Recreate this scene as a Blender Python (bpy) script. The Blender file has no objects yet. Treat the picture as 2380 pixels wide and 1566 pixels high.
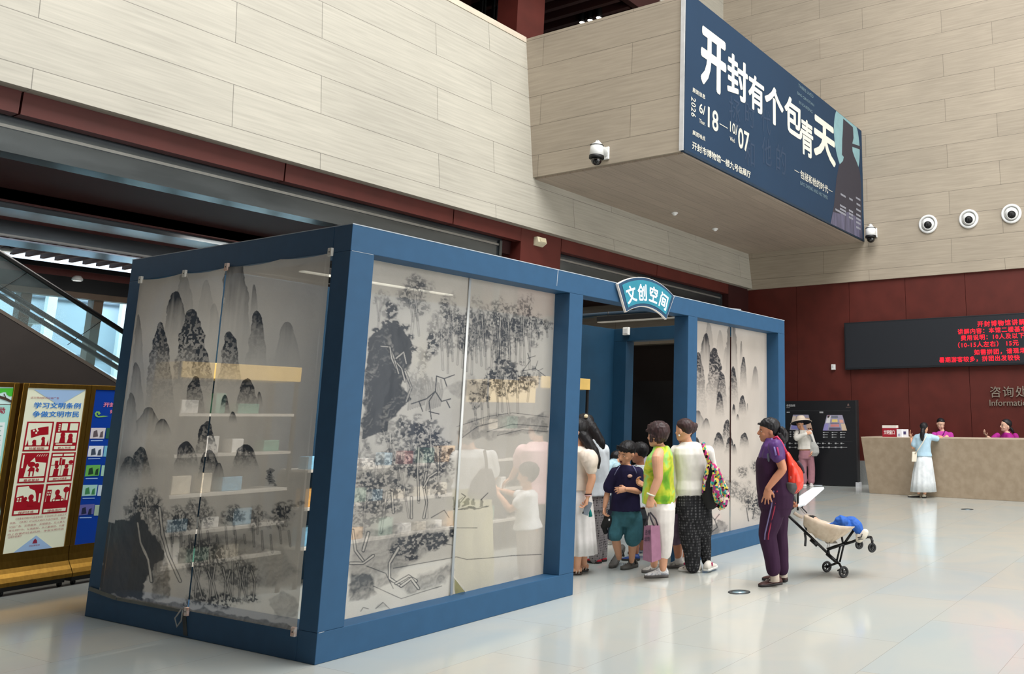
import bpy, bmesh, math, random
import numpy as np
from mathutils import Vector, Matrix, noise

random.seed(7)
S = bpy.context.scene
COL = S.collection

# ------------------------------------------------------------------ camera
F, CX, CY = 1971.6967, 1739.1373, 605.9074          # focal length and principal point, 2380x1566 frame
RR = ((0.479100338, -0.877760094, -0.000289306),    # camera right
      (0.160193529, 0.0877611248, -0.983176494),    # camera down
      (0.863018482, 0.470993845, 0.182657872))      # camera forward
CAM = Vector((-3.8854, -5.3804, 1.6))
cd = bpy.data.cameras.new('camera')
cam = bpy.data.objects.new('camera', cd)
COL.objects.link(cam)
cd.sensor_fit = 'HORIZONTAL'
cd.sensor_width = 36.0
cd.lens = F / 2380 * 36.0
cd.shift_x = -(CX - 1190) / 2380
cd.shift_y = (CY - 783) / 2380
cd.clip_start, cd.clip_end = 0.05, 200
cam.matrix_world = Matrix(((RR[0][0], -RR[1][0], -RR[2][0], CAM.x),
                           (RR[0][1], -RR[1][1], -RR[2][1], CAM.y),
                           (RR[0][2], -RR[1][2], -RR[2][2], CAM.z),
                           (0, 0, 0, 1)))
S.camera = cam

# ------------------------------------------------------------------ world, daylight, exposure
W = bpy.data.worlds.new('daylight')
S.world = W
W.use_nodes = True
bg = W.node_tree.nodes['Background']
bg.inputs['Color'].default_value = (0.86, 0.94, 1.0, 1)
bg.inputs['Strength'].default_value = 0.45
S.view_settings.view_transform = 'Standard'
S.view_settings.look = 'None'
S.view_settings.gamma = 1.0
S.view_settings.exposure = 0.15
S.view_settings.use_curve_mapping = False


def area_light(name, loc, size, size_y, power, color, rot=(0, 0, 0)):
    l = bpy.data.lights.new(name, 'AREA')
    l.shape = 'RECTANGLE'
    l.size, l.size_y, l.energy, l.color = size, size_y, power, color
    o = bpy.data.objects.new(name, l)
    o.location, o.rotation_euler = loc, rot
    COL.objects.link(o)
    return o


# the atrium's glazed roof, high over the hall
area_light('atrium_skylight', (1.5, -6.5, 19.0), 19, 14, 6800, (1.0, 0.985, 0.965))
# unseen light added behind the camera to brighten fronts and soffits
area_light('front_fill_light', (5.5, -15.8, 3.6), 19, 6.4, 1500, (0.97, 0.985, 1.0), (math.pi / 2, 0, 0))
# daylight outdoors beyond the escalator hall, then unseen lights added to lift the dark passage
area_light('outdoor_daylight', (6, 18.5, 9.5), 32, 5, 5200, (0.92, 0.97, 1.0), (0.5, 0, 0))
for lx in (-1.5, 4.5):
    area_light('passage_fill_light', (lx, 7.4, 4.56), 1.2, 0.3, 45, (1.0, 0.93, 0.85))
area_light('corridor_fill_light', (12.5, 8.5, 4.5), 1.2, 0.4, 45, (1.0, 0.9, 0.78))  # added as well, to brighten the unlit corridor end
area_light('escalator_hall_lamp', (3.0, 12.2, 4.58), 5.0, 0.5, 60, (1.0, 0.94, 0.88))

# ------------------------------------------------------------------ helpers


def ray(px, py):
    a, b = (px - CX) / F, (py - CY) / F
    return Vector([RR[0][i] * a + RR[1][i] * b + RR[2][i] for i in range(3)])


def at(px, py, X=None, Y=None, Z=None, D=None):
    """the point seen at photo position (px, py) on the plane X=, Y=, Z= or at depth D"""
    d = ray(px, py)
    if D is not None:
        t = D
    elif X is not None:
        t = (X - CAM.x) / d.x
    elif Y is not None:
        t = (Y - CAM.y) / d.y
    else:
        t = (Z - CAM.z) / d.z
    return CAM + d * t


def depth(p):
    return sum(RR[2][i] * (p[i] - CAM[i]) for i in range(3))


def lin(c):
    return tuple((v / 255 / 12.92 if v / 255 <= 0.04045 else ((v / 255 + 0.055) / 1.055) ** 2.4) for v in c)


MATS = {}


def mat(name, rgb, rough=0.6, metal=0.0, var=0.08, scale=6.0, spec=0.5, emit=0.0, bump=0.0, coat=0.0, stretch=None, rgb2=None, thr=None):
    """principled material whose colour drifts with a noise texture; rgb in 0..255 sRGB"""
    if name in MATS:
        return MATS[name]
    m = bpy.data.materials.new(name)
    m.use_nodes = True
    nt = m.node_tree
    b = nt.nodes['Principled BSDF']
    c = lin(rgb)
    tc = nt.nodes.new('ShaderNodeTexCoord')
    mp = nt.nodes.new('ShaderNodeMapping')
    nt.links.new(tc.outputs['Object'], mp.inputs['Vector'])
    if stretch:
        mp.inputs['Scale'].default_value = stretch
    nz = nt.nodes.new('ShaderNodeTexNoise')
    nz.inputs['Scale'].default_value = scale
    nz.inputs['Detail'].default_value = 4
    nt.links.new(mp.outputs['Vector'], nz.inputs['Vector'])
    rp = nt.nodes.new('ShaderNodeValToRGB')
    lo, hi = thr or (0.3, 0.7)
    rp.color_ramp.elements[0].position = lo
    rp.color_ramp.elements[1].position = hi
    if rgb2:
        c2 = lin(rgb2)
        rp.color_ramp.elements[0].color = (*c, 1)
        rp.color_ramp.elements[1].color = (*c2, 1)
    else:
        rp.color_ramp.elements[0].color = (*[v * (1 - var) for v in c], 1)
        rp.color_ramp.elements[1].color = (*[min(1, v * (1 + var)) for v in c], 1)
    nt.links.new(nz.outputs['Fac'], rp.inputs['Fac'])
    nt.links.new(rp.outputs['Color'], b.inputs['Base Color'])
    b.inputs['Roughness'].default_value = rough
    b.inputs['Metallic'].default_value = metal
    b.inputs['Specular IOR Level'].default_value = spec
    if coat:
        b.inputs['Coat Weight'].default_value = coat
        b.inputs['Coat Roughness'].default_value = 0.08
    if emit:
        nt.links.new(rp.outputs['Color'], b.inputs['Emission Color'])
        b.inputs['Emission Strength'].default_value = emit
    if bump:
        bp = nt.nodes.new('ShaderNodeBump')
        bp.inputs['Strength'].default_value = bump
        bp.inputs['Distance'].default_value = 0.02
        nt.links.new(nz.outputs['Fac'], bp.inputs['Height'])
        nt.links.new(bp.outputs['Normal'], b.inputs['Normal'])
    MATS[name] = m
    return m


class MB:
    """collects shapes and links them as one mesh object"""

    def __init__(s):
        s.v, s.f, s.smooth = [], [], []

    def add(s, vs, fs, sm=False):
        n = len(s.v)
        s.v += [tuple(v) for v in vs]
        s.f += [tuple(i + n for i in f) for f in fs]
        s.smooth += [sm] * len(fs)
        return s

    def box(s, x0, x1, y0, y1, z0, z1):
        x0, x1 = sorted((x0, x1)); y0, y1 = sorted((y0, y1)); z0, z1 = sorted((z0, z1))
        return s.add([(x0, y0, z0), (x1, y0, z0), (x1, y1, z0), (x0, y1, z0), (x0, y0, z1), (x1, y0, z1), (x1, y1, z1), (x0, y1, z1)],
                     [(3, 2, 1, 0), (4, 5, 6, 7), (0, 1, 5, 4), (1, 2, 6, 5), (2, 3, 7, 6), (3, 0, 4, 7)])

    def obox(s, o, a, b, c):
        """box from corner o with edge vectors a, b, c"""
        o, a, b, c = Vector(o), Vector(a), Vector(b), Vector(c)
        vs = [o, o + a, o + a + b, o + b, o + c, o + a + c, o + a + b + c, o + b + c]
        fs = [(3, 2, 1, 0), (4, 5, 6, 7), (0, 1, 5, 4), (1, 2, 6, 5), (2, 3, 7, 6), (3, 0, 4, 7)]
        if a.cross(b).dot(c) < 0:
            fs = [f[::-1] for f in fs]
        return s.add(vs, fs)

    def prism(s, poly, vec):
        """closed polygon (3-D points) swept by vec"""
        n = len(poly)
        p = [Vector(q) for q in poly]
        vec = Vector(vec)
        nrm = Vector((0, 0, 0))
        for i in range(n):
            nrm += p[i].cross(p[(i + 1) % n])
        if nrm.dot(vec) < 0:
            p = p[::-1]
        vs = p + [q + vec for q in p]
        fs = [tuple(range(n))[::-1], tuple(range(n, 2 * n))] + [(i, (i + 1) % n, (i + 1) % n + n, i + n) for i in range(n)]
        return s.add(vs, fs)

    def loft(s, rings, cap=True, closed=False):
        n = len(rings[0])
        vs = [p for r in rings for p in r]
        fs = []
        k = len(rings)
        for a in range(k if closed else k - 1):
            b = (a + 1) % k
            for i in range(n):
                j = (i + 1) % n
                fs.append((a * n + i, a * n + j, b * n + j, b * n + i))
        if cap and not closed:
            fs.append(tuple(range(n))[::-1])
            fs.append(tuple(range((k - 1) * n, k * n)))
        return s.add(vs, fs, True)

    def tube(s, pts, rad, seg=10, flat=1.0, up=None, closed=False):
        """round bar through pts; rad is a number or one per point; flat squashes it along up"""
        pts = [Vector(p) for p in pts]
        k = len(pts)
        if not hasattr(rad, '__len__'):
            rad = [rad] * k
        rings = []
        u = None
        for i in range(k):
            if closed:
                t = pts[(i + 1) % k] - pts[i - 1]
            else:
                t = pts[min(i + 1, k - 1)] - pts[max(i - 1, 0)]
            t = t.normalized()
            if up is not None:
                w = Vector(up) - t * Vector(up).dot(t)
                u = w.normalized()
            elif u is None:
                ref = Vector((0, 0, 1)) if abs(t.z) < 0.9 else Vector((1, 0, 0))
                u = (ref - t * ref.dot(t)).normalized()
            else:
                u = (u - t * u.dot(t)).normalized()
            v = t.cross(u)
            rings.append([pts[i] + u * (math.sin(a) * rad[i] * flat) + v * (math.cos(a) * rad[i]) for a in [2 * math.pi * q / seg for q in range(seg)]])
        return s.loft([r[::-1] for r in rings], closed=closed)

    def sphere(s, c, r, seg=16, rings=10, sx=1, sy=1, sz=1, ax=None):
        c = Vector(c)
        ax = ax or (Vector((1, 0, 0)), Vector((0, 1, 0)), Vector((0, 0, 1)))
        rs = []
        for i in range(1, rings):
            th = math.pi * i / rings
            rs.append([c + ax[0] * (r * sx * math.sin(th) * math.cos(2 * math.pi * q / seg)) + ax[1] * (r * sy * math.sin(th) * math.sin(2 * math.pi * q / seg)) - ax[2] * (r * sz * math.cos(th)) for q in range(seg)])
        return s.loft(rs)

    def disc(s, c, n, r, seg=24, thick=0.01, r2=None):
        """short cylinder from c along n"""
        n = Vector(n).normalized()
        return s.tube([Vector(c), Vector(c) + n * thick], [r, r2 if r2 is not None else r], seg)

    def lathe(s, c, n, prof, seg=24):
        """profile of (distance along n, radius) turned about n"""
        n = Vector(n).normalized()
        c = Vector(c)
        ref = Vector((0, 0, 1)) if abs(n.z) < 0.9 else Vector((1, 0, 0))
        u = (ref - n * ref.dot(n)).normalized()
        v = n.cross(u)
        return s.loft([[c + n * h + u * (math.cos(2 * math.pi * q / seg) * r) + v * (math.sin(2 * math.pi * q / seg) * r) for q in range(seg)] for h, r in prof])

    def quad(s, a, b, c, d):
        return s.add([a, b, c, d], [(0, 1, 2, 3)])

    def text(s, body, o, right, up, size, bold=0.0, wide=1.0, align='LEFT', lift=0.0, space=1.0, shear=0.0):
        """flat lettering; o is the left foot of the line, size the letter height"""
        cu = bpy.data.curves.new('t', 'FONT')
        cu.body = body
        cu.align_x = align
        cu.shear = shear
        cu.space_character = space
        cu.resolution_u = 3
        ob = bpy.data.objects.new('t', cu)
        COL.objects.link(ob)
        me = bpy.data.meshes.new_from_object(ob.evaluated_get(bpy.context.evaluated_depsgraph_get()))
        o, right, up = Vector(o), Vector(right).normalized(), Vector(up).normalized()
        nrm = right.cross(up)
        fs = [tuple(p.vertices) for p in me.polygons]
        shifts = [(0, 0)] if not bold else [(bold * math.cos(q), bold * math.sin(q)) for q in [2 * math.pi * i / 10 for i in range(10)]]
        for j, (ax, ay) in enumerate(shifts):          # heavier strokes: the same letter laid down in a ring
            s.add([o + right * ((v.co.x + ax) * size * wide) + up * ((v.co.y + ay) * size) + nrm * (lift + j * 4e-5) for v in me.vertices], fs)
        bpy.data.objects.remove(ob)
        bpy.data.curves.remove(cu)
        bpy.data.meshes.remove(me)
        return s

    def fit(s, body, O, U, V, u0, u1, v0, v1, bold=0.0, lift=0.0, shear=0.0):
        """lettering stretched to fill the box u0..u1, v0..v1 on the plane O + u U + v V"""
        t = MB().text(body, (0, 0, 0), (1, 0, 0), (0, 1, 0), 1.0, bold, shear=shear)
        xs, ys = [p[0] for p in t.v], [p[1] for p in t.v]
        a, b, c, d = min(xs), max(xs), min(ys), max(ys)
        O, U, V = Vector(O), Vector(U), Vector(V)
        n = U.cross(V).normalized()
        return s.add([O + U * (u0 + (p[0] - a) / max(b - a, 1e-6) * (u1 - u0)) + V * (v0 + (p[1] - c) / max(d - c, 1e-6) * (v1 - v0)) + n * (lift + p[2]) for p in t.v], t.f)

    def poly(s, pts):
        return s.add(pts, [tuple(range(len(pts)))])

    def build(s, name, m, parent=None, bevel=0.0, **props):
        me = bpy.data.meshes.new(name)
        me.from_pydata([tuple(v) for v in s.v], [], s.f)
        me.polygons.foreach_set('use_smooth', s.smooth)
        me.update()
        if m:
            me.materials.append(m)
        return link(name, me, parent, bevel, **props)


def link(name, me, parent=None, bevel=0.0, **props):
    o = bpy.data.objects.new(name, me)
    COL.objects.link(o)
    if parent is not None:
        o.parent = parent
        if parent.parent is None:
            o.matrix_parent_inverse = Matrix.Translation(-parent.location)
    if bevel:
        md = o.modifiers.new('bevel', 'BEVEL')
        md.width = bevel
        md.segments = 2
        md.limit_method = 'ANGLE'
    for k, v in props.items():
        o[k] = v
    return o


def thing(name, label, category, loc, group=None):
    o = bpy.data.objects.new(name, None)
    o.location = loc
    o.empty_display_size = 0.1
    COL.objects.link(o)
    o['label'], o['category'] = label, category
    if group:
        o['group'] = group
    return o


def tag(o, label, category, group=None):
    o['label'], o['category'] = label, category
    if group:
        o['group'] = group
    return o


def struct(mb, name, m, bevel=0.0):
    return mb.build(name, m, None, bevel, kind='structure')


def vnoise(shape, cell, rng, octaves=1):
    """smooth random field in 0..1; cell = (rows, columns) of one blotch"""
    out = np.zeros(shape)
    amp, tot = 1.0, 0.0
    ch, cw = cell
    for _ in range(octaves):
        gh, gw = int(shape[0] / ch) + 3, int(shape[1] / cw) + 3
        g = rng.random((gh, gw))
        y = np.arange(shape[0]) / ch
        x = np.arange(shape[1]) / cw
        y0, x0 = y.astype(int), x.astype(int)
        fy, fx = y - y0, x - x0
        fy, fx = (fy * fy * (3 - 2 * fy))[:, None], (fx * fx * (3 - 2 * fx))[None, :]
        a = g[np.ix_(y0, x0)] * (1 - fx) + g[np.ix_(y0, x0 + 1)] * fx
        b = g[np.ix_(y0 + 1, x0)] * (1 - fx) + g[np.ix_(y0 + 1, x0 + 1)] * fx
        out += amp * (a * (1 - fy) + b * fy)
        tot += amp
        amp *= 0.5
        ch, cw = max(ch / 2, 1), max(cw / 2, 1)
    return out / tot
# ================================================================== the hall


def stone(name, axis, rgb, vein=0.10, row=0.6, brick=3.4, joint=0.42, rough=0.55, off=0.0):
    """honed travertine in long courses; axis is the horizontal direction of the wall"""
    m = bpy.data.materials.new(name)
    m.use_nodes = True
    nt = m.node_tree
    b = nt.nodes['Principled BSDF']
    N = nt.nodes.new
    geo = N('ShaderNodeNewGeometry')
    sep = N('ShaderNodeSeparateXYZ')
    nt.links.new(geo.outputs['Position'], sep.inputs[0])
    cmb = N('ShaderNodeCombineXYZ')
    zadd = N('ShaderNodeMath'); zadd.operation = 'ADD'; zadd.inputs[1].default_value = off
    nt.links.new(sep.outputs['Y' if axis == 'SOFFIT' else 'Z'], zadd.inputs[0])
    nt.links.new(sep.outputs['X' if axis in ('X', 'SOFFIT') else 'Y'], cmb.inputs[0])
    nt.links.new(zadd.outputs[0], cmb.inputs[1])
    br = N('ShaderNodeTexBrick')
    br.offset = 0.37
    br.inputs['Scale'].default_value = 1.0
    br.inputs['Mortar Size'].default_value = 0.0045
    br.inputs['Mortar Smooth'].default_value = 0.1
    br.inputs['Bias'].default_value = 0.0
    br.inputs['Brick Width'].default_value = brick
    br.inputs['Row Height'].default_value = row
    c = lin(rgb)
    br.inputs['Color1'].default_value = (*[v * 1.03 for v in c], 1)
    br.inputs['Color2'].default_value = (*[v * 0.95 for v in c], 1)
    br.inputs['Mortar'].default_value = (*[v * joint for v in c], 1)
    nt.links.new(cmb.outputs[0], br.inputs['Vector'])
    mp = N('ShaderNodeMapping')
    mp.inputs['Scale'].default_value = (1.3, 26.0, 1.0)
    nt.links.new(cmb.outputs[0], mp.inputs['Vector'])
    nz = N('ShaderNodeTexNoise')
    nz.inputs['Scale'].default_value = 1.0
    nz.inputs['Detail'].default_value = 6
    nz.inputs['Distortion'].default_value = 0.4
    nt.links.new(mp.outputs[0], nz.inputs['Vector'])
    big = N('ShaderNodeTexNoise')
    big.inputs['Scale'].default_value = 0.55
    big.inputs['Detail'].default_value = 3
    nt.links.new(cmb.outputs[0], big.inputs['Vector'])
    ra = N('ShaderNodeMapRange')
    ra.inputs['From Min'].default_value, ra.inputs['From Max'].default_value = 0.3, 0.7
    ra.inputs['To Min'].default_value, ra.inputs['To Max'].default_value = 1 - vein, 1 + vein
    nt.links.new(nz.outputs['Fac'], ra.inputs['Value'])
    rb = N('ShaderNodeMapRange')
    rb.inputs['From Min'].default_value, rb.inputs['From Max'].default_value = 0.3, 0.7
    rb.inputs['To Min'].default_value, rb.inputs['To Max'].default_value = 0.94, 1.05
    nt.links.new(big.outputs['Fac'], rb.inputs['Value'])
    mu = N('ShaderNodeMath'); mu.operation = 'MULTIPLY'
    nt.links.new(ra.outputs[0], mu.inputs[0]); nt.links.new(rb.outputs[0], mu.inputs[1])
    hs = N('ShaderNodeHueSaturation')
    nt.links.new(br.outputs['Color'], hs.inputs['Color'])
    nt.links.new(mu.outputs[0], hs.inputs['Value'])
    nt.links.new(hs.outputs[0], b.inputs['Base Color'])
    b.inputs['Roughness'].default_value = rough
    b.inputs['Specular IOR Level'].default_value = 0.3
    return m


STONE_X = stone('travertine along x', 'X', (172, 168, 156), off=-5.33 + 6.0)
STONE_Y = stone('travertine along y', 'Y', (162, 151, 135), off=-5.93 + 6.0)
STONE_S = stone('travertine soffit', 'SOFFIT', (176, 162, 148), row=0.3, brick=3.0, joint=0.6)
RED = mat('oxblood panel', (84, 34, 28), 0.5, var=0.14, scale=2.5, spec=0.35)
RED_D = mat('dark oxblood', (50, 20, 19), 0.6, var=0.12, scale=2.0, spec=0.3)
STEEL = mat('galvanised shutter steel', (92, 98, 102), 0.22, 0.8, var=0.25, scale=1.6, stretch=(0.6, 3, 3))
BLACK = mat('black paint', (14, 14, 16), 0.5, var=0.1)


def floor_material():
    m = bpy.data.materials.new('polished cream marble')
    m.use_nodes = True
    nt = m.node_tree
    b = nt.nodes['Principled BSDF']
    N = nt.nodes.new
    geo = N('ShaderNodeNewGeometry')
    br = N('ShaderNodeTexBrick')
    br.offset = 0.5
    br.inputs['Scale'].default_value = 1.0
    br.inputs['Mortar Size'].default_value = 0.0016
    br.inputs['Brick Width'].default_value = 1.6
    br.inputs['Row Height'].default_value = 0.8
    a, c = lin((180, 187, 187)), lin((187, 187, 181))
    br.inputs['Color1'].default_value = (*a, 1)
    br.inputs['Color2'].default_value = (*c, 1)
    br.inputs['Mortar'].default_value = (*lin((150, 150, 144)), 1)
    nt.links.new(geo.outputs['Position'], br.inputs['Vector'])
    nz = N('ShaderNodeTexNoise')
    nz.inputs['Scale'].default_value = 1.1
    nz.inputs['Detail'].default_value = 7
    nz.inputs['Distortion'].default_value = 1.2
    nt.links.new(geo.outputs['Position'], nz.inputs['Vector'])
    rp = N('ShaderNodeValToRGB')
    rp.color_ramp.elements[0].position, rp.color_ramp.elements[1].position = 0.35, 0.68
    rp.color_ramp.elements[0].color = (0.93, 0.96, 0.96, 1)
    rp.color_ramp.elements[1].color = (1.04, 1.0, 0.94, 1)
    nt.links.new(nz.outputs['Fac'], rp.inputs['Fac'])
    mx = N('ShaderNodeMix'); mx.data_type = 'RGBA'; mx.blend_type = 'MULTIPLY'
    mx.inputs['Factor'].default_value = 1.0
    nt.links.new(br.outputs['Color'], mx.inputs['A']); nt.links.new(rp.outputs['Color'], mx.inputs['B'])
    nt.links.new(mx.outputs['Result'], b.inputs['Base Color'])
    b.inputs['Roughness'].default_value = 0.13
    b.inputs['Specular IOR Level'].default_value = 0.55
    return m


MARBLE = floor_material()
struct(MB().box(-16, 20, -16, 22, -0.3, 0.0), 'floor', MARBLE)

# the rest of the hall: side and rear walls, and an unseen slab and wall added to shade the near left
struct(MB().box(-16.3, -16, -16, 6, 0, 19), 'wall_west', STONE_Y)
struct(MB().box(-16, 20, -16.3, -16, 0, 19), 'wall_front', STONE_X)
struct(MB().box(-16, -0.5, -16, 3.2, 6.2, 6.8), 'ceiling_added_shade', RED_D)
struct(MB().box(-16, -7.0, -16, 3.2, 0, 6.2), 'wall_added_shade', RED_D)

KB = 0.1226                      # the battered wall leans back this much per metre


def wy(z):
    return 5.53 + KB * (z - 5.085)


# left wall: battered stone hung above the openings
prof = [(5.53, 5.085), (5.69, 5.085), (5.69, 5.3), (wy(9.0) + 0.25, 9.0), (wy(9.0), 9.0)]
struct(MB().prism([(-14, y, z) for y, z in prof], (30.34, 0, 0)), 'wall_left', STONE_X)
prof = [(wy(8.9) - 0.012, 8.9), (wy(9.0) + 0.28, 8.9), (wy(9.0) + 0.28, 9.02), (wy(9.02) - 0.012, 9.02)]
struct(MB().prism([(-14, y, z) for y, z in prof], (21.8, 0, 0)), 'trim_1', mat('coping stone', (196, 184, 166), 0.5))

# back wall: stone above, oxblood panels below, grey plinth
XW = 16.337
struct(MB().box(XW, XW + 0.4, -14, 12, 5.06, 18), 'wall_back', STONE_Y)
mb = MB()
y = 5.72
while y > -14:
    mb.box(XW + 0.06, XW + 0.3, y, y - 1.49, 0.55, 5.06)
    y -= 1.5
struct(mb, 'wall_back_lower', RED)
struct(MB().box(XW, XW + 0.3, -14, 5.72, 0, 0.57), 'baseboard_back', mat('grey granite', (128, 130, 128), 0.4, var=0.1, scale=40))
struct(MB().box(XW + 0.05, XW + 0.4, 5.7, 12, 3.72, 5.06), 'wall_corridor_end', STONE_Y)
struct(MB().box(XW + 0.5, XW + 0.6, 5.7, 14, 0, 3.75), 'wall_corridor_recess', mat('dark brown lining', (34, 24, 20), 0.7))
struct(MB().box(16.0, 16.3, 6.4, 13.5, 0, 2.64), 'wall_corridor_screen', BLACK)
struct(MB().box(8.7, XW + 0.5, 13.4, 13.6, 0, 5).box(8.6, 8.75, 6.6, 13.5, 0, 5), 'wall_corridor_side', RED_D)

# balcony that juts out of the corner, with its soffit
X1, YB = 7.803, 2.28
struct(MB().box(X1, X1 + 0.25, YB, wy(9.0) + 0.2, 6.1, 8.99), 'wall_balcony_side', STONE_Y)
struct(MB().box(X1 + 0.2501, XW, YB, YB + 0.25, 6.1, 8.99), 'wall_balcony_front', STONE_X)
struct(MB().box(X1 + 0.06, XW, YB + 0.03, wy(6.08) + 0.15, 6.07, 6.2), 'ceiling_balcony_soffit', STONE_S)

# fascia, jambs and piers under the left wall
YF = 5.69
mb = MB()
for x0, x1 in ((-14, -9.02), (-9, -6.02), (-6, -3.02), (-3, -0.02), (0, 2.98), (3, 5.98), (6, 7.6), (8.72, 12), (12.02, 15.3)):
    mb.box(x0, x1, YF, YF + 0.16, 4.83, 5.09)
struct(mb, 'trim_2', RED)
struct(MB().box(7.6, 8.7, YF - 0.004, YF + 0.9, 0, 5.085), 'wall_pier', RED)
struct(MB().box(15.3, XW + 0.06, YF - 0.004, YF + 0.5, 0, 5.085), 'wall_pier_corner', RED_D)
# shutter boxes
def shutter(x0, x1, label):
    t = thing('roller_shutter', label, 'shutter', ((x0 + x1) / 2, YF + 0.3, 4.6), 'roller shutters under the stone wall')
    MB().box(x0, x1, YF + 0.2, YF + 0.24, 4.47, 4.86).build('shutter_curtain', STEEL, t)
    MB().box(x0, x1, YF + 0.18, YF + 0.25, 4.70, 4.735).build('bottom_rail', mat('worn aluminium', (150, 150, 146), 0.4, 0.6), t)
    MB().box(x0, x1, YF + 0.2, YF + 0.5, 4.44, 4.47).build('lower_lip', STEEL, t)
    for xx in ((x0 + 0.03,) if x0 > 0 else ()) + (x1 - 0.05,):
        MB().box(xx - 0.03, xx + 0.03, YF + 0.16, YF + 0.26, 3.0, 4.8).build('guide_rail', STEEL, t)
    return t


shutter(-14, 7.32, 'half-open grey steel roller shutter above the wide opening on the left')
shutter(8.72, 15.28, 'dusty grey steel roller shutter behind the blue booth, right of the red pier')
# passage ceiling between the two beams, far beam with its own shutter
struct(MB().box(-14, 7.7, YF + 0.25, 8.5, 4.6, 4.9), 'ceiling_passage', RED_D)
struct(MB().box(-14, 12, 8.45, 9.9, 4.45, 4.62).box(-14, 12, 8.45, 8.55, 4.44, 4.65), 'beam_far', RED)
t = thing('roller_shutter', 'blue-lit galvanised shutter box on the far beam above the escalator', 'shutter', (0, 10, 4.3), 'roller shutters under the stone wall')
MB().box(-14, 8, 8.6, 9.2, 4.37, 4.45).build('shutter_hood', STEEL, t)
MB().box(-14, 8, 9.9, 9.96, 4.24, 4.5).build('shutter_curtain', STEEL, t)
MB().box(-14, 8, 9.86, 9.96, 4.215, 4.24).build('bottom_rail', mat('worn aluminium', (150, 150, 146), 0.4, 0.6), t)
MB().box(-14, 8, 9.9, 10.5, 4.17, 4.19).build('lower_lip', mat('bright steel', (150, 156, 170), 0.22, 0.9, var=0.25, scale=1.2), t)
struct(MB().box(-14, 8, 9.96, 10.6, 4.5, 5.2), 'wall_far_beam', RED_D)

# escalator hall beyond: slatted ceiling, round beam, leaning mullions and glass
mb = MB()
x = -6.0
while x < 9.5:
    mb.box(x, x + 0.06, 10.5, 14.2, 4.62, 4.80)
    x += 0.235
mb.build('slatted_ceiling', mat('brown timber slat', (112, 70, 62), 0.6, var=0.1), None, kind='structure')
struct(MB().box(-14, 12, 10.5, 15.5, 5.0, 5.2), 'ceiling_escalator_hall', mat('ceiling black', (20, 16, 16), 0.8))
struct(MB().tube([(-14, 14.6, 4.45), (12, 14.6, 4.45)], 0.125, 16), 'beam_round', mat('red-brown steel', (120, 70, 66), 0.5))
MULL = mat('bronze mullion', (112, 92, 74), 0.5, var=0.08)
mb = MB()
for xx in (1.15, 2.36, 3.57, 4.79, 6.0, 7.2, 8.4):
    mb.prism([(xx, 14.55, 4.4), (xx + 0.17, 14.55, 4.4), (xx + 0.17, 14.8, 4.4), (xx, 14.8, 4.4)], (0.35, 0.85, -4.4))
mb.box(-4, 12, 14.52, 14.75, 3.98, 4.1)
mb.box(-4, 12, 14.56, 14.7, 2.0, 2.06)
struct(mb, 'window_frame', MULL)
glass = bpy.data.materials.new('clear facade glass')
glass.use_nodes = True
nt = glass.node_tree
gb = nt.nodes['Principled BSDF']
gb.inputs['Base Color'].default_value = (0.9, 0.97, 0.98, 1)
gb.inputs['Roughness'].default_value = 0.02
gb.inputs['IOR'].default_value = 1.45
tr = nt.nodes.new('ShaderNodeBsdfTransparent')
tr.inputs['Color'].default_value = (0.82, 0.93, 0.95, 1)
mx = nt.nodes.new('ShaderNodeMixShader')
nzg = nt.nodes.new('ShaderNodeTexNoise')
nzg.inputs['Scale'].default_value = 0.8
mrg = nt.nodes.new('ShaderNodeMapRange')
mrg.inputs['To Min'].default_value, mrg.inputs['To Max'].default_value = 0.06, 0.12
nt.links.new(nzg.outputs['Fac'], mrg.inputs['Value'])
nt.links.new(mrg.outputs[0], mx.inputs['Fac'])
nt.links.new(tr.outputs[0], mx.inputs[1])
nt.links.new(gb.outputs[0], mx.inputs[2])
nt.links.new(mx.outputs[0], nt.nodes['Material Output'].inputs['Surface'])
struct(MB().box(-4, 12, 14.72, 14.74, 0, 4.0), 'window_1', glass)
struct(MB().box(-14, 12, 14.5, 15.3, 4.1, 4.62), 'wall_window_header', mat('header black', (10, 11, 14), 0.6))
struct(MB().box(-14, -4, 14.5, 15.0, 0, 5.0).box(12, 12.3, 9, 15, 0, 5.0), 'wall_escalator_hall', RED_D)
# outdoors beyond the glass: pale facade with white fins
struct(MB().box(-6, 26, 24.0, 24.5, -0.5, 6.8), 'wall_outdoor', mat('pale blue-grey facade', (176, 190, 206), 0.6, var=0.03, scale=0.6))
mb = MB()
for xx in np.arange(0, 22, 1.9):
    mb.box(xx, xx + 0.22, 23.6, 23.8, -0.5, 6.8)
mb.build('facade_fins', mat('white fin', (236, 240, 240), 0.5), None, kind='structure')
mb = MB()
for zz in (1.6, 3.4, 5.0):
    mb.box(-6, 26, 23.9, 24.0, zz, zz + 0.05)
mb.build('facade_joints', mat('facade joint', (110, 122, 138), 0.6), None, kind='structure')
struct(MB().box(-20, 30, 15.2, 24, -0.35, -0.02), 'ground_outdoor', mat('pale paving', (196, 204, 204), 0.7))

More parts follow.
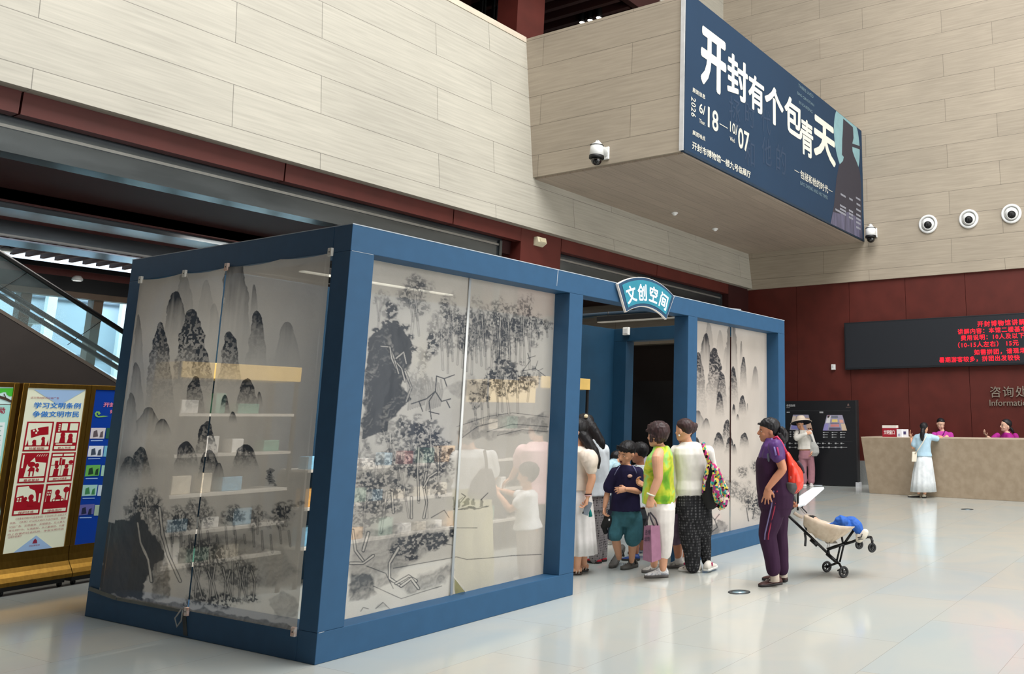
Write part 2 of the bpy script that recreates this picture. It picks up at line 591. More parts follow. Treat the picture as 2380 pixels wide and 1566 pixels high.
# the gallery above: red column, slatted ceiling with downlights, dark lining
cx0, cx1 = at(1201, 60, Y=7.4).x, at(1264, 60, Y=7.4).x
struct(MB().box(cx0, cx1, 7.4, 8.0, 5.2, 14), 'column_gallery', RED)
mb = MB()
x = 8.6
while x < 16.2:
    mb.box(x, x + 0.12, 6.7, 10.6, 11.72, 11.95)
    x += 0.42
mb.build('slatted_ceiling', mat('dark timber slat', (66, 36, 34), 0.6, var=0.1), None, kind='structure')
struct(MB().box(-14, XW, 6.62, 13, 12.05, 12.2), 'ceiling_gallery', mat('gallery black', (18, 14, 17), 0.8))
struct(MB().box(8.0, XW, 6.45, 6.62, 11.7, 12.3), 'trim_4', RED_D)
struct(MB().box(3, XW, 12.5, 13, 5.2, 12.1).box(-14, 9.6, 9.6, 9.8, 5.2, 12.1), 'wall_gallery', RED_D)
mb = MB()
for px in (1120, 1127, 1148, 1155):
    xx = at(px, 20, Y=9.5).x
    mb.box(xx, xx + 0.04, 9.5, 9.58, 5.2, 12)
struct(mb, 'trim_3', STEEL)
struct(MB().box(-14, XW, 6.5, 6.9, 12.25, 20), 'wall_left_upper', STONE_X)
struct(MB().box(-14, XW, 6.35, 12, 4.95, 5.2), 'floor_gallery', RED_D)
for k, (px, py) in enumerate(((1353, 48), (1372, 43), (1392, 37))):
    p = at(px, py, Z=11.66)
    t = thing('downlight', ('leftmost', 'middle', 'rightmost')[k] + ' of the three small lit downlights in the gallery ceiling above the balcony', 'lamp', p, 'downlights in the gallery ceiling')
    MB().lathe(p, (0, 0, -1), [(-0.4, 0.05), (0, 0.085), (0.05, 0.085), (0.05, 0.07)], 20).build('housing', BLACK, t)
    MB().disc(p + Vector((0, 0, -0.05)), (0, 0, -1), 0.066, 20, 0.006).build('lens', mat('lit lens', (255, 246, 232), 0.4, emit=6.0), t)
# ================================================================== the blue exhibition booth
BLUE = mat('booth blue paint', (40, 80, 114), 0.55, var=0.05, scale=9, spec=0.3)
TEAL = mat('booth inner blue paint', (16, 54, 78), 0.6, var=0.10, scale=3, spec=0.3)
booth = thing('exhibition_booth', 'large blue-framed gift shop booth with ink landscape windows standing on the marble floor', 'booth', (3.53, 1.48, 0))
BL, BD, BH, BT = 7.063, 2.98, 2.99, 0.2


def bpart(name, x0, x1, y0, y1, z0, z1, m=BLUE, bevel=0.004):
    return MB().box(x0, x1, y0, y1, z0, z1).build(name, m, booth, bevel)


for x0 in (0.0, 2.39, 4.505, BL - BT):
    bpart('front_post', x0, x0 + BT, 0, BT, BT, BH - BT)
bpart('top_beam', 0, BL, 0, BT, BH - BT + 0.0005, BH)
bpart('bottom_beam', 0, 2.59, 0, BT, 0, BT - 0.0005)
bpart('bottom_beam', 4.505, BL, 0, BT, 0, BT - 0.0005)
for x0 in (0.0,):
    bpart('top_beam', x0, x0 + BT, BT + 0.0005, BD, BH - BT + 0.0005, BH)
    bpart('bottom_beam', x0, x0 + BT, BT + 0.0005, BD, 0, BT - 0.0005)
    bpart('rear_post', x0, x0 + BT, BD - BT, BD, BT, BH - BT)
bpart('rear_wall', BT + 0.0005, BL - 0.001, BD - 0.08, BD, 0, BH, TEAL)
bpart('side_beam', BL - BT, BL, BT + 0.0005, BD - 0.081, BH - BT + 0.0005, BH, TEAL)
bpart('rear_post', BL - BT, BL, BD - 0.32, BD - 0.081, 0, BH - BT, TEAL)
# painted-over joints and scuffs on the frame
chalk = mat('bare board edge', (170, 178, 186), 0.8)
mb = MB()
mb.prism([(2.205, -0.002, 2.985), (2.212, -0.002, 2.985), (2.206, -0.002, 2.93), (2.2, -0.002, 2.83), (2.196, -0.002, 2.83), (2.2, -0.002, 2.93)], (0, 0.004, 0))
mb.box(0.01, 0.19, -0.0015, 0.002, 2.788, 2.791).box(0.01, 0.05, -0.0015, 0.002, 0.197, 0.2)
mb.box(0, BL, -0.0015, 0.003, BH - 0.006, BH + 0.001).box(-0.0015, 0.003, 0, BD, BH - 0.005, BH + 0.001)
mb.build('paint_chip', chalk, booth)

# ---------------------------------------------------------------- ink landscapes printed on translucent film


def film_material(name, clear):
    m = bpy.data.materials.new(name)
    m.use_nodes = True
    nt = m.node_tree
    b = nt.nodes['Principled BSDF']
    N = nt.nodes.new
    at_ = N('ShaderNodeAttribute')
    at_.attribute_name = 'ink'
    geo = N('ShaderNodeNewGeometry')
    nz = N('ShaderNodeTexNoise')
    nz.inputs['Scale'].default_value = 160
    nt.links.new(geo.outputs['Position'], nz.inputs['Vector'])
    mr = N('ShaderNodeMapRange')
    mr.inputs['To Min'].default_value, mr.inputs['To Max'].default_value = 0.93, 1.07
    nt.links.new(nz.outputs['Fac'], mr.inputs['Value'])
    hs = N('ShaderNodeHueSaturation')
    nt.links.new(at_.outputs['Color'], hs.inputs['Color'])
    nt.links.new(mr.outputs[0], hs.inputs['Value'])
    nt.links.new(hs.outputs[0], b.inputs['Base Color'])
    b.inputs['Roughness'].default_value = 0.28
    b.inputs['Specular IOR Level'].default_value = 0.4
    tr = N('ShaderNodeBsdfTransparent')
    mx = N('ShaderNodeMixShader')
    ma = N('ShaderNodeMath'); ma.operation = 'MULTIPLY_ADD'        # printed areas let less through
    ma.inputs[1].default_value, ma.inputs[2].default_value = -0.75 * clear, clear
    nt.links.new(at_.outputs['Alpha'], ma.inputs[0])
    nt.links.new(ma.outputs[0], mx.inputs['Fac'])
    tl = N('ShaderNodeBsdfTranslucent')                       # daylight inside the booth glows through the film
    nt.links.new(hs.outputs[0], tl.inputs['Color'])
    m2 = N('ShaderNodeMixShader')
    m2.inputs['Fac'].default_value = 0.32
    nt.links.new(b.outputs[0], m2.inputs[1])
    nt.links.new(tl.outputs[0], m2.inputs[2])
    nt.links.new(m2.outputs[0], mx.inputs[1])
    nt.links.new(tr.outputs[0], mx.inputs[2])
    nt.links.new(mx.outputs[0], nt.nodes['Material Output'].inputs['Surface'])
    return m


class Ink:
    """a sheet of film as a grid; ink is laid on in the sheet's own grid, measured off the photograph"""

    def __init__(s, origin, du, dv, nu, nv, seed):
        s.o, s.du, s.dv, s.nu, s.nv = Vector(origin), Vector(du), Vector(dv), nu, nv
        s.rng = np.random.default_rng(seed)
        u, v = np.meshgrid(np.linspace(0, 1, nu), np.linspace(0, 1, nv))
        P = [s.o[i] + u * s.du[i] + v * s.dv[i] for i in range(3)]
        q = [P[i] - CAM[i] for i in range(3)]
        c = [sum(RR[k][i] * q[i] for i in range(3)) for k in range(3)]
        s.x, s.y = CX + F * c[0] / c[2], CY + F * c[1] / c[2]
        s.P = P
        s.ink = np.zeros((nv, nu))
        s.tint = np.zeros((nv, nu, 3))
        g = nv / 540
        s.paper = vnoise((nv, nu), (90 * g, 26 * g), s.rng, 4)
        s.fine = vnoise((nv, nu), (2.2 * g, 2.2 * g), s.rng, 2)
        s.leaf = vnoise((nv, nu), (3.4 * g, 3.0 * g), s.rng, 2)
        s.mid = vnoise((nv, nu), (22 * g, 12 * g), s.rng, 4)
        s.vert = vnoise((nv, nu), (60 * g, 4 * g), s.rng, 3)
        s.edge = vnoise((nv, nu), (14 * g, 14 * g), s.rng, 4) - 0.5

    def lay(s, a):
        s.ink = 1 - (1 - s.ink) * (1 - np.clip(a, 0, 1))

    def lift(s, a):
        s.ink = s.ink * (1 - np.clip(a, 0, 1))

    def peak(s, x, top, base, hw, dark, power=0.45, lean=0.0, leafy=0.0):
        """a mountain rising out of mist"""
        t = (s.y - top) / (base - top)
        cx = x + lean * t * hw
        w = hw * np.clip(t, 0, 3) ** power * (1 + 0.12 * s.edge)
        d = np.abs(s.x - cx + s.edge * hw * 0.35) / np.maximum(w, 0.5)
        inside = np.clip((1 - d) * hw / 2.2, 0, 1) * (t > 0)
        fade = np.clip(1.12 - t, 0, 1) ** 1.3
        rim = np.exp(-((1 - d) * hw / 5.0).clip(0) )
        crown = np.exp(-t * 5)
        tex = 0.45 + 0.75 * s.vert * (0.5 + s.mid) + 0.4 * rim + 0.35 * crown
        if leafy:
            tex = tex * (1 - leafy) + leafy * (0.45 + 1.1 * (s.leaf > 0.47) * (0.6 + 0.5 * s.fine))
        s.lift(inside * np.clip(1.6 - 1.6 * t, 0, 1) * 0.9)
        s.lay(inside * fade * dark * tex)

    def canopy(s, x, y, rx, ry, dark, dots=0.5):
        """a clump of leaves: a soft wash under fine dabs"""
        d = np.sqrt(((s.x - x) / rx) ** 2 + ((s.y - y) / ry) ** 2) + s.edge * 1.1
        soft = np.clip((1.1 - d) * 1.8, 0, 1)
        dab = np.clip((s.leaf * 0.75 + 0.4 * s.fine - 0.64 + 0.16 * soft + (dots - 0.5) * 0.3) * 9, 0, 1)
        a = np.clip(soft * dark * (0.24 + 0.66 * dab), 0, 1)
        hi, lo = np.maximum(s.ink, a), np.minimum(s.ink, a)
        s.ink = 1 - (1 - hi) * (1 - 0.22 * lo)

    def tree(s, x, y, h, w, dark, seed=0, bend=0.1):
        """trunk, forked branches and a crown made of several clumps; all in photo pixels"""
        r = random.Random(seed)
        bx = r.uniform(-bend, bend) * h
        p = [(x, y), (x + bx * .4, y - h * .3), (x + bx * .7, y - h * .55), (x + bx, y - h * .8)]
        n = max(4, int(w / 6))
        for _ in range(n * 2):
            a, q = r.uniform(0, 6.283), r.uniform(.1, 1) ** .5
            s.canopy(x + bx + math.cos(a) * q * w * .5, y - h * .72 + math.sin(a) * q * h * .34, w * r.uniform(.18, .30), h * r.uniform(.08, .15), dark * r.uniform(.6, 1.0))
        s.trunk(p, max(1.1, w * .028), .34)
        for sg in (-1, 1):
            s.trunk([p[1 + (sg > 0)], (p[2][0] + sg * w * .16, y - h * .68), (p[2][0] + sg * w * .26, y - h * .86)], max(.8, w * .014), .32)

    def trunk(s, pts, w, dark=0.65, light=True):
        """a trunk or branch along pts: pale body with inked outline"""
        best = np.full(s.ink.shape, 1e9)
        for (x0, y0), (x1, y1) in zip(pts[:-1], pts[1:]):
            dx, dy = x1 - x0, y1 - y0
            t = np.clip(((s.x - x0) * dx + (s.y - y0) * dy) / (dx * dx + dy * dy + 1e-6), 0, 1)
            best = np.minimum(best, np.hypot(s.x - x0 - t * dx, s.y - y0 - t * dy))
        best = best + s.edge * w * 0.8
        if light:
            s.lay(dark * np.clip(1.6 - np.abs(best - w) / 1.3, 0, 1))
            s.lift(np.clip((w - best) / 1.5, 0, 1) * 0.85)
        else:
            s.lay(dark * np.clip((w - best) / 1.2 + 0.6, 0, 1))

    def mass(s, poly, dark, vein=0.5, soft=3.0, lightness=0.0):
        """a rock or bank inside a polygon"""
        ins = np.zeros(s.ink.shape, bool)
        n = len(poly)
        jx, jy = s.x + s.edge * 22, s.y + np.roll(s.edge, 17, 1) * 22
        dmin = np.full(s.ink.shape, 1e9)
        for i in range(n):
            (x0, y0), (x1, y1) = poly[i], poly[(i + 1) % n]
            c = (y0 > jy) != (y1 > jy)
            ins ^= c & (jx < (x1 - x0) * (jy - y0) / ((y1 - y0) if y1 != y0 else 1e-6) + x0)
            dx, dy = x1 - x0, y1 - y0
            t = np.clip(((jx - x0) * dx + (jy - y0) * dy) / (dx * dx + dy * dy + 1e-6), 0, 1)
            dmin = np.minimum(dmin, np.hypot(jx - x0 - t * dx, jy - y0 - t * dy))
        a = ins * np.clip(dmin / soft, 0, 1)
        st = 0.5 + 0.5 * np.sin((jx * 0.5 + jy * 0.9 + 60 * s.mid) * 0.35)
        s.lift(a * lightness)
        s.lay(a * dark * (1 - vein + vein * (0.3 * st + 0.9 * s.mid + 0.3 * s.fine)))

    def wash(s, x, y, rx, ry, a):
        s.lay(a * np.exp(-((s.x - x) / rx) ** 2 - ((s.y - y) / ry) ** 2) * (0.6 + 0.8 * s.mid))

    def stain(s, x, y, rx, ry, col, a):
        g = a * np.exp(-((s.x - x) / rx) ** 2 - ((s.y - y) / ry) ** 2) * (0.4 + s.mid)
        s.tint += g[..., None] * np.array(col)

    def sheet(s, name, m, parent, paper, u0=0.0, u1=1.0, offset=None, curl=None, extra=None):
        i0, i1 = int(round(u0 * (s.nu - 1))), int(round(u1 * (s.nu - 1)))
        col = np.array(lin(paper))[None, None, :] * (0.90 + 0.2 * s.paper)[..., None]
        ink = np.array(lin((44, 49, 57)))
        k = np.clip(s.ink * 1.35, 0, 0.97)[..., None]
        col = np.clip(col * (1 - k) + ink * k + s.tint * (1 - 0.6 * k), 0.004, 1)
        off = np.zeros(s.ink.shape) if offset is None else offset
        n = np.cross(np.array(s.dv), np.array(s.du)); n = n / np.linalg.norm(n)
        P = np.stack([s.P[j] + off * n[j] for j in range(3)], -1)
        P, col = P[:, i0:i1 + 1], col[:, i0:i1 + 1]
        if curl:
            P = curl(P)
        h, w = P.shape[:2]
        me = bpy.data.meshes.new(name)
        idx = np.arange(h * w).reshape(h, w)
        fs = np.stack([idx[:-1, :-1], idx[1:, :-1], idx[1:, 1:], idx[:-1, 1:]], -1).reshape(-1, 4)
        me.vertices.add(h * w)
        me.vertices.foreach_set('co', P.reshape(-1))
        me.loops.add(len(fs) * 4)
        me.loops.foreach_set('vertex_index', fs.reshape(-1))
        me.polygons.add(len(fs))
        me.polygons.foreach_set('loop_start', np.arange(0, len(fs) * 4, 4))
        me.polygons.foreach_set('loop_total', np.full(len(fs), 4))
        me.polygons.foreach_set('use_smooth', np.ones(len(fs), bool))
        ca = me.color_attributes.new('ink', 'FLOAT_COLOR', 'POINT')
        ca.data.foreach_set('color', np.concatenate([col, k[:, i0:i1 + 1]], -1).reshape(-1).astype(np.float32))
        me.update()
        me.materials.append(m)
        return link(name, me, parent)


def karst(k, f):
    """the karst peaks that the side window and the right-hand window share; f maps side-window positions to the sheet"""
    for x, top, base, hw, d, lf in (
            (548, 560, 830, 34, 0.62, 0.0), (591, 661, 755, 10, 0.42, 0), (427, 636, 790, 26, 0.24, 0), (480, 648, 760, 20, 0.2, 0),
            (500, 705, 790, 14, 0.2, 0), (410, 677, 800, 27, 0.66, 0), (670, 748, 850, 27, 0.34, 0), (322, 730, 900, 14, 0.4, 0),
            (598, 722, 850, 22, 0.72, 0.2), (372, 748, 960, 30, 0.72, 0.45), (447, 718, 905, 40, 0.92, 0.7), (535, 770, 905, 26, 0.82, 0.5),
            (470, 800, 930, 26, 0.7, 0.5), (318, 842, 960, 16, 0.42, 0), (304, 912, 1010, 16, 0.45, 0),
            (453, 874, 965, 22, 0.78, 0.4), (576, 879, 955, 24, 0.85, 0.4), (604, 910, 945, 7, 0.5, 0), (522, 917, 962, 12, 0.85, 0.4),
            (541, 956, 982, 10, 0.7, 0), (345, 946, 1010, 28, 0.55, 0), (377, 973, 1010, 20, 0.6, 0),
            (480, 978, 1075, 26, 0.85, 0.6), (433, 1025, 1090, 27, 0.85, 0.4), (571, 1032, 1092, 30, 0.88, 0.4), (486, 1045, 1110, 26, 0.95, 0.4),
            (510, 1075, 1120, 14, 0.6, 0), (328, 1038, 1110, 24, 0.8, 0.5), (300, 1060, 1120, 24, 0.5, 0.3)):
        x1, t1 = f(x, top)
        _, b1 = f(x, base)
        sc = (f(x + 10, top)[0] - f(x - 10, top)[0]) / 20
        k.peak(x1, t1, b1, hw * sc * 1.18, d, leafy=lf)


# --- side window (facing the camera's left)
k = Ink((-0.006, 2.79, 2.795), (0, -2.58, 0), (0, 0, -2.605), 400, 740, 11)
karst(k, lambda x, y: (x, y))
for j in range(6):                                             # pagoda
    k.mass([(620 + j * 1.2, 1098 + j * 6), (631, 1092 + j * 6), (642 - j * 0.0, 1098 + j * 6), (637, 1103 + j * 6), (625, 1103 + j * 6)], 0.5, 0.2, 1)
for x, y, rx, ry, d in ((350, 1170, 34, 38, .6), (365, 1200, 24, 40, .55), (318, 1165, 10, 22, .55), (310, 1200, 20, 25, .7), (420, 1215, 40, 30, .6), (470, 1190, 35, 30, .5), (545, 1200, 34, 24, .6), (600, 1205, 30, 30, .5),
                        (668, 1190, 28, 28, .75), (640, 1215, 40, 16, .6), (705, 1170, 14, 10, .5), (480, 1300, 60, 55, .5), (560, 1350, 50, 30, .45), (520, 1395, 75, 22, .85), (585, 1390, 22, 20, .8), (460, 1390, 40, 25, .7)):
    k.canopy(x, y, rx, ry, d)
for j, (x, y, h, w, d) in enumerate(((350, 1250, 110, 66, .6), (322, 1250, 90, 40, .6), (420, 1270, 90, 60, .55), (470, 1260, 100, 60, .5), (545, 1240, 60, 50, .55), (600, 1240, 60, 44, .5), (668, 1222, 56, 54, .7), (450, 1370, 110, 60, .5), (490, 1380, 120, 70, .5), (540, 1390, 110, 70, .5), (575, 1385, 80, 50, .5), (400, 1300, 100, 50, .5))):
    k.tree(x, y, h, w, d, 200 + j)
k.mass([(240, 1215), (300, 1205), (330, 1180), (352, 1240), (385, 1290), (350, 1330), (330, 1395), (228, 1375), (230, 1290)], 0.93, 0.35, 4)
k.mass([(345, 1240), (372, 1250), (392, 1310), (400, 1390), (350, 1395), (345, 1320)], 0.55, 0.8, 5)
k.mass([(430, 1260), (520, 1235), (660, 1270), (700, 1330), (640, 1370), (520, 1360), (430, 1330)], 0.3, 0.9, 10)
k.mass([(620, 1390), (660, 1370), (700, 1400), (690, 1430), (640, 1440)], 0.35, 0.7, 4)
k.trunk([(322, 1215), (328, 1260), (345, 1300), (352, 1350)], 3)
k.trunk([(372, 1180), (378, 1240), (392, 1290), (420, 1350)], 3)
for j in range(14):
    x = 400 + j * 21
    k.trunk([(x, 1225 + 9 * (j % 3)), (x + 3, 1262 + 7 * (j % 4))], 1.2, 0.4)
for j in range(9):
    x = 450 + j * 17
    k.trunk([(x, 1310 + (j % 3) * 8), (x + 8 - (j % 2) * 14, 1350), (x + 4, 1392)], 1.6, 0.5)
k.wash(300, 1075, 70, 24, 0.35)
k.wash(480, 1250, 220, 26, 0.3)
k.mass([(222, 1366), (300, 1380), (420, 1405), (560, 1430), (690, 1455), (690, 1470), (500, 1440), (300, 1400), (222, 1382)], 0.55, 0.5, 3)
k.stain(388, 1345, 26, 50, (0.16, 0.09, 0.0), 0.5)
k.stain(560, 1300, 150, 50, (0.10, 0.07, 0.0), 0.4)
side_film = film_material('printed film, side window', 0.24)
Vg, Ug = np.meshgrid(np.linspace(0, 1, k.nv), np.linspace(0, 1, k.nu), indexing='ij')
sag = 0.006 * np.sin(Ug * 9 + Vg * 4) * np.sin(Vg * 5 + 1) + 0.004 * (k.mid - 0.5)
sag = np.where((Ug < 0.02) | (Ug > 0.98), 0, sag)


def scallop(P):
    P = P.copy()
    h = P.shape[0]
    v = np.linspace(0, 1, h)[:, None]
    u = (2.79 - P[..., 1]) / 2.58
    P[..., 2] -= np.clip(1 - v * 20, 0, 1) * 0.018 * np.abs(np.sin(u * math.pi * 3.9))
    return P


PAPER = (216, 210, 200)
cut0, cut1 = (2.79 - 1.512) / 2.58, (2.79 - 1.488) / 2.58
k.sheet('film_sheet', side_film, booth, PAPER, 0, cut0, np.abs(sag), scallop)
k.sheet('film_sheet', side_film, booth, PAPER, cut1, 1, np.abs(sag), scallop)

# --- large front window
k = Ink((0.19, 0.185, 2.80), (2.21, 0, 0), (0, 0, -2.61), 400, 740, 23)


def fz(x, y):
    return 780 + x / 1.7017, 580 + y / 1.7017


def fp(*pts):
    return [fz(*p) for p in pts]


def C(x, y, rx, ry, d, dots=0.5):
    k.canopy(*fz(x, y), rx / 1.7, ry / 1.7, d, dots)


def T(x, y, h, w, d, seed, bend=.1):
    X_, Y_ = fz(x, y)
    k.tree(X_, Y_, h / 1.7, w / 1.7, d, seed, bend)


k.wash(*fz(600, 380), 130, 90, .16)
k.wash(*fz(560, 620), 150, 60, .14)
k.wash(*fz(250, 980), 120, 120, .14)
# the misty grove
for j, x in enumerate(range(425, 770, 19)):
    T(x, 440 + (x * 7 % 60), 190 + (x * 13 % 70), 62 + (x * 5 % 30), .40 + .03 * (x % 7), 100 + j, .05)
for j, (x, y, h, w, d) in enumerate(((300, 350, 220, 120, .55), (330, 340, 200, 90, .5), (165, 330, 160, 70, .42), (800, 352, 75, 70, .55), (838, 345, 60, 44, .6), (515, 480, 210, 80, .62), (640, 450, 230, 96, .52), (690, 440, 220, 80, .45), (590, 420, 200, 80, .4))):
    T(x, y, h, w, d, j)
k.mass(fp((480, 510), (560, 490), (620, 560), (560, 600), (500, 590), (420, 560)), 0.34, 0.7, 6)
k.mass(fp((470, 720), (540, 660), (660, 640), (760, 660), (845, 640), (845, 730), (700, 740), (600, 755), (480, 745)), 0.40, 0.9, 6)
for p in (((480, 700), (600, 660), (700, 645), (842, 662)), ((600, 720), (700, 690), (842, 700)), ((500, 745), (560, 700), (640, 680)), ((640, 735), (740, 712), (842, 720))):
    k.trunk(fp(*p), .7, 0.5, False)
for j, (x, y, h, w, d) in enumerate(((580, 688, 190, 84, .85), (606, 668, 150, 66, .85), (640, 656, 180, 80, .8), (686, 650, 200, 104, .8), (722, 645, 200, 90, .8), (556, 690, 120, 60, .85), (760, 600, 130, 70, .6), (660, 640, 220, 70, .7))):
    T(x, y, h, w, d, 40 + j)
for p in (((740, 480), (770, 440), (760, 410)), ((760, 430), (790, 420)), ((740, 480), (790, 470), (830, 500)), ((790, 470), (800, 440)), ((800, 480), (820, 470))):
    k.trunk(fp(*p), .8, 0.6, False)
# the great overhanging cliff
k.mass(fp((150, 320), (200, 285), (250, 280), (300, 340), (312, 410), (285, 470), (270, 520), (300, 590), (250, 650), (205, 710), (110, 760), (96, 700), (115, 520), (125, 390)), 0.80, 0.55, 4, 0.4)
k.mass(fp((205, 310), (262, 300), (304, 350), (310, 420), (290, 500), (262, 440), (225, 390)), 0.72, 0.3, 4)
k.mass(fp((118, 560), (180, 470), (230, 470), (255, 530), (220, 590), (150, 660), (105, 720)), 0.42, 0.9, 4)
for j in range(9):
    o = j * 18
    k.trunk(fp((120 + o * .3, 480 + o), (180 + o * .3, 520 + o * .6), (240 + o * .1, 470 + o)), .7, .35, False)
C(225, 240, 30, 40, .95, 0.7)
C(212, 215, 22, 22, .9, 0.7)
C(380, 380, 26, 60, .8)
C(365, 420, 24, 34, .6)
for x, y in ((170, 320), (200, 296), (235, 288), (270, 310), (295, 345), (305, 395)):
    C(x, y, 26, 20, .9, .6)
for p in (((180, 382), (215, 385), (235, 440), (262, 470), (275, 520)), ((215, 385), (222, 430), (240, 470)), ((275, 480), (300, 545), (280, 600)), ((240, 430), (270, 405), (280, 450)), ((235, 440), (250, 490))):
    k.trunk(fp(*p), 2.0, 0.6)
for j in range(16):
    x = 282 + j * 9
    k.trunk(fp((x, 500 + (j * 17 % 30)), (x + 6, 560), (x - 4, 610 + (j * 23 % 26))), .8, 0.36)
for x, y, rx, ry in ((345, 430, 34, 60), (340, 520, 50, 50), (320, 560, 40, 40)):
    C(x, y, rx, ry, .42)
for p in (((400, 500), (430, 510), (470, 495)), ((400, 500), (395, 560), (420, 600)), ((395, 560), (370, 600), (380, 670)), ((420, 600), (455, 590)), ((370, 640), (410, 650)), ((430, 510), (440, 540)), ((440, 600), (452, 625)), ((300, 610), (360, 590), (395, 560)), ((330, 600), (345, 640))):
    k.trunk(fp(*p), 1.1, 0.75, False)
k.stain(*fz(340, 430), 20, 50, (0.12, 0.09, 0.02), 0.4)
# lower left wood
for j, (x, y, h, w, d) in enumerate(((225, 860, 170, 120, .6), (300, 850, 190, 110, .7), (240, 960, 200, 120, .6), (330, 1000, 300, 120, .75), (362, 1060, 330, 130, .8), (410, 930, 190, 120, .82), (290, 1060, 220, 90, .7), (110, 900, 160, 80, .55), (150, 1000, 180, 150, .62), (110, 1120, 210, 120, .66), (180, 1120, 200, 130, .66), (380, 800, 120, 120, .66))):
    T(x, y, h, w, d, 60 + j, .14)
for x, y, rx, ry, d in ((280, 800, 50, 40, .6), (400, 860, 75, 65, .55), (330, 880, 50, 60, .55), (400, 950, 55, 45, .7)):
    C(x, y, rx, ry, d)
for x, y, rx, ry in ((150, 900, 80, 60), (130, 1000, 70, 60), (110, 1060, 56, 50), (180, 1040, 60, 50)):
    C(x, y, rx, ry, .5, 0.4)
for p in (((330, 780), (325, 880), (330, 990)), ((360, 880), (350, 940), (362, 1000), (350, 1060)), ((300, 980), (300, 1060)), ((225, 960), (230, 1040)), ((400, 880), (370, 900), (350, 940))):
    k.trunk(fp(*p), 2.2, 0.6)
k.mass(fp((90, 1110), (250, 1080), (330, 1060), (450, 1090), (440, 1170), (300, 1250), (220, 1330), (60, 1380), (50, 1260)), 0.42, 0.9, 8)
k.mass(fp((60, 1270), (140, 1280), (170, 1350), (120, 1390), (50, 1400)), 0.62, 0.6, 6)
k.mass(fp((230, 1330), (450, 1230), (480, 1270), (400, 1340), (300, 1370)), 0.48, 0.8, 8)
for x, y, rx, ry in ((350, 1150, 80, 40), (420, 1140, 45, 36), (280, 1180, 70, 46), (300, 1215, 40, 20), (460, 1120, 20, 30), (380, 1180, 50, 20), (240, 1195, 30, 20)):
    C(x, y, rx, ry, .88, 0.6)
for p in (((250, 1180), (215, 1240), (215, 1300), (260, 1330)), ((240, 1320), (290, 1290), (320, 1310)), ((70, 1110), (80, 1190), (110, 1230)), ((130, 1120), (110, 1190)), ((60, 1240), (110, 1240), (150, 1210)), ((260, 1330), (300, 1300), (330, 1340))):
    k.trunk(fp(*p), 2.6, 0.65)
for p in (((380, 1060), (430, 1030), (450, 1060)), ((100, 1430), (110, 1415), (130, 1420)), ((160, 1420), (190, 1395), (215, 1420)), ((450, 1100), (560, 1100)), ((230, 1260), (480, 1215), (520, 1225), (600, 1220), (700, 1210), (815, 1205)), ((420, 1160), (470, 1170)), ((150, 1330), (260, 1380), (420, 1330)), ((120, 1250), (200, 1280), (230, 1340))):
    k.trunk(fp(*p), .9, 0.6, False)
k.mass(fp((160, 1420), (175, 1398), (195, 1395), (215, 1420)), .3, .5, 2)
# the ferry with its passengers
k.mass(fp((455, 1012), (500, 1022), (560, 1020), (607, 1008), (600, 1022), (540, 1035), (470, 1032)), 0.6, 0.4, 2)
for x in (466, 492, 515, 538, 575):
    k.mass(fp((x - 9, 1016), (x - 5, 985), (x + 4, 975), (x + 9, 990), (x + 11, 1016)), 0.5, 0.3, 1.5)
k.trunk(fp((575, 990), (604, 962)), 1.0, 0.7, False)
k.trunk(fp((495, 1000), (515, 975), (500, 965)), 1.0, 0.6, False)
k.stain(*fz(520, 1000), 30, 14, (0.06, 0.07, -0.05), 0.6)
k.stain(*fz(380, 760), 60, 70, (-0.02, -0.01, 0.03), 0.6)
front_film = film_material('printed film, front window', 0.36)
Vg, Ug = np.meshgrid(np.linspace(0, 1, k.nv), np.linspace(0, 1, k.nu), indexing='ij')
cut = (1.30 - 0.19) / 2.21
wob = 0.006 * np.sin(Ug * 21) * Vg + 0.003 * (k.mid - 0.5)


def corner_curl(P):
    """the right-hand sheet's lower left corner has come loose"""
    P = P.copy()
    h, w = P.shape[:2]
    v = np.linspace(0, 1, h)[:, None]
    u = np.linspace(0, 1, w)[None, :]
    a = np.clip(1 - u * 6 - (1 - v) * 14, 0, 1) ** 1.3
    P[..., 1] -= a * 0.10
    P[..., 0] += a * 0.07
    P[..., 2] += a * 0.05
    return P


k.sheet('film_sheet', front_film, booth, PAPER, 0, cut, -np.abs(wob))
k.sheet('film_sheet', front_film, booth, PAPER, cut, 1, -np.abs(wob), corner_curl)
MB().tube([(1.30, 0.178, 2.79), (1.30, 0.178, 0.2)], 0.014, 8, 0.3, (0, 1, 0)).build('clear_tape', mat('milky tape', (206, 208, 206), 0.3), booth)

# --- right-hand front window
k = Ink((4.70, 0.185, 2.80), (2.17, 0, 0), (0, 0, -2.61), 190, 460, 37)
A = ((4.0, 0.0),)


def rmap(x, y):
    """side-window position -> right-window position (the same print, seen further off)"""
    p = at(x, y, X=-0.006)
    u, v = (2.79 - p.y) / 2.58, (2.795 - p.z) / 2.605
    q = Vector((4.70 + 2.17 * u, 0.185, 2.80 - 2.61 * v)) - CAM
    c = [sum(RR[i][j] * q[j] for j in range(3)) for i in range(3)]
    return CX + F * c[0] / c[2], CY + F * c[1] / c[2]


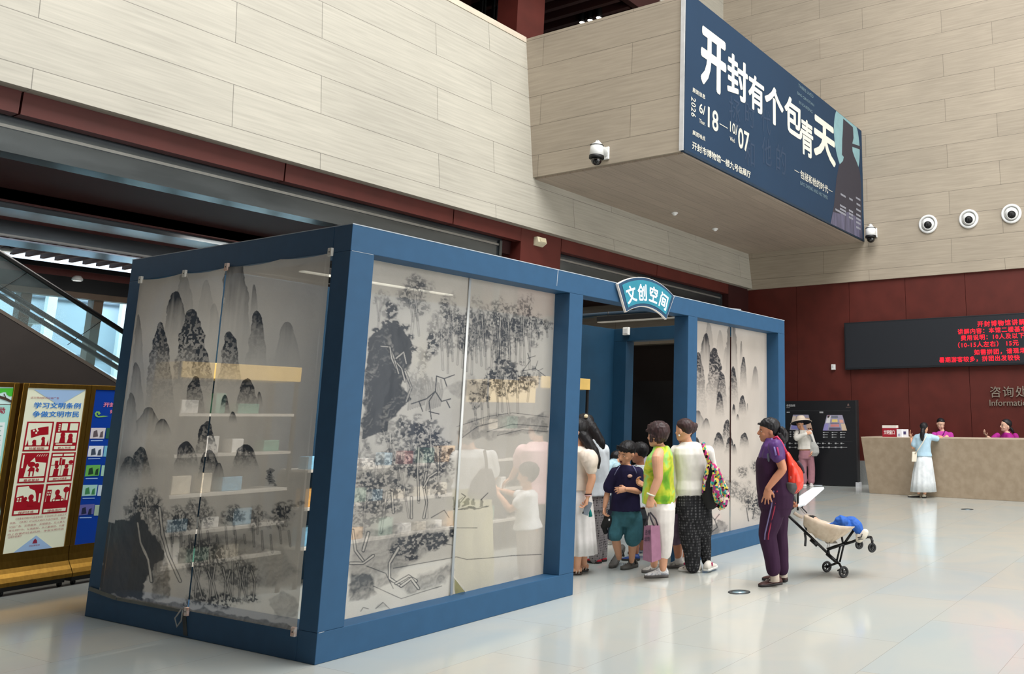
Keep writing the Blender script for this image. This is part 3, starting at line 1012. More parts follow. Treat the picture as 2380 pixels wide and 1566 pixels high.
karst(k, rmap)
for x, y, rx, ry, d in ((350, 1180, 34, 40, .6), (320, 1180, 20, 30, .7), (420, 1215, 40, 30, .6), (545, 1200, 40, 24, .6), (640, 1190, 40, 28, .7), (470, 1250, 60, 40, .5), (560, 1300, 80, 50, .55), (600, 1350, 70, 50, .6), (660, 1280, 40, 40, .5)):
    x1, y1 = rmap(x, y)
    k.canopy(x1, y1, rx * 0.42, ry * 0.62, d)
k.mass([rmap(*p) for p in ((240, 1215), (330, 1200), (352, 1260), (330, 1395), (228, 1375))], 0.5, 0.8, 4)
k.mass([(1640, 1235), (1672, 1205), (1690, 1215), (1692, 1232), (1650, 1245)], 0.45, 0.7, 3)
for p in (((1650, 1240), (1668, 1225), (1662, 1208), (1672, 1195)), ((1662, 1208), (1655, 1200)), ((1735, 1180), (1740, 1210)), ((1755, 1180), (1750, 1205))):
    k.trunk(p, 1.2, 0.6, False)
k.canopy(1752, 1170, 22, 26, .75)
k.stain(1668, 1200, 8, 8, (0.25, 0.02, 0.04), 0.5)
Vg, Ug = np.meshgrid(np.linspace(0, 1, k.nv), np.linspace(0, 1, k.nu), indexing='ij')
cut = 0.515
k.sheet('film_sheet', film_material('printed film, right window', 0.14), booth, (222, 212, 202), 0, cut, -0.004 * np.abs(np.sin(Ug * 14)))
k.sheet('film_sheet', bpy.data.materials['printed film, right window'], booth, (222, 212, 202), cut + 0.012, 1, -0.004 * np.abs(np.sin(Ug * 14)))

# clips that pin the side film to the frame, and the strips of tape along its foot
clip_w = mat('white plastic clip', (222, 220, 212), 0.4)
clip_o = mat('clip with orange sticker', (212, 150, 116), 0.5, rgb2=(226, 220, 214), scale=22)
for yy, zz, m in ((2.775, 2.79, clip_w), (2.096, 2.79, clip_w), (1.498, 2.795, clip_o), (0.211, 2.795, clip_w), (1.512, 0.185, clip_o), (0.233, 0.185, clip_o)):
    c = MB().box(-0.02, 0.0, yy - 0.022, yy + 0.022, zz - 0.03, zz + 0.03).build('clip', m, booth, 0.003)
    MB().disc((-0.0205, yy, zz), (-1, 0, 0), 0.005, 10, 0.002).build('pin', BLACK, c)
tape = mat('dull packing tape', (92, 96, 92), 0.35, var=0.25, scale=9)
mb = MB()
mb.obox((-0.012, 2.94, 0.205), (0, -0.42, -0.035), (0.006, 0, 0), (0, 0, 0.03))
mb.obox((-0.012, 2.5, 0.17), (0, -0.9, 0.0), (0.006, 0, 0), (0, 0, 0.022))
mb.build('foot_tape', tape, booth)
mb = MB()
mb.tube([(-0.014, 1.58, 0.19), (-0.03, 1.62, 0.13), (-0.03, 1.58, 0.075), (-0.026, 1.54, 0.12), (-0.014, 1.56, 0.19)], 0.009, 6, 0.25, (1, 0, 0))
mb.build('loose_tape', mat('peeling tape', (140, 142, 138), 0.3), booth)
MB().obox((-0.004, 1.53, 0.165), (0, 0.05, 0), (0.004, 0, 0), (0, -0.05, -0.15)).build('tape_strip', mat('dark tape', (44, 50, 52), 0.4), booth)

# wires and a lamp bar laid across the open top
mb = MB()
mb.tube([(5.2, 0.19, 2.985), (5.18, 0.9, 2.975), (5.2, 1.8, 2.98), (5.25, 2.9, 2.985)], 0.035, 8)
mb.build('lamp_bar', mat('lamp bar body', (18, 44, 62), 0.4), booth)
MB().tube([(2.9, 2.93, 2.995), (3.2, 2.95, 3.03), (3.6, 2.95, 2.995)], 0.008, 6).build('cable', BLACK, booth)
MB().tube([(5.6, 0.1, 2.99), (5.75, 0.14, 3.02), (5.95, 0.1, 3.03)], 0.006, 6).build('cable_end', mat('pale cable', (180, 186, 190), 0.4), booth)
t = thing('linear_lamp', 'black linear lamp hanging across the booth behind the fan-shaped sign', 'lamp', (5.0, 1.0, 2.9))
MB().box(4.98, 5.08, 0.25, 1.75, 2.86, 2.93).build('body', BLACK, t, 0.005)
MB().box(4.985, 5.075, 0.26, 1.74, 2.848, 2.86).build('diffuser', mat('lamp diffuser', (200, 196, 188), 0.5), t)
for yy in (0.4, 1.6):
    MB().tube([(5.03, yy, 2.93), (5.03, yy, 2.99)], 0.008, 6).build('hanger', BLACK, t)
t = thing('linear_lamp', 'linear lamp added inside the booth to light the shelves behind the front film', 'lamp', (1.5, 1.5, 2.8))  # added lamp, brightens shelves and shoppers behind the film
MB().box(0.6, 2.3, 1.45, 1.53, 2.86, 2.92).build('body', BLACK, t, 0.005)
MB().box(0.62, 2.28, 1.455, 1.525, 2.85, 2.86).build('diffuser', mat('lit diffuser', (255, 246, 228), 0.5, emit=0.6), t)
for xx in (0.8, 2.1):
    MB().tube([(xx, 1.49, 2.92), (xx, 1.49, 2.985)], 0.008, 6).build('hanger', BLACK, t)
area_light('booth_fill_light', (1.45, 1.49, 2.84), 1.6, 0.08, 26, (1.0, 0.95, 0.86))
p = at(1458, 770, X=6.85)
t = thing('wall_sensor', 'small white square box fixed inside the booth under its rear corner', 'sensor', p)
MB().box(p.x - 0.05, p.x, p.y - 0.055, p.y + 0.055, p.z - 0.06, p.z + 0.06).build('body', mat('white plastic', (226, 226, 222), 0.4), t, 0.006)
MB().box(p.x - 0.056, p.x - 0.05, p.y - 0.035, p.y + 0.035, p.z - 0.04, p.z + 0.04).build('cover', mat('grey-white plastic', (206, 206, 204), 0.5), t, 0.004)

# ---------------------------------------------------------------- the fan-shaped sign over the entrance
sc = thing('fan_sign', 'teal fan-shaped sign with four white characters over the booth entrance', 'sign', (3.6, -0.06, 2.9))
fan_c = Vector((3.60, 0, 2.02))


def fan(r0, r1, a0, a1, n=20):
    pts = []
    for i in range(n + 1):
        a = a0 + (a1 - a0) * i / n
        pts.append((fan_c.x + r1 * math.sin(a), -0.02, fan_c.z + r1 * math.cos(a)))
    for i in range(n + 1):
        a = a1 + (a0 - a1) * i / n
        pts.append((fan_c.x + r0 * math.sin(a), -0.02, fan_c.z + r0 * math.cos(a)))
    return pts


MB().prism(fan(0.765, 1.085, -0.51, 0.51), (0, -0.026, 0)).build('case', mat('lit acrylic edge', (214, 206, 198), 0.4, emit=0.25), sc)
MB().prism([(x, -0.045, z) for x, _, z in fan(0.772, 1.078, -0.50, 0.50)], (0, -0.006, 0)).build('border', mat('sign navy', (24, 66, 98), 0.45), sc)
MB().prism([(x, -0.051, z) for x, _, z in fan(0.80, 1.05, -0.455, 0.455)], (0, -0.004, 0)).build('face', mat('sign teal', (34, 128, 150), 0.45), sc)
mb = MB()
for ch, a in zip('文创空间', (-0.335, -0.112, 0.112, 0.335)):
    up = Vector((math.sin(a), 0, math.cos(a)))
    rt = Vector((math.cos(a), 0, -math.sin(a)))
    c = fan_c + up * 0.845 - rt * 0.088
    mb.text(ch, (c.x, -0.0565, c.z), rt, up, 0.19, bold=0.022, wide=0.92)
mb.build('lettering', mat('sign white', (246, 246, 250), 0.4, emit=0.35), sc)

# ---------------------------------------------------------------- shelves inside, seen through the film
GOLD = mat('pale wood header', (226, 190, 110), 0.5, emit=0.05)
SHELF = mat('pale shelf board', (196, 190, 180), 0.5)
goods = [mat('goods ' + n, c, 0.5, var=0.2, scale=30) for n, c in (('rose', (196, 92, 96)), ('sky', (120, 176, 206)), ('cream', (224, 212, 190)), ('jade', (88, 150, 130)), ('ink', (58, 60, 72)), ('amber', (214, 160, 84)), ('white', (232, 230, 226)))]


def shelf_unit(x0, x1, label, zs, head, posts=True):
    t = thing('shelf_unit', label, 'shelf', ((x0 + x1) / 2, 2.7, 0), 'display shelves along the booth rear wall')
    top = head[1] if head else zs[-1]
    for xx in (x0, x1 - 0.03):
        for y0 in (2.48, 2.86):
            MB().box(xx, xx + 0.03, y0, y0 + 0.03, 0, top).build('upright', BLACK, t)
    if head:
        MB().box(x0, x1, 2.46, 2.89, head[0], head[1]).build('header_box', GOLD, t, 0.004)
    for zz in zs:
        MB().box(x0 + 0.03, x1 - 0.03, 2.47, 2.89, zz, zz + 0.025).build('shelf_board', SHELF, t)


for x0, x1, lab, zs, head in ((0.25, 1.36, 'black-framed display shelf with a yellow header behind the side window film', (0.35, 0.62, 0.93, 1.27, 1.62), (1.95, 2.09)),
                              (1.5, 3.75, 'long low display shelf behind the large front window film', (0.35, 0.72, 1.08), None),
                              (3.85, 4.66, 'display shelf with a yellow header behind the right end of the front window film', (0.35, 0.72, 1.08, 1.45), (1.8, 2.08)),
                              (4.76, 5.77, 'display shelf with a yellow header seen just inside the booth entrance', (0.35, 0.72, 1.08, 1.45), (2.0, 2.155))):
    shelf_unit(x0, x1, lab, zs, head)
    for li, zz in enumerate(zs):
        rnd = random.Random(int(x0 * 100) + li)
        x = x0 + 0.08
        while x < x1 - 0.24:
            w, h = rnd.uniform(0.08, 0.2), rnd.uniform(0.08, 0.19)
            o = MB().box(x, x + w, 2.55, 2.7, zz + 0.0251, zz + 0.025 + h).build('gift_box', goods[rnd.randrange(len(goods))], None, 0.006)
            tag(o, 'boxed souvenir on the shelves inside the booth, blurred by the printed film', 'box', 'souvenirs on the booth shelves')
            x += w + rnd.uniform(0.06, 0.2)
# ================================================================== things around the hall
WHITE = mat('white plastic housing', (232, 233, 232), 0.35, var=0.02)
GLOSS = mat('black glossy dome', (8, 8, 10), 0.06, spec=0.8, var=0.02)

# ---------------------------------------------------------------- exhibition banner on the balcony front
YN = 2.245
ban = thing('exhibition_banner', 'large navy exhibition banner with cream calligraphy hung on the balcony front', 'banner', (12, YN, 6.1))
MB().box(7.79, 16.33, YN, YB - 0.004, 6.08, 9.06).build('banner_cloth', mat('banner navy', (34, 56, 80), 0.62, var=0.05, scale=0.8, spec=0.2), ban)
MB().box(7.78, 7.80, YN - 0.004, YB + 0.02, 6.08, 9.06).build('edge_hem', mat('banner hem', (16, 42, 62), 0.6), ban)
hem = MB()
hem.box(7.79, 16.33, YN - 0.004, YN, 6.08, 6.13)
hem.build('edge_hem', mat('banner hem', (16, 42, 62), 0.6), ban)
# a strip of bare frame and the ties down the left edge
MB().box(7.765, 7.782, YN, YB + 0.05, 6.1, 9.06).build('mount_strip', mat('pale mount', (196, 196, 196), 0.6), ban)
O, U, V = (0, YN - 0.006, 0), (1, 0, 0), (0, 0, 1)


def bp(zx, zy):
    """zoomed reading of the banner -> x, z on the cloth"""
    p = at(1580 + zx / 2.7, zy / 2.7, Y=YN - 0.006)
    return p.x, p.z


def bchar(mb, ch, cx, cy, w, h, bold):
    x0, _ = bp(cx - w / 2, cy)
    x1, _ = bp(cx + w / 2, cy)
    _, z1 = bp(cx, cy - h / 2)
    _, z0 = bp(cx, cy + h / 2)
    mb.fit(ch, O, U, V, x0, x1, z0, z1, bold)


def bline(mb, txt, x0, y0, x1, y1, h, bold=0.0):
    a, za = bp(x0, y0)
    b, zb = bp(x1, y1)
    _, t0 = bp(x0, y0 - h / 2)
    _, t1 = bp(x0, y0 + h / 2)
    z = (za + zb) / 2
    mb.fit(txt, O, U, V, a, b, z - (t0 - t1) / 2, z + (t0 - t1) / 2, bold)


CREAM = mat('banner cream', (226, 224, 208), 0.6, var=0.02)
big = (('开', 212, 390, 160, 360, .04), ('封', 362, 490, 128, 262, .026), ('有', 480, 590, 98, 220, .028), ('个', 592, 665, 118, 236, .034), ('包', 712, 735, 110, 226, .028), ('青', 798, 868, 78, 226, .024), ('天', 908, 885, 136, 250, .034))
mb = MB()
for c in big:
    bchar(mb, *c)
mb.build('title_lettering', CREAM, ban)
mb = MB()
bline(mb, '展览信息', 80, 565, 160, 606, 30, .018)
bline(mb, '展览地点', 80, 832, 160, 868, 30, .018)
bline(mb, '开封市博物馆一楼九号临展厅', 78, 918, 445, 1090, 50, .018)
bline(mb, '6/', 122, 678, 160, 692, 62, .012)
bline(mb, '18', 176, 735, 242, 765, 132, .018)
bline(mb, '10/', 315, 798, 362, 815, 66, .012)
bline(mb, '07', 366, 862, 436, 895, 130, .018)
bline(mb, 'Thur.', 122, 757, 160, 775, 26, .01)
bline(mb, 'Wed.', 314, 868, 346, 884, 26, .01)
for j, ch in enumerate('2026'):                                # the year reads downwards
    x, z = bp(90, 638 + j * 32)
    mb.text(ch, (x - 0.09, O[1], z + 0.07), (0, 0, -1), (1, 0, 0), 0.2, bold=.015, wide=0.8)
x, z = bp(250, 778)
x2, _ = bp(300, 803)
mb.add([(x, O[1], z), (x2, O[1], z), (x2, O[1], z + 0.015), (x, O[1], z + 0.015)], [(0, 1, 2, 3)])
bline(mb, '包拯和他的时代', 756, 1092, 930, 1188, 52, .015)
for x0, y0, x1 in ((720, 1068, 750), (932, 1190, 958)):
    a, z = bp(x0, y0)
    b, _ = bp(x1, y0)
    mb.add([(a, O[1], z), (b, O[1], z), (b, O[1], z + 0.014), (a, O[1], z + 0.014)], [(0, 1, 2, 3)])
mb.build('date_lettering', mat('banner cream thin', (206, 204, 192), 0.6, var=0.02), ban)
mb = MB()
bline(mb, 'THERE LIVED', 744, 540, 838, 602, 20)
bline(mb, 'BAO QINGTIAN', 738, 586, 842, 660, 20)
bline(mb, 'IN KAIFENG', 748, 642, 832, 700, 20)
bline(mb, 'BAO ZHENG AND HIS TIMES', 757, 1150, 928, 1238, 22)
mb.build('english_lettering', mat('banner slate lettering', (112, 136, 146), 0.6), ban)
mb = MB()
O2 = (0, YN - 0.003, 0)
for ch, cx, cy, w, h in (('拯', 345, 700, 70, 170), ('时', 440, 720, 60, 150), ('代', 540, 760, 60, 150), ('他', 545, 950, 60, 170), ('的', 635, 1000, 60, 170), ('和', 440, 960, 60, 170)):
    x0, x1 = bp(cx - w / 2, cy)[0], bp(cx + w / 2, cy)[0]
    mb.fit(ch, O2, U, V, x0, x1, bp(cx, cy + h / 2)[1], bp(cx, cy - h / 2)[1], 0.0)
mb.build('ghost_lettering', mat('banner ghost', (34, 56, 82), 0.6), ban)
# moon and the standing figure
xl, _ = bp(968, 845)
xr, _ = bp(1129, 925)
xc, r = (xl + xr) / 2, (xr - xl) / 2
_, zc = bp(1048, 880)
pts = []
for j in range(48):
    a = 2 * math.pi * j / 48
    pts.append((xc + r * math.cos(a), YN - 0.004, min(9.05, zc + r * 1.12 * math.sin(a))))
MB().poly(pts[::-1] if False else pts).build('moon', mat('banner moon', (128, 166, 172), 0.6), ban)


def bpoly(name, pts, m, lift):
    q = [bp(*p) for p in pts]
    return MB().prism([(min(x, 16.32), YN, max(6.1, min(9.05, z))) for x, z in q], (0, -lift, 0)).build(name, m, ban)


bpoly('figure', [(1026, 745), (1086, 798), (1090, 866), (1082, 900), (1134, 918), (1134, 938), (1082, 920), (1084, 950), (1096, 985), (1112, 1022), (1128, 1070), (1138, 1150), (1144, 1500), (946, 1404), (968, 1290), (984, 1120), (1000, 1035), (1024, 1010), (1030, 985), (1018, 970), (1020, 870), (1022, 850)], mat('banner figure', (46, 44, 56), 0.6, var=0.05), 0.008)
bpoly('figure_foot', [(962, 1330), (1000, 1340), (1060, 1330), (1140, 1380), (1146, 1500), (946, 1404)], mat('banner hem of robe', (86, 84, 106), 0.6, var=0.35, scale=3, stretch=(3, 1, 0.4)), 0.0095)
mb = MB()
for x0, y0, x1, y1 in ((1008, 1225, 1040, 1240), (1062, 1250, 1084, 1264), (1104, 1245, 1132, 1262), (1108, 1285, 1132, 1296), (1106, 1318, 1134, 1332), (1004, 1295, 1042, 1312), (1004, 1318, 1042, 1332), (975, 1325, 1042, 1350), (1060, 1325, 1086, 1338), (1060, 1345, 1086, 1358), (1060, 1368, 1086, 1380), (1106, 1350, 1134, 1364), (1106, 1376, 1134, 1388), (1106, 1400, 1134, 1412), (1106, 1430, 1134, 1444)):
    a, za = bp(x0, y0)
    b, zb = bp(x1, y1)
    h = 0.05
    z = (za + zb) / 2
    mb.add([(a, YN - 0.0115, z), (min(b, 16.3), YN - 0.0115, z), (min(b, 16.3), YN - 0.0115, z + h), (a, YN - 0.0115, z + h)], [(0, 1, 2, 3)])
mb.build('caption_lines', mat('banner caption grey', (138, 140, 150), 0.6), ban)

# ---------------------------------------------------------------- dome cameras


def dome_camera(p, nrm, side, sc, label):
    """wall bracket, drop arm, white body and black dome; p on the wall, nrm off the wall"""
    p, n, s = Vector(p), Vector(nrm), Vector(side)
    t = thing('dome_camera', label, 'security camera', p, 'white dome cameras on the stone walls')
    MB().obox(p - s * 0.09 * sc - Vector((0, 0, 0.16 * sc)), s * 0.18 * sc, n * 0.05 * sc, (0, 0, 0.30 * sc)).build('wall_bracket', WHITE, t, 0.01)
    q = p + n * 0.36 * sc + Vector((0, 0, 0.17 * sc))
    MB().tube([p + n * 0.03 * sc + Vector((0, 0, -0.04 * sc)), p + n * 0.2 * sc + Vector((0, 0, 0.09 * sc)), q, q + Vector((0, 0, -0.03 * sc))], [0.075 * sc, 0.06 * sc, 0.055 * sc, 0.055 * sc], 14).build('arm', WHITE, t)
    d = (0, 0, -1)
    MB().lathe(q, d, [(0.02 * sc, 0.03 * sc), (0.05 * sc, 0.10 * sc), (0.08 * sc, 0.145 * sc), (0.34 * sc, 0.165 * sc), (0.35 * sc, 0.12 * sc)], 24).build('body', WHITE, t)
    MB().lathe(q, d, [(0.085 * sc, 0.14 * sc), (0.085 * sc, 0.155 * sc), (0.10 * sc, 0.158 * sc), (0.10 * sc, 0.14 * sc)], 24).build('top_ring', BLACK, t)
    MB().lathe(q, d, [(0.34 * sc, 0.12 * sc), (0.335 * sc, 0.172 * sc), (0.40 * sc, 0.172 * sc), (0.40 * sc, 0.12 * sc)], 24).build('lower_ring', BLACK, t)
    MB().sphere(q + Vector((0, 0, -0.43 * sc)), 0.125 * sc, 20, 12).build('dome', GLOSS, t)


p = at(1410, 356, X=X1 - 0.001)
dome_camera(p, (-1, 0, 0), (0, 1, 0), 0.78, 'white dome camera on the left side face of the balcony')
p = at(2033, 541, X=XW - 0.001)
dome_camera(p, (-1, 0, 0), (0, 1, 0), 0.82, 'white dome camera on the back wall just right of the banner')

# ---------------------------------------------------------------- round air nozzles on the back wall
for j, (px, py) in enumerate(((2157.5, 521), (2252, 509), (2351, 497))):
    p = at(px, py, X=XW - 0.001)
    t = thing('air_nozzle', 'round white air nozzle on the back wall, ' + ('left', 'middle', 'right')[j] + ' one of three', 'air vent', p, 'round air nozzles on the back wall')
    MB().lathe(p, (-1, 0, 0), [(0, 0.2), (0, 0.235), (0.03, 0.238), (0.05, 0.225), (0.055, 0.19), (0.03, 0.175), (0.0, 0.175)], 40).build('flange', WHITE, t)
    MB().lathe(p, (-1, 0, 0), [(0.002, 0.0), (0.002, 0.178), (0.012, 0.178), (0.012, 0)], 32).build('recess', mat('pale grey recess', (196, 196, 192), 0.5), t)
    d = Vector((-0.9, -0.22, -0.42)).normalized()
    c = p + Vector((-0.03, 0, 0.0))
    MB().lathe(c, d, [(0.0, 0.155), (0.05, 0.15), (0.10, 0.125), (0.125, 0.105), (0.125, 0.095), (0.06, 0.095)], 32).build('nozzle', WHITE, t)
    MB().disc(c + d * 0.07, d, 0.094, 28, 0.05).build('mouth', mat('nozzle mouth', (6, 6, 8), 0.5), t)
    MB().box(p.x - 0.2, p.x - 0.19, p.y - 0.01, p.y - 0.004, p.z - 0.09, p.z + 0.01).build('vane', mat('nozzle vane', (60, 60, 62), 0.5), t)

# ---------------------------------------------------------------- small fittings
for j, (px, py) in enumerate(((1568, 494), (1662, 531))):
    p = at(px, py, Z=6.07)
    t = thing('smoke_detector', ('nearer', 'farther')[j] + ' small white smoke detector under the balcony soffit', 'smoke detector', p, 'smoke detectors under the balcony')
    MB().lathe(p, (0, 0, -1), [(0, 0.05), (0, 0.075), (0.025, 0.07), (0.03, 0.05)], 20).build('base', WHITE, t)
    MB().lathe(p, (0, 0, -1), [(0.025, 0.05), (0.05, 0.045), (0.065, 0.02), (0.066, 0.001)], 20).build('sensor_head', WHITE, t)
a, b = at(1249.5, 549, Y=YF - 0.1), at(1268.5, 574, Y=YF - 0.1)
t = thing('wall_speaker', 'cream box speaker mounted on the red pier above the blue booth', 'speaker', ((a.x + b.x) / 2, YF, a.z))
pr = [(a.x, YF, a.z), (a.x, YF - 0.10, a.z), (a.x + 0.0, YF - 0.13, b.z + 0.06), (a.x, YF - 0.03, b.z), (a.x, YF, b.z)]
MB().prism(pr, (b.x - a.x, 0, 0)).build('cabinet', mat('cream plastic', (214, 206, 178), 0.5), t, 0.008)
MB().prism([(a.x + 0.05, YF - 0.108, a.z - 0.02), (b.x - 0.02, YF - 0.108, a.z - 0.02), (b.x - 0.02, YF - 0.134, b.z + 0.07), (a.x + 0.05, YF - 0.134, b.z + 0.07)], (0, -0.006, 0)).build('grille', mat('cream grille', (200, 190, 160), 0.6), t)
p = at(1938, 853, X=XW + 0.05)
t = thing('wall_box', 'small white box on the red back wall, left of the display screen', 'wall box', p)
MB().box(p.x - 0.06, p.x + 0.01, p.y - 0.05, p.y + 0.05, p.z - 0.07, p.z + 0.07).build('case', WHITE, t, 0.008)
MB().box(p.x - 0.066, p.x - 0.06, p.y - 0.02, p.y + 0.02, p.z - 0.02, p.z + 0.04).build('window', mat('frosted window', (200, 204, 206), 0.3), t)
for px, py, r, lab in ((1718, 1376, 0.105, 'round recessed floor light in the marble in front of the woman in purple'), (2248, 1183.5, 0.11, 'round recessed floor light in the marble in front of the reception desk')):
    p = at(px, py, Z=0)
    t = thing('floor_light', lab, 'floor light', p)
    MB().lathe(p, (0, 0, 1), [(-0.02, 0.05), (-0.02, r), (0.004, r), (0.006, r - 0.008), (0.006, r - 0.035), (0.001, r - 0.04), (0.001, 0.05)], 36).build('ring', mat('dark steel ring', (72, 78, 82), 0.35, 0.7), t)
    MB().disc(p + Vector((0, 0, 0.0005)), (0, 0, 1), r - 0.038, 28, 0.002).build('glass', mat('floor light glass', (150, 176, 186), 0.08, spec=0.8), t)
    if px < 2000:
        MB().sphere(p + Vector((-0.02, -0.02, 0.003)), 0.012, 12, 8, sz=0.3).build('lamp_point', mat('lamp point', (255, 250, 236), 0.3, emit=4.0), t)

# ---------------------------------------------------------------- display screen on the back wall
SX = XW - 0.02
led = thing('display_screen', 'long black scrolling display with red characters on the back wall', 'display', (SX, -1, 2.8))
MB().box(SX - 0.06, XW + 0.06, 2.825, -7, 2.81, 4.0).build('frame', mat('screen frame', (22, 26, 32), 0.4), led, 0.006)
MB().box(SX - 0.064, SX - 0.06, 2.785, -6.9, 2.85, 3.965).build('screen', mat('screen face', (26, 30, 37), 0.5, var=0.05, scale=30), led)
mb = MB()
rows = (('开封博物馆讲解服务', 2271.5, 761, .142, 1.24), ('讲解内容：本馆二楼基本陈列', 2226, 778.5, .135, 1.17), ('费用说明：10人及以下', 2233, 793, .135, 1.18), ('（10-15人左右） 15元', 2218, 810, .140, 1.17), ('如需拼团，请现场咨询', 2264, 826, .135, 1.22), ('暑期游客较多，拼团出发较快', 2183, 844, .135, 1.16))
for txt, px, py, sz, spc in rows:
    p = at(px, py, X=SX - 0.066)
    mb.text(txt, (p.x, p.y, p.z + 0.025), (0, -1, 0), (0, 0, 1), sz, bold=0.012, space=spc)
mb.build('characters', mat('red light dots', (255, 16, 40), 0.5, emit=1.1, var=0.02), led)
t = thing('wall_lettering', 'bronze raised lettering on the red back wall above the reception desk', 'lettering', at(2303, 944, X=XW))
mb = MB()
p = at(2303, 923, X=XW + 0.045)
mb.text('咨询处', (p.x, p.y + 0.02, p.z + 0.02), (0, -1, 0), (0, 0, 1), 0.27, bold=0.0, space=1.15)
q = at(2301, 943, X=XW + 0.045)
mb.text('Information', (q.x, q.y + 0.02, q.z), (0, -1, 0), (0, 0, 1), 0.205, bold=0.004)
m = mb.build('letters', mat('brushed bronze', (140, 130, 118), 0.45, 0.3), t)
sd = m.modifiers.new('thick', 'SOLIDIFY'); sd.thickness = 0.02; sd.offset = 1

# ---------------------------------------------------------------- reception desk
desk = thing('reception_desk', 'long beige marble reception desk with flared sides at the back of the hall', 'desk', (14.2, -1.5, 0))
b0, b1 = at(2021, 1146, Z=0), at(2380, 1166, Z=0)
dr = (b1 - b0).normalized()
back = Vector((-dr.y, dr.x, 0))
back = back if back.x > 0 else -back
t0 = at(2008, 1014.5, Z=1.19)
b1 = b0 + dr * 7.0
t0 = Vector((b0.x - 0.10, b0.y + 0.13, 1.19))
t1 = Vector((b1.x - 0.10, b1.y, 1.19))
mar = mat('beige veined marble', (164, 147, 126), 0.32, scale=7, rgb2=(152, 135, 114), thr=(0.35, 0.65))
vs = [b0, b1, b1 + back * 0.75, b0 + back * 0.75, t0, t1, t1 + back * 0.95, t0 + back * 0.95]
mb = MB()
mb.add(vs, [(3, 2, 1, 0), (4, 5, 6, 7), (0, 1, 5, 4), (1, 2, 6, 5), (2, 3, 7, 6), (3, 0, 4, 7)])
mb.build('body', mar, desk, 0.006)
TV = [t0 + Vector((0, 0, 0.001)), t1 + Vector((0, 0, 0.001)), t1 + back * 0.95 + Vector((0, 0, 0.001)), t0 + back * 0.95 + Vector((0, 0, 0.001))]
MB().prism(TV, (0, 0, 0.012)).build('worktop', mat('pale desk top', (206, 190, 168), 0.3), desk)
dz = 1.2035
# the red window box and the printed sheets on the desk


def ondesk(px, py):
    p = at(px, py, Z=dz)
    return p


p = at(2069, 1016, X=t0.x + 0.22)
box = thing('counter_sign', 'red sign box with white characters on the left end of the reception desk', 'sign', (p.x, p.y, dz))
rt = Vector((dr.x, dr.y, 0))
o = Vector((t0.x + 0.2, p.y + 0.17, dz))
MB().obox(o, rt * 0.33, back * 0.12, (0, 0, 0.19)).build('case', mat('sign red', (150, 26, 44), 0.45), box)
MB().obox(o + Vector((0, 0, 0.1905)), rt * 0.33, back * 0.12, (0, 0, 0.055)).build('white_cap', mat('sign white cap', (224, 218, 210), 0.5), box)
mb = MB()
mb.fit('文明窗口', o - back * 0.002, rt, (0, 0, 1), 0.035, 0.295, 0.05, 0.145, 0.02)
mb.build('lettering', mat('sign lettering', (238, 226, 226), 0.5), box)
for j, (u, w) in enumerate(((0.345, 0.12), (0.46, 0.13))):
    o2 = o + rt * u + back * 0.02 * j
    sh = thing('acrylic_card', ('left' if j == 0 else 'right') + ' white card standing on the desk beside the red sign box', 'card', o2, 'cards on the reception desk')
    MB().obox(o2, rt * w, back * 0.05, (0, 0, 0.165)).build('card', mat('white card', (232, 232, 238), 0.4), sh)
    if j:
        MB().obox(o2 - back * 0.003 + rt * 0.035 + Vector((0, 0, 0.055)), rt * 0.06, back * 0.003, (0, 0, 0.065)).build('printed_mark', mat('violet print', (70, 62, 110), 0.6), sh)
    else:
        MB().obox(o2 - back * 0.003 + rt * 0.03 + Vector((0, 0, 0.02)), rt * 0.05, back * 0.003, (0, 0, 0.05)).build('printed_mark', mat('pale print', (170, 176, 206), 0.6), sh)

# ---------------------------------------------------------------- black visitor-guide board
GX = 15.58
g = thing('visitor_guide_board', 'tall black visitor guide board with two floor plans beside the reception desk', 'information board', (GX, 3.6, 0))
gy1 = at(1990, 1030, X=GX).y
MB().box(GX, GX + 0.12, gy1, 5.2, 0.015, 2.03).build('panel', mat('guide black', (17, 19, 24), 0.45, var=0.05), g, 0.004)
MB().box(GX - 0.004, GX + 0.124, gy1 - 0.035, gy1 - 0.001, 0.0, 2.035).build('edge_trim', mat('guide edge', (58, 58, 60), 0.35, 0.5), g)
MB().box(GX - 0.02, GX + 0.14, gy1 - 0.06, gy1 + 0.03, 0.0, 0.11).build('foot', mat('white foot cap', (204, 206, 210), 0.4), g)
MB().box(GX - 0.05, GX - 0.0, gy1 + 0.9, 4.4, 0.0, 0.012).build('base_strip', mat('pale strip', (196, 206, 214), 0.4), g)


def gp(zx, zy, lift=0.004):
    """zoomed reading of the guide board"""
    return at(1820 + zx / 7.116, 920 + zy / 7.116, X=GX - lift)


def gquad(mb, x0, y0, x1, y1):
    mb.add([gp(x0, y1), gp(x1, y1), gp(x1, y0), gp(x0, y0)], [(0, 1, 2, 3)])


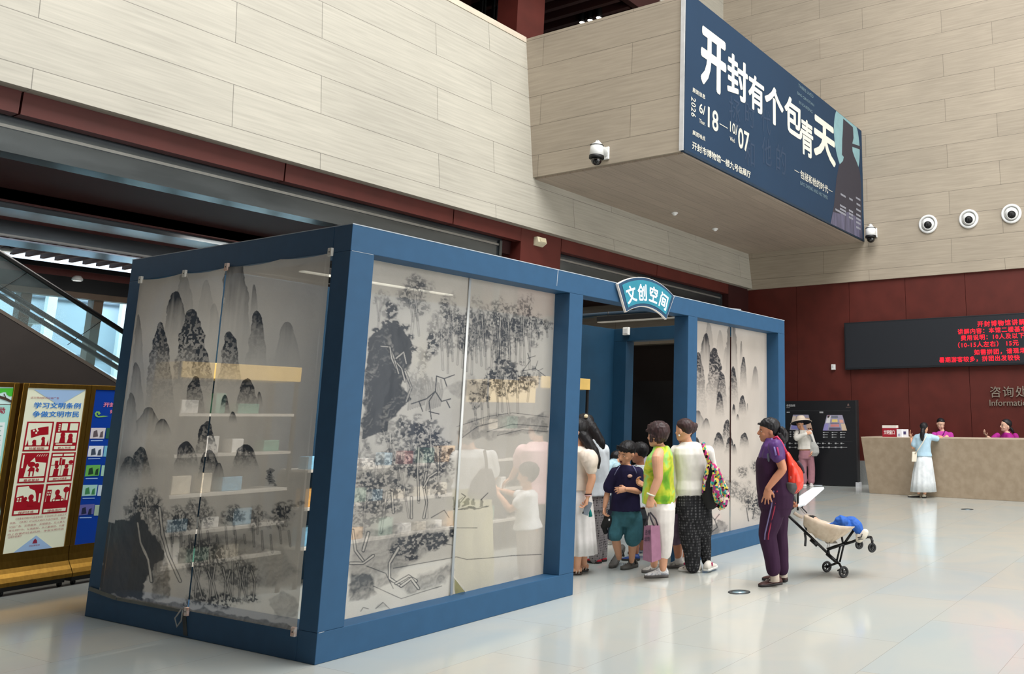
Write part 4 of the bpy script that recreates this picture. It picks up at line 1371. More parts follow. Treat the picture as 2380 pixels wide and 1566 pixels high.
mb = MB()
p0, p1 = gp(54, 178), gp(200, 138)
mb.fit('参观指南', (GX - 0.004, 0, 0), (0, -1, 0), (0, 0, 1), -p0.y, -p1.y, p0.z, p1.z, 0.02)
for zx0, zx1, zy0, zy1 in ((55, 112, 190, 198), (60, 112, 262, 276), (602, 665, 258, 284)):
    gquad(mb, zx0, zy0, zx1, zy1)
p0, p1 = gp(602, 284), gp(665, 258)
for cx in (660, 805, 945):
    for cy, w in ((602, 95), (640, 80), (680, 80)):
        gquad(mb, cx, cy - 8, cx + 26, cy + 10)
        gquad(mb, cx + 30, cy - 4, cx + w, cy + 3)
for cx in (110, 165):
    for cy in (595, 632, 668):
        gquad(mb, cx, cy - 8, cx + 26, cy + 10)
for cx in (95, 190, 560, 645, 745, 855, 950):
    for cy in (785, 850):
        gquad(mb, cx, cy - 14, cx + 30, cy + 12)
        gquad(mb, cx + 36, cy - 5, cx + (62 if cy < 800 else 110), cy + 3)
mb.build('guide_lettering', mat('guide lettering', (156, 158, 160), 0.6), g)
mb = MB()
for zy, a, b in ((243, 60, 1110), (750, 600, 1150)):
    gquad(mb, a, zy, b, zy + 3)
mb.build('divider_line', mat('guide divider', (66, 68, 72), 0.6), g)
mb = MB()
mb.add([gp(1060, 165), gp(1096, 165), gp(1090, 135), gp(1078, 122), gp(1066, 135)], [(0, 1, 2, 3, 4)])
gquad(mb, 1040, 182, 1120, 190)
mb.build('emblem', mat('guide emblem', (96, 78, 74), 0.6), g)


def floor_plan(quad, cols, seed):
    (x0, y0), (x1, y1), (x2, y2), (x3, y3) = quad
    rnd = random.Random(seed)

    def q(u, v, l):
        xa, ya = x0 + (x1 - x0) * u, y0 + (y1 - y0) * u
        xb, yb = x3 + (x2 - x3) * u, y3 + (y2 - y3) * u
        return gp(xa + (xb - xa) * v, ya + (yb - ya) * v, l)

    def patch(mb, u0, u1, v0, v1, l):
        mb.add([q(u0, v1, l), q(u1, v1, l), q(u1, v0, l), q(u0, v0, l)], [(0, 1, 2, 3)])
    base = MB()
    patch(base, 0, 1, 0, 1, 0.005)
    pl = base.build('floor_plan', mat('plan base ' + str(seed), (150, 146, 168), 0.6), g)
    for j, (u0, u1, v0, v1, c) in enumerate(cols):
        r = MB()
        patch(r, u0, u1, v0, v1, 0.0065)
        r.build('plan_room', mat('plan room %d%d' % (seed, j), c, 0.6), pl)


rooms = ((0, .2, .55, 1, (138, 132, 186)), (.8, 1, .55, 1, (206, 184, 160)), (.35, .65, .28, .45, (220, 196, 120)), (.3, .7, .6, .75, (196, 124, 120)), (.05, .25, .05, .5, (214, 212, 214)), (.75, .95, .3, .5, (214, 160, 146)),
         (.3, .7, .05, .2, (108, 112, 128)), (.25, .75, .8, .95, (84, 82, 104)), (.05, .2, .03, .2, (160, 76, 80)), (.28, .72, .5, .56, (112, 104, 124)))
floor_plan(((725, 315), (980, 315), (1058, 573), (657, 573)), rooms, 2)
rooms2 = ((0, .2, .1, .6, (206, 190, 176)), (.75, 1, .2, .95, (190, 160, 140)), (.3, .7, .1, .3, (120, 122, 134)), (.05, .4, .7, .95, (118, 118, 176)), (.8, 1, .85, 1, (200, 120, 90)), (.2, .3, .3, .6, (160, 80, 80)))
floor_plan(((165, 310), (420, 310), (490, 567), (110, 560)), rooms2, 1)

# ---------------------------------------------------------------- light-box notice boards left of the booth
BRASS = mat('brushed brass', (150, 112, 44), 0.34, 0.85, var=0.12, scale=40, stretch=(1, 1, 0.2))
BU = Vector((0.9904, 0.1385, 0))
BN = Vector((-BU.y, BU.x, 0))            # away from the viewer
BO = Vector((-0.011, 4.484, 0)) + BN * 0.10


def nb(px, py, lift=0.0):
    d = ray(px, py)
    o = BO - BN * lift
    return CAM + d * (BN.dot(o - CAM) / BN.dot(d))


def nu(px, py):
    p = nb(px, py) - BO
    return p.dot(BU), p.z


def notice_board(u0, u1, label, panel_rgb):
    t = thing('notice_board', label, 'notice board', BO + BU * ((u0 + u1) / 2), 'brass light-box notice boards')
    z0, z1, fr = 0.37, 1.935, 0.045
    for a, b, c, d in ((u0, u0 + fr, z0, z1), (u1 - fr, u1, z0, z1), (u0 + fr, u1 - fr, z1 - fr, z1)):
        MB().obox(BO + BU * a + Vector((0, 0, c)), BU * (b - a), BN * 0.09, (0, 0, d - c)).build('frame', BRASS, t, 0.004)
    pan = MB().obox(BO + BU * (u0 + fr) + BN * 0.012 + Vector((0, 0, z0)), BU * (u1 - u0 - 2 * fr), BN * 0.06, (0, 0, z1 - z0 - fr)).build('poster', mat('poster ' + label[-18:], panel_rgb, 0.35, var=0.02, emit=0.22), t)
    mb = MB()
    prof = [(0.0, z0), (-0.005, 0.30), (-0.02, 0.235), (-0.045, 0.195), (-0.075, 0.16), (-0.10, 0.12), (-0.10, 0.085), (0.09, 0.085), (0.09, z0)]
    mb.prism([BO + BU * u0 + BN * a + Vector((0, 0, z)) for a, z in prof], BU * (u1 - u0 - 0.004))
    mb.build('base', BRASS, t)
    MB().obox(BO + BU * (u0 + 0.02) - BN * 0.06 + Vector((0, 0, 0.04)), BU * (u1 - u0 - 0.06), BN * 0.14, (0, 0, 0.044)).build('underframe', BLACK, t)
    for uu in (u0 + 0.06, u1 - 0.06):
        c = BO + BU * uu - BN * 0.02
        MB().disc(c + Vector((0, 0, 0.026)) - BU * 0.01, BU, 0.026, 16, 0.02).build('caster', mat('caster rubber', (26, 26, 28), 0.5), t)
    return t, pan


u_c0, _ = nu(55, 893)
u_c1, _ = nu(214, 897)
bl, bl_p = notice_board(u_c0 - 0.68, u_c0 - 0.03, 'brass notice board with a green tree poster at the left edge', (196, 226, 222))
bc, bc_p = notice_board(u_c0, u_c1 - 0.002, 'brass notice board with a cream poster of six red papercut squares', (218, 222, 198))
br_, br_p = notice_board(u_c1, u_c1 + 0.64, 'brass notice board with a blue poster, half hidden by the booth', (12, 54, 140))
E = 0.22


def pm(name, rgb):
    return mat('print ' + name, rgb, 0.4, var=0.02, emit=E)


LIFT = 0.0


def npoly(mb, pts, lift=-0.009):
    mb.add([nb(x, y, lift) for x, y in pts], [tuple(range(len(pts)))[::-1]])


def ntext(mb, txt, x0, y0, x1, y1, h, bold=0.0, lift=-0.007):
    """lettering from (x0, y0) to (x1, y1) (left-bottom, right-bottom) with pixel height h"""
    o = BO - BN * lift
    a, b, c = nb(x0, y0, lift), nb(x1, y1, lift), nb(x0, y0 - h, lift)
    ua, ub = (a - BO).dot(BU), (b - BO).dot(BU)
    z0 = (a.z + b.z) / 2
    mb.fit(txt, o, BU, (0, 0, 1), ua, ub, z0, z0 + (c.z - a.z), bold)


def zc(zx, zy):                     # readings of the cream poster, zoomed 8.70 from (0, 880)
    return zx / 8.7, 880 + zy / 8.7


def z2(zx, zy):                     # zoomed 6.022 from (20, 960)
    return 20 + zx / 6.022, 960 + zy / 6.022


RP = pm('papercut red', (150, 18, 32))
CP = pm('poster cream', (218, 222, 198))
mb = MB()
npoly(mb, [(79, 905), (198, 907), (138, 942)])
mb.build('blue_triangle', pm('pale blue', (150, 180, 214)), bc_p)
mb = MB()
npoly(mb, [(22, 1291), (84, 1244), (127, 1277)])
mb.build('blue_triangle', pm('pale blue', (150, 180, 214)), bc_p)
mb = MB()
ntext(mb, '讲文明树新风公益广告', 71, 926.5, 137, 927.5, 5, 0.0)
mb.build('small_heading', pm('dark red', (140, 40, 56)), bc_p)
mb = MB()
ntext(mb, '学习文明条例', 78, 948, 187, 950, 14, 0.02)
ntext(mb, '争做文明市民', 75, 968, 183, 970, 14, 0.02)
mb.build('heading', pm('heading blue', (24, 110, 190)), bc_p)
caps = ('热爱祖国', '助人为乐', '尊老爱幼', '维护公共秩序', '保护环境', '绿色出行')
sq = (((262, 118), (640, 118), (575, 530), (192, 535)), ((672, 122), (1002, 122), (942, 522), (610, 526)), ((186, 560), (572, 552), (505, 970), (118, 982)), ((604, 552), (942, 545), (882, 945), (536, 965)), ((112, 1012), (498, 992), (428, 1415), (42, 1438)), ((530, 990), (880, 976), (814, 1385), (460, 1412)))


def in_sq(q, u, v):
    (x0, y0), (x1, y1), (x2, y2), (x3, y3) = q
    xa, ya = x0 + (x1 - x0) * u, y0 + (y1 - y0) * u
    xb, yb = x3 + (x2 - x3) * u, y3 + (y2 - y3) * u
    return z2(xa + (xb - xa) * v, ya + (yb - ya) * v)


def sp(mb, q, pts, lift=-0.0065):
    npoly(mb, [in_sq(q, u, v) for u, v in pts], lift)


def rect(u0, v0, u1, v1):
    return [(u0, v0), (u1, v0), (u1, v1), (u0, v1)]


def blob(u, v, r, ry=None, n=12):
    ry = ry or r
    return [(u + r * math.cos(2 * math.pi * i / n), v + ry * math.sin(2 * math.pi * i / n)) for i in range(n)]


for j, q in enumerate(sq):
    s_ = MB()
    sp(s_, q, rect(0, 0, 1, 1), -0.009)
    tile = s_.build('papercut_square', RP, bc_p)
    c, r = MB(), MB()
    sp(c, q, rect(.06, .84, .94, .95), -0.0075)
    ntext(r, caps[j], *in_sq(q, .22, .945), *in_sq(q, .78, .945), 5.6 if j != 3 else 5.4, 0.01, -0.005)
    if j == 0:
        sp(c, q, rect(.06, .05, .94, .80), -0.0075)
        sp(r, q, [(.18, .28), (.5, .2), (.82, .16), (.86, .44), (.55, .46), (.24, .55)])
        for u in (.32, .64):
            sp(r, q, blob(u + .05, .58 + (.1 if u < .5 else 0), .07))
            sp(r, q, [(u, .8), (u + .02, .62), (u + .12, .62), (u + .15, .8)])
        for u, v in ((.3, .3), (.4, .25), (.44, .3), (.4, .38)):
            sp(c, q, blob(u, v, .035), -0.005)
        for u in (.1, .84):
            sp(r, q, [(u, .8), (u + .04, .6), (u + .08, .8)])
    elif j == 1:
        sp(c, q, rect(.06, .38, .94, .72), -0.0075)
        sp(c, q, rect(.25, .05, .5, .3), -0.0075); sp(c, q, rect(.6, .05, .94, .3), -0.0075)
        for u, v in ((.35, .45), (.68, .5)):
            sp(r, q, blob(u, v, .1))
            sp(r, q, [(u - .12, .72), (u - .08, v + .06), (u + .1, v + .06), (u + .13, .72)])
        for i in range(4):
            sp(c, q, rect(.12, .08 + i * .07, .2, .12 + i * .07), -0.0075)
        sp(c, q, rect(.1, .75, .8, .79), -0.0075)
    elif j == 2:
        sp(c, q, [(.2, .8), (.25, .4), (.5, .15), (.55, .3), (.94, .34), (.94, .78)], -0.0075)
        sp(r, q, blob(.42, .38, .14, .09)); sp(r, q, [(.3, .6), (.4, .45), (.55, .5), (.56, .62)])
        sp(r, q, blob(.62, .42, .08)); sp(r, q, [(.6, .6), (.62, .48), (.72, .55), (.7, .66)]); sp(r, q, rect(.36, .6, .42, .78)); sp(r, q, rect(.5, .6, .55, .78))
        for i in range(5):
            sp(c, q, [(.55 + i * .08, .12), (.6 + i * .08, .05), (.62 + i * .08, .05), (.57 + i * .08, .12)], -0.0075)
        sp(c, q, rect(.06, .06, .12, .5), -0.0075)
    elif j == 3:
        sp(c, q, rect(.06, .05, .46, .12), -0.0075); sp(c, q, rect(.52, .05, .94, .12), -0.0075)
        sp(c, q, rect(.06, .17, .94, .8), -0.0075)
        for u in (.3, .7):
            sp(r, q, blob(u, .48, .08)); sp(r, q, [(u - .12, .8), (u - .09, .56), (u + .1, .56), (u + .1, .8)])
        sp(r, q, rect(.2, .28, .34, .42)); sp(r, q, rect(.38, .18, .46, .42)); sp(r, q, rect(.5, .24, .62, .42)); sp(r, q, rect(.06, .42, .94, .44)); sp(r, q, rect(.48, .2, .5, .8))
        sp(r, q, blob(.86, .34, .1, .07))
    elif j == 4:
        sp(c, q, [(.06, .4), (.06, .06), (.45, .04), (.5, .12), (.7, .2), (.75, .3), (.8, .55), (.6, .58), (.4, .5), (.3, .34)], -0.0075)
        sp(r, q, blob(.6, .42, .1)); sp(r, q, [(.52, .7), (.55, .5), (.7, .5), (.74, .7)]); sp(r, q, blob(.4, .46, .07))
        for u, v in ((.1, .42), (.2, .42), (.1, .5), (.2, .5)):
            sp(c, q, rect(u, v, u + .06, v + .05), -0.0075)
        sp(c, q, rect(.88, .3, .94, .6), -0.0075)
    else:
        sp(c, q, [(.08, .06), (.94, .05), (.94, .58), (.06, .6)], -0.0075)
        sp(r, q, rect(.08, .2, .26, .6)); sp(r, q, blob(.84, .22, .12, .1)); sp(r, q, rect(.82, .3, .87, .6))
        sp(r, q, blob(.5, .3, .1)); sp(r, q, [(.42, .54), (.46, .38), (.58, .38), (.7, .46), (.66, .54)])
        for u in (.4, .72):
            sp(r, q, blob(u, .56, .08, .06)); sp(c, q, blob(u, .56, .045, .034), -0.005)
        for u, v in ((.1, .26), (.18, .26), (.1, .34), (.18, .34)):
            sp(c, q, rect(u, v, u + .05, v + .05), -0.005)
    c.build('papercut_ground', CP, tile)
    r.build('papercut_figure', RP, tile)
mb = MB()
for j, (txt, x0, y0, x1, y1) in enumerate((('《河南省文明行为促进条例》于2022年3月1日起正式', 36, 1208, 154, 1198), ('实施。《条例》对公民文明行为进行规范，鼓励', 23, 1216, 152, 1208), ('公益广告、志愿服务、无偿献血、见义勇为', 21, 1226, 150, 1216), ('等文明行为，从我做起，从小事做起，共建', 20, 1234, 149, 1225), ('向上向善的社会风尚，争做文明市民', 18, 1243, 148, 1233), ('让城市更美好', 18, 1251, 50, 1248))):
    ntext(mb, txt, x0, y0, x1, y1, 5, 0.0)
mb.build('body_text', pm('body text red', (150, 70, 78)), bc_p)
mb = MB()
npoly(mb, [(75, 1263), (86.5, 1262), (86, 1256), (82, 1251), (78, 1256)], -0.007)
ntext(mb, '开封博物馆', 67, 1271, 92, 1268, 4, 0.0)
mb.build('emblem', pm('emblem red', (134, 40, 62)), bc_p)
# green tree poster
mb = MB()
npoly(mb, [(-40, 902), (34.5, 902), (34, 916), (31, 920), (22, 921), (16, 917), (14, 911), (8, 911), (0, 914), (-40, 916)])
mb.build('leaves', pm('leaf green', (70, 176, 54)), bl_p)
mb = MB()
npoly(mb, [(-30, 905), (0, 919), (12, 923), (8, 915), (10, 914), (15, 924), (30, 932), (30, 937), (12, 930), (-30, 916)], -0.007)
npoly(mb, [(-40, 939), (30, 939), (30, 940.5), (-40, 940.5)], -0.007)
mb.build('branch', pm('branch brown', (72, 56, 46)), bl_p)
mb = MB()
npoly(mb, [(-40, 942), (29, 942), (10, 1100), (-10, 1294), (-60, 1296)])
mb.build('lower_field', pm('mint', (160, 212, 202)), bl_p)
mb = MB()
npoly(mb, [(-40, 982), (12, 981), (1, 1060), (-40, 1062)], -0.007)
mb.build('text_field', pm('pale field', (216, 226, 224)), bl_p)
mb = MB()
ntext(mb, '动', -3, 961, 11, 961, 15, 0.03, -0.006)
mb.build('heading', pm('heading crimson', (150, 36, 60)), bl_p)
mb = MB()
for j, (x1, y) in enumerate(((6, 989), (2, 1000), (3, 1011), (1, 1022), (1, 1033))):
    npoly(mb, [(-30, y), (x1, y), (x1 - .3, y + 2), (-30, y + 2)], -0.005)
mb.build('text_lines', pm('teal line', (96, 150, 140)), bl_p)
# blue poster
mb = MB()
ntext(mb, '开封', 240, 946, 268, 946, 11, 0.025, -0.007)
ntext(mb, '好', 255, 961, 266, 961, 9, 0.025, -0.007)
mb.build('heading', pm('heading rose', (206, 120, 140)), br_p)
mb = MB()
o = [(220, 961), (224, 956), (231, 956), (234, 961), (230, 964), (227, 962), (229, 960), (226, 959), (224, 962), (228, 967), (240, 966), (252, 967), (240, 969), (228, 970), (222, 967)]
npoly(mb, o, -0.007)
mb.build('cloud_scroll', pm('cloud green', (120, 170, 84)), br_p)
ths = (((212, 994), (246, 994), (242, 1019), (209, 1019)), ((207, 1036), (241, 1036), (238, 1061), (203, 1061)), ((201, 1081), (234, 1080), (230, 1105), (197, 1107)), ((193, 1127), (227, 1126), (223, 1151), (190, 1153)), ((185, 1173), (220, 1171), (217, 1194), (183, 1198)))
tc = ((196, 190, 192), (200, 206, 214), (96, 164, 80), (150, 190, 180), (92, 92, 150))
for j, q in enumerate(ths):
    m0 = MB()
    npoly(m0, q, -0.008)
    th = m0.build('thumbnail', pm('thumb %d' % j, tc[j]), br_p)
    c, d = MB(), MB()
    (x0, y0), (x1, y1), (x2, y2), (x3, y3) = q
    npoly(c, [(x0 + 6, y0 + 8), (x0 + 14, y0 + 5), (x0 + 16, y0 + 20), (x0 + 4, y0 + 22)], -0.006)
    npoly(c, [(x0 + 22, y0 + 10), (x0 + 28, y0 + 7), (x0 + 27, y0 + 22), (x0 + 19, y0 + 22)], -0.006)
    c.build('thumbnail_figure', pm('thumb dark %d' % j, ((90, 80, 84), (60, 70, 84), (34, 60, 44), (60, 120, 76), (34, 40, 66))[j]), th)
    npoly(d, [(x0 + 36, y0), (x0 + 60, y0), (x0 + 58, y0 + 25), (x0 + 33, y0 + 25)], -0.008)
    d.build('thumbnail', pm('thumb second %d' % j, ((40, 84, 66), (110, 170, 190), (150, 190, 170), (180, 196, 204), (150, 170, 150))[j]), br_p)
    e = MB()
    npoly(e, [(x3 + 2, y3 + 4), (x3 + 30, y3 + 3.4), (x3 + 30, y3 + 5.4), (x3 + 2, y3 + 6)], -0.008)
    e.build('caption', pm('caption pale', (150, 176, 214)), br_p)

# ---------------------------------------------------------------- escalator
YE = 12.3
es = thing('escalator', 'dark escalator with glass balustrade rising to the upper left beyond the notice boards', 'escalator', (3, YE, 0))
a, b = at(0, 721, Y=YE), at(272, 886.5, Y=YE)
dr2 = (b - a).normalized()
top, bot = a - dr2 * 6, a + dr2 * ((a.z - 0.25) / -dr2.z)
SKIRT = mat('escalator cladding', (58, 50, 46), 0.4, 0.4, var=0.15, scale=1.5)
MB().prism([top, bot, bot + Vector((1.6, 0, 0)), bot + Vector((1.6, 0, -0.25)), Vector((bot.x, YE, 0)), Vector((top.x - 1, YE, 0)), Vector((top.x - 1, YE, top.z))], (0, 1.0, 0)).build('truss', SKIRT, es)
MB().prism([top + Vector((0, -0.02, -0.04)), bot + Vector((0, -0.02, -0.04)), bot + Vector((0, -0.02, 0.02)), top + Vector((0, -0.02, 0.02))], (0, 0.12, 0)).build('deck_edge', mat('escalator deck edge', (92, 84, 76), 0.35, 0.6), es)
RUB = mat('handrail rubber', (16, 18, 20), 0.35, var=0.1)
h0, h1 = at(0, 588, Y=YE), at(288, 772, Y=YE)
dh = (h1 - h0).normalized()
MB().tube([h0 - dh * 6, h0 + dh * 4.6], 0.045, 12).build('handrail', RUB, es)
for yy, (p0, p1) in ((YE + 0.9, ((0, 668), (280, 841))), (YE + 1.25, ((0, 688), (276, 856)))):
    q0, q1 = at(*p0, Y=yy), at(*p1, Y=yy)
    dq = (q1 - q0).normalized()
    MB().tube([q0 - dq * 6, q0 + dq * 4.2], 0.045, 12).build('handrail', RUB, es)
bal = bpy.data.materials.new('balustrade glass')
bal.use_nodes = True
nt = bal.node_tree
gl = nt.nodes['Principled BSDF']
gl.inputs['Base Color'].default_value = (0.5, 0.6, 0.62, 1)
gl.inputs['Roughness'].default_value = 0.05
tr = nt.nodes.new('ShaderNodeBsdfTransparent')
tr.inputs['Color'].default_value = (0.86, 0.93, 0.93, 1)
mx = nt.nodes.new('ShaderNodeMixShader')
nzb = nt.nodes.new('ShaderNodeTexNoise')
nzb.inputs['Scale'].default_value = 1.0
mrb = nt.nodes.new('ShaderNodeMapRange')
mrb.inputs['To Min'].default_value, mrb.inputs['To Max'].default_value = 0.08, 0.14
nt.links.new(nzb.outputs['Fac'], mrb.inputs['Value'])
nt.links.new(mrb.outputs[0], mx.inputs['Fac'])
nt.links.new(tr.outputs[0], mx.inputs[1])
nt.links.new(gl.outputs[0], mx.inputs[2])
nt.links.new(mx.outputs[0], nt.nodes['Material Output'].inputs['Surface'])
MB().prism([h0 - dh * 6, h0 + dh * 4.6, h0 + dh * 4.6 + Vector((0, 0, -0.85)), h0 - dh * 6 + Vector((0, 0, -0.85))], (0, 0.012, 0)).build('balustrade', bal, es)
mb = MB()
for s in (0.5, 1.9, 3.3):
    q = h0 + dh * s
    mb.tube([q, q + Vector((-0.5, 0, -0.5))], 0.006, 6)
    mb.build('glass_joint', RUB, es) if s > 3 else None
t = thing('camera_box', 'small white camera on the outdoor side of the escalator window', 'security camera', at(77, 748, Y=15.6))
p = at(76, 746, Y=15.6)
MB().box(p.x - 0.13, p.x + 0.13, p.y - 0.15, p.y + 0.15, p.z - 0.06, p.z + 0.07).build('housing', WHITE, t, 0.01)
MB().tube([p, p + Vector((-0.05, 0.1, -0.2)), p + Vector((-0.06, 0.15, -0.45))], 0.04, 10).build('bracket', WHITE, t)
for k2, (px, py) in enumerate(((14, 579), (180, 647))):
    pz = at(px, py, Z=4.6 if k2 == 0 else 4.3)
    t = thing('ceiling_lamp', ('small round lamp at the left end of the slatted ceiling', 'small round lamp under the red-brown round beam')[k2], 'lamp', pz)
    MB().lathe(pz, (0, 0, -1), [(-0.05, 0.05), (0, 0.09), (0.04, 0.09), (0.045, 0.07)], 18).build('housing', WHITE, t)
    MB().disc(pz + Vector((0, 0, -0.045)), (0, 0, -1), 0.07, 18, 0.006).build('lens', mat('dim lens', (240, 236, 230), 0.4, emit=0.5), t)
# ================================================================== people
UP = Vector((0, 0, 1))
CR = Vector((0.47910, -0.87776, 0)).normalized()       # to the right across the hall, as the photo sees it
CF = Vector((0.86302, 0.47099, 0)).normalized()        # away from the camera


def fuse(mb, voxel, smooth=4, fold=0.0, freq=9.0, stretch=(1, 1, 0.35), factor=0.5, seed=0):
    """closed shapes -> one continuous skin, relaxed, with soft cloth folds"""
    me = bpy.data.meshes.new('tmp')
    me.from_pydata([tuple(v) for v in mb.v], [], mb.f)
    ob = bpy.data.objects.new('tmp', me)
    COL.objects.link(ob)
    r = ob.modifiers.new('r', 'REMESH')
    r.mode = 'VOXEL'
    r.voxel_size = voxel
    r.adaptivity = 0
    sm = ob.modifiers.new('s', 'SMOOTH')
    sm.iterations = smooth
    sm.factor = factor
    out = bpy.data.meshes.new_from_object(ob.evaluated_get(bpy.context.evaluated_depsgraph_get()))
    bpy.data.objects.remove(ob)
    bpy.data.meshes.remove(me)
    n = len(out.vertices)
    if fold and n:
        co = np.empty(n * 3)
        no = np.empty(n * 3)
        out.vertices.foreach_get('co', co)
        out.vertices.foreach_get('normal', no)
        co, no = co.reshape(-1, 3), no.reshape(-1, 3)
        q = co * freq * np.array(stretch) + seed * 7.3
        h = np.array([noise.noise(Vector(v)) + 0.5 * noise.noise(Vector(v) * 2.3) for v in q])
        co += no * (h * fold)[:, None]
        out.vertices.foreach_set('co', co.reshape(-1))
    out.polygons.foreach_set('use_smooth', np.ones(len(out.polygons), bool))
    out.update()
    return out


HEAD = np.array([  # height above chin, half width, half depth, centre offset forward (for a head 1 high)
    (0.00, 0.10, 0.10, 0.25), (0.06, 0.19, 0.22, 0.17), (0.18, 0.265, 0.32, 0.09), (0.33, 0.305, 0.385, 0.03), (0.48, 0.325, 0.415, 0.0),
    (0.63, 0.335, 0.43, -0.02), (0.77, 0.32, 0.41, -0.03), (0.89, 0.245, 0.325, -0.035), (0.965, 0.14, 0.19, -0.035), (1.0, 0.03, 0.04, -0.035)])


def head_at(t):
    return [float(np.interp(t, HEAD[:, 0], HEAD[:, j])) for j in (1, 2, 3)]


def fabric(name, stops, scale=6.0, rough=0.75, detail=3.0, kind='noise', stretch=(1, 1, 1)):
    """cloth whose colour runs through several stops (position, rgb)"""
    if name in MATS:
        return MATS[name]
    m = bpy.data.materials.new(name)
    m.use_nodes = True
    nt = m.node_tree
    b = nt.nodes['Principled BSDF']
    N = nt.nodes.new
    tc = N('ShaderNodeTexCoord')
    mp = N('ShaderNodeMapping')
    mp.inputs['Scale'].default_value = stretch
    nt.links.new(tc.outputs['Object'], mp.inputs[0])
    if kind == 'noise':
        t = N('ShaderNodeTexNoise')
        t.inputs['Detail'].default_value = detail
        t.inputs['Distortion'].default_value = 0.6
        o = t.outputs['Fac']
    elif kind == 'dots':
        t = N('ShaderNodeTexVoronoi')
        t.inputs['Randomness'].default_value = 0.25
        o = t.outputs['Distance']
    else:
        t = N('ShaderNodeTexVoronoi')
        o = t.outputs['Color']
    t.inputs['Scale'].default_value = scale
    nt.links.new(mp.outputs[0], t.inputs['Vector'])
    rp = N('ShaderNodeValToRGB')
    el = rp.color_ramp.elements
    el[0].position, el[1].position = stops[0][0], stops[-1][0]
    for p, _ in stops[1:-1]:
        el.new(p)
    for e, (_, c) in zip(sorted(el, key=lambda e: e.position), stops):
        e.color = (*lin(c), 1)
    if kind in ('dots', 'cells'):
        rp.color_ramp.interpolation = 'CONSTANT'
    nt.links.new(o, rp.inputs['Fac'])
    nt.links.new(rp.outputs['Color'], b.inputs['Base Color'])
    b.inputs['Roughness'].default_value = rough
    b.inputs['Specular IOR Level'].default_value = 0.25
    MATS[name] = m
    return m


def plain(name, rgb, rough=0.8):
    return mat('cloth ' + name, rgb, rough, var=0.06, scale=14, spec=0.2)


SKIN = mat('skin', (214, 160, 128), 0.5, var=0.05, scale=10, spec=0.35)
SKIN_T = mat('sun-tanned skin', (188, 128, 98), 0.5, var=0.07, scale=10, spec=0.35)
SKIN_P = mat('pale skin', (226, 184, 160), 0.5, var=0.04, scale=10, spec=0.35)
HAIR = mat('black hair', (22, 20, 23), 0.5, var=0.5, scale=60, spec=0.35, stretch=(1, 1, 0.15))
HAIR_B = mat('dark brown hair', (54, 36, 36), 0.5, var=0.5, scale=50, spec=0.35, stretch=(1, 1, 0.2))
EYE = mat('dark eye', (22, 16, 16), 0.2)
EYEW = mat('eye white', (226, 220, 214), 0.3)
LIP = mat('lips', (168, 88, 82), 0.45)
LIP_D = mat('open mouth', (92, 32, 34), 0.5)
BROW = mat('eyebrow', (44, 34, 32), 0.7)


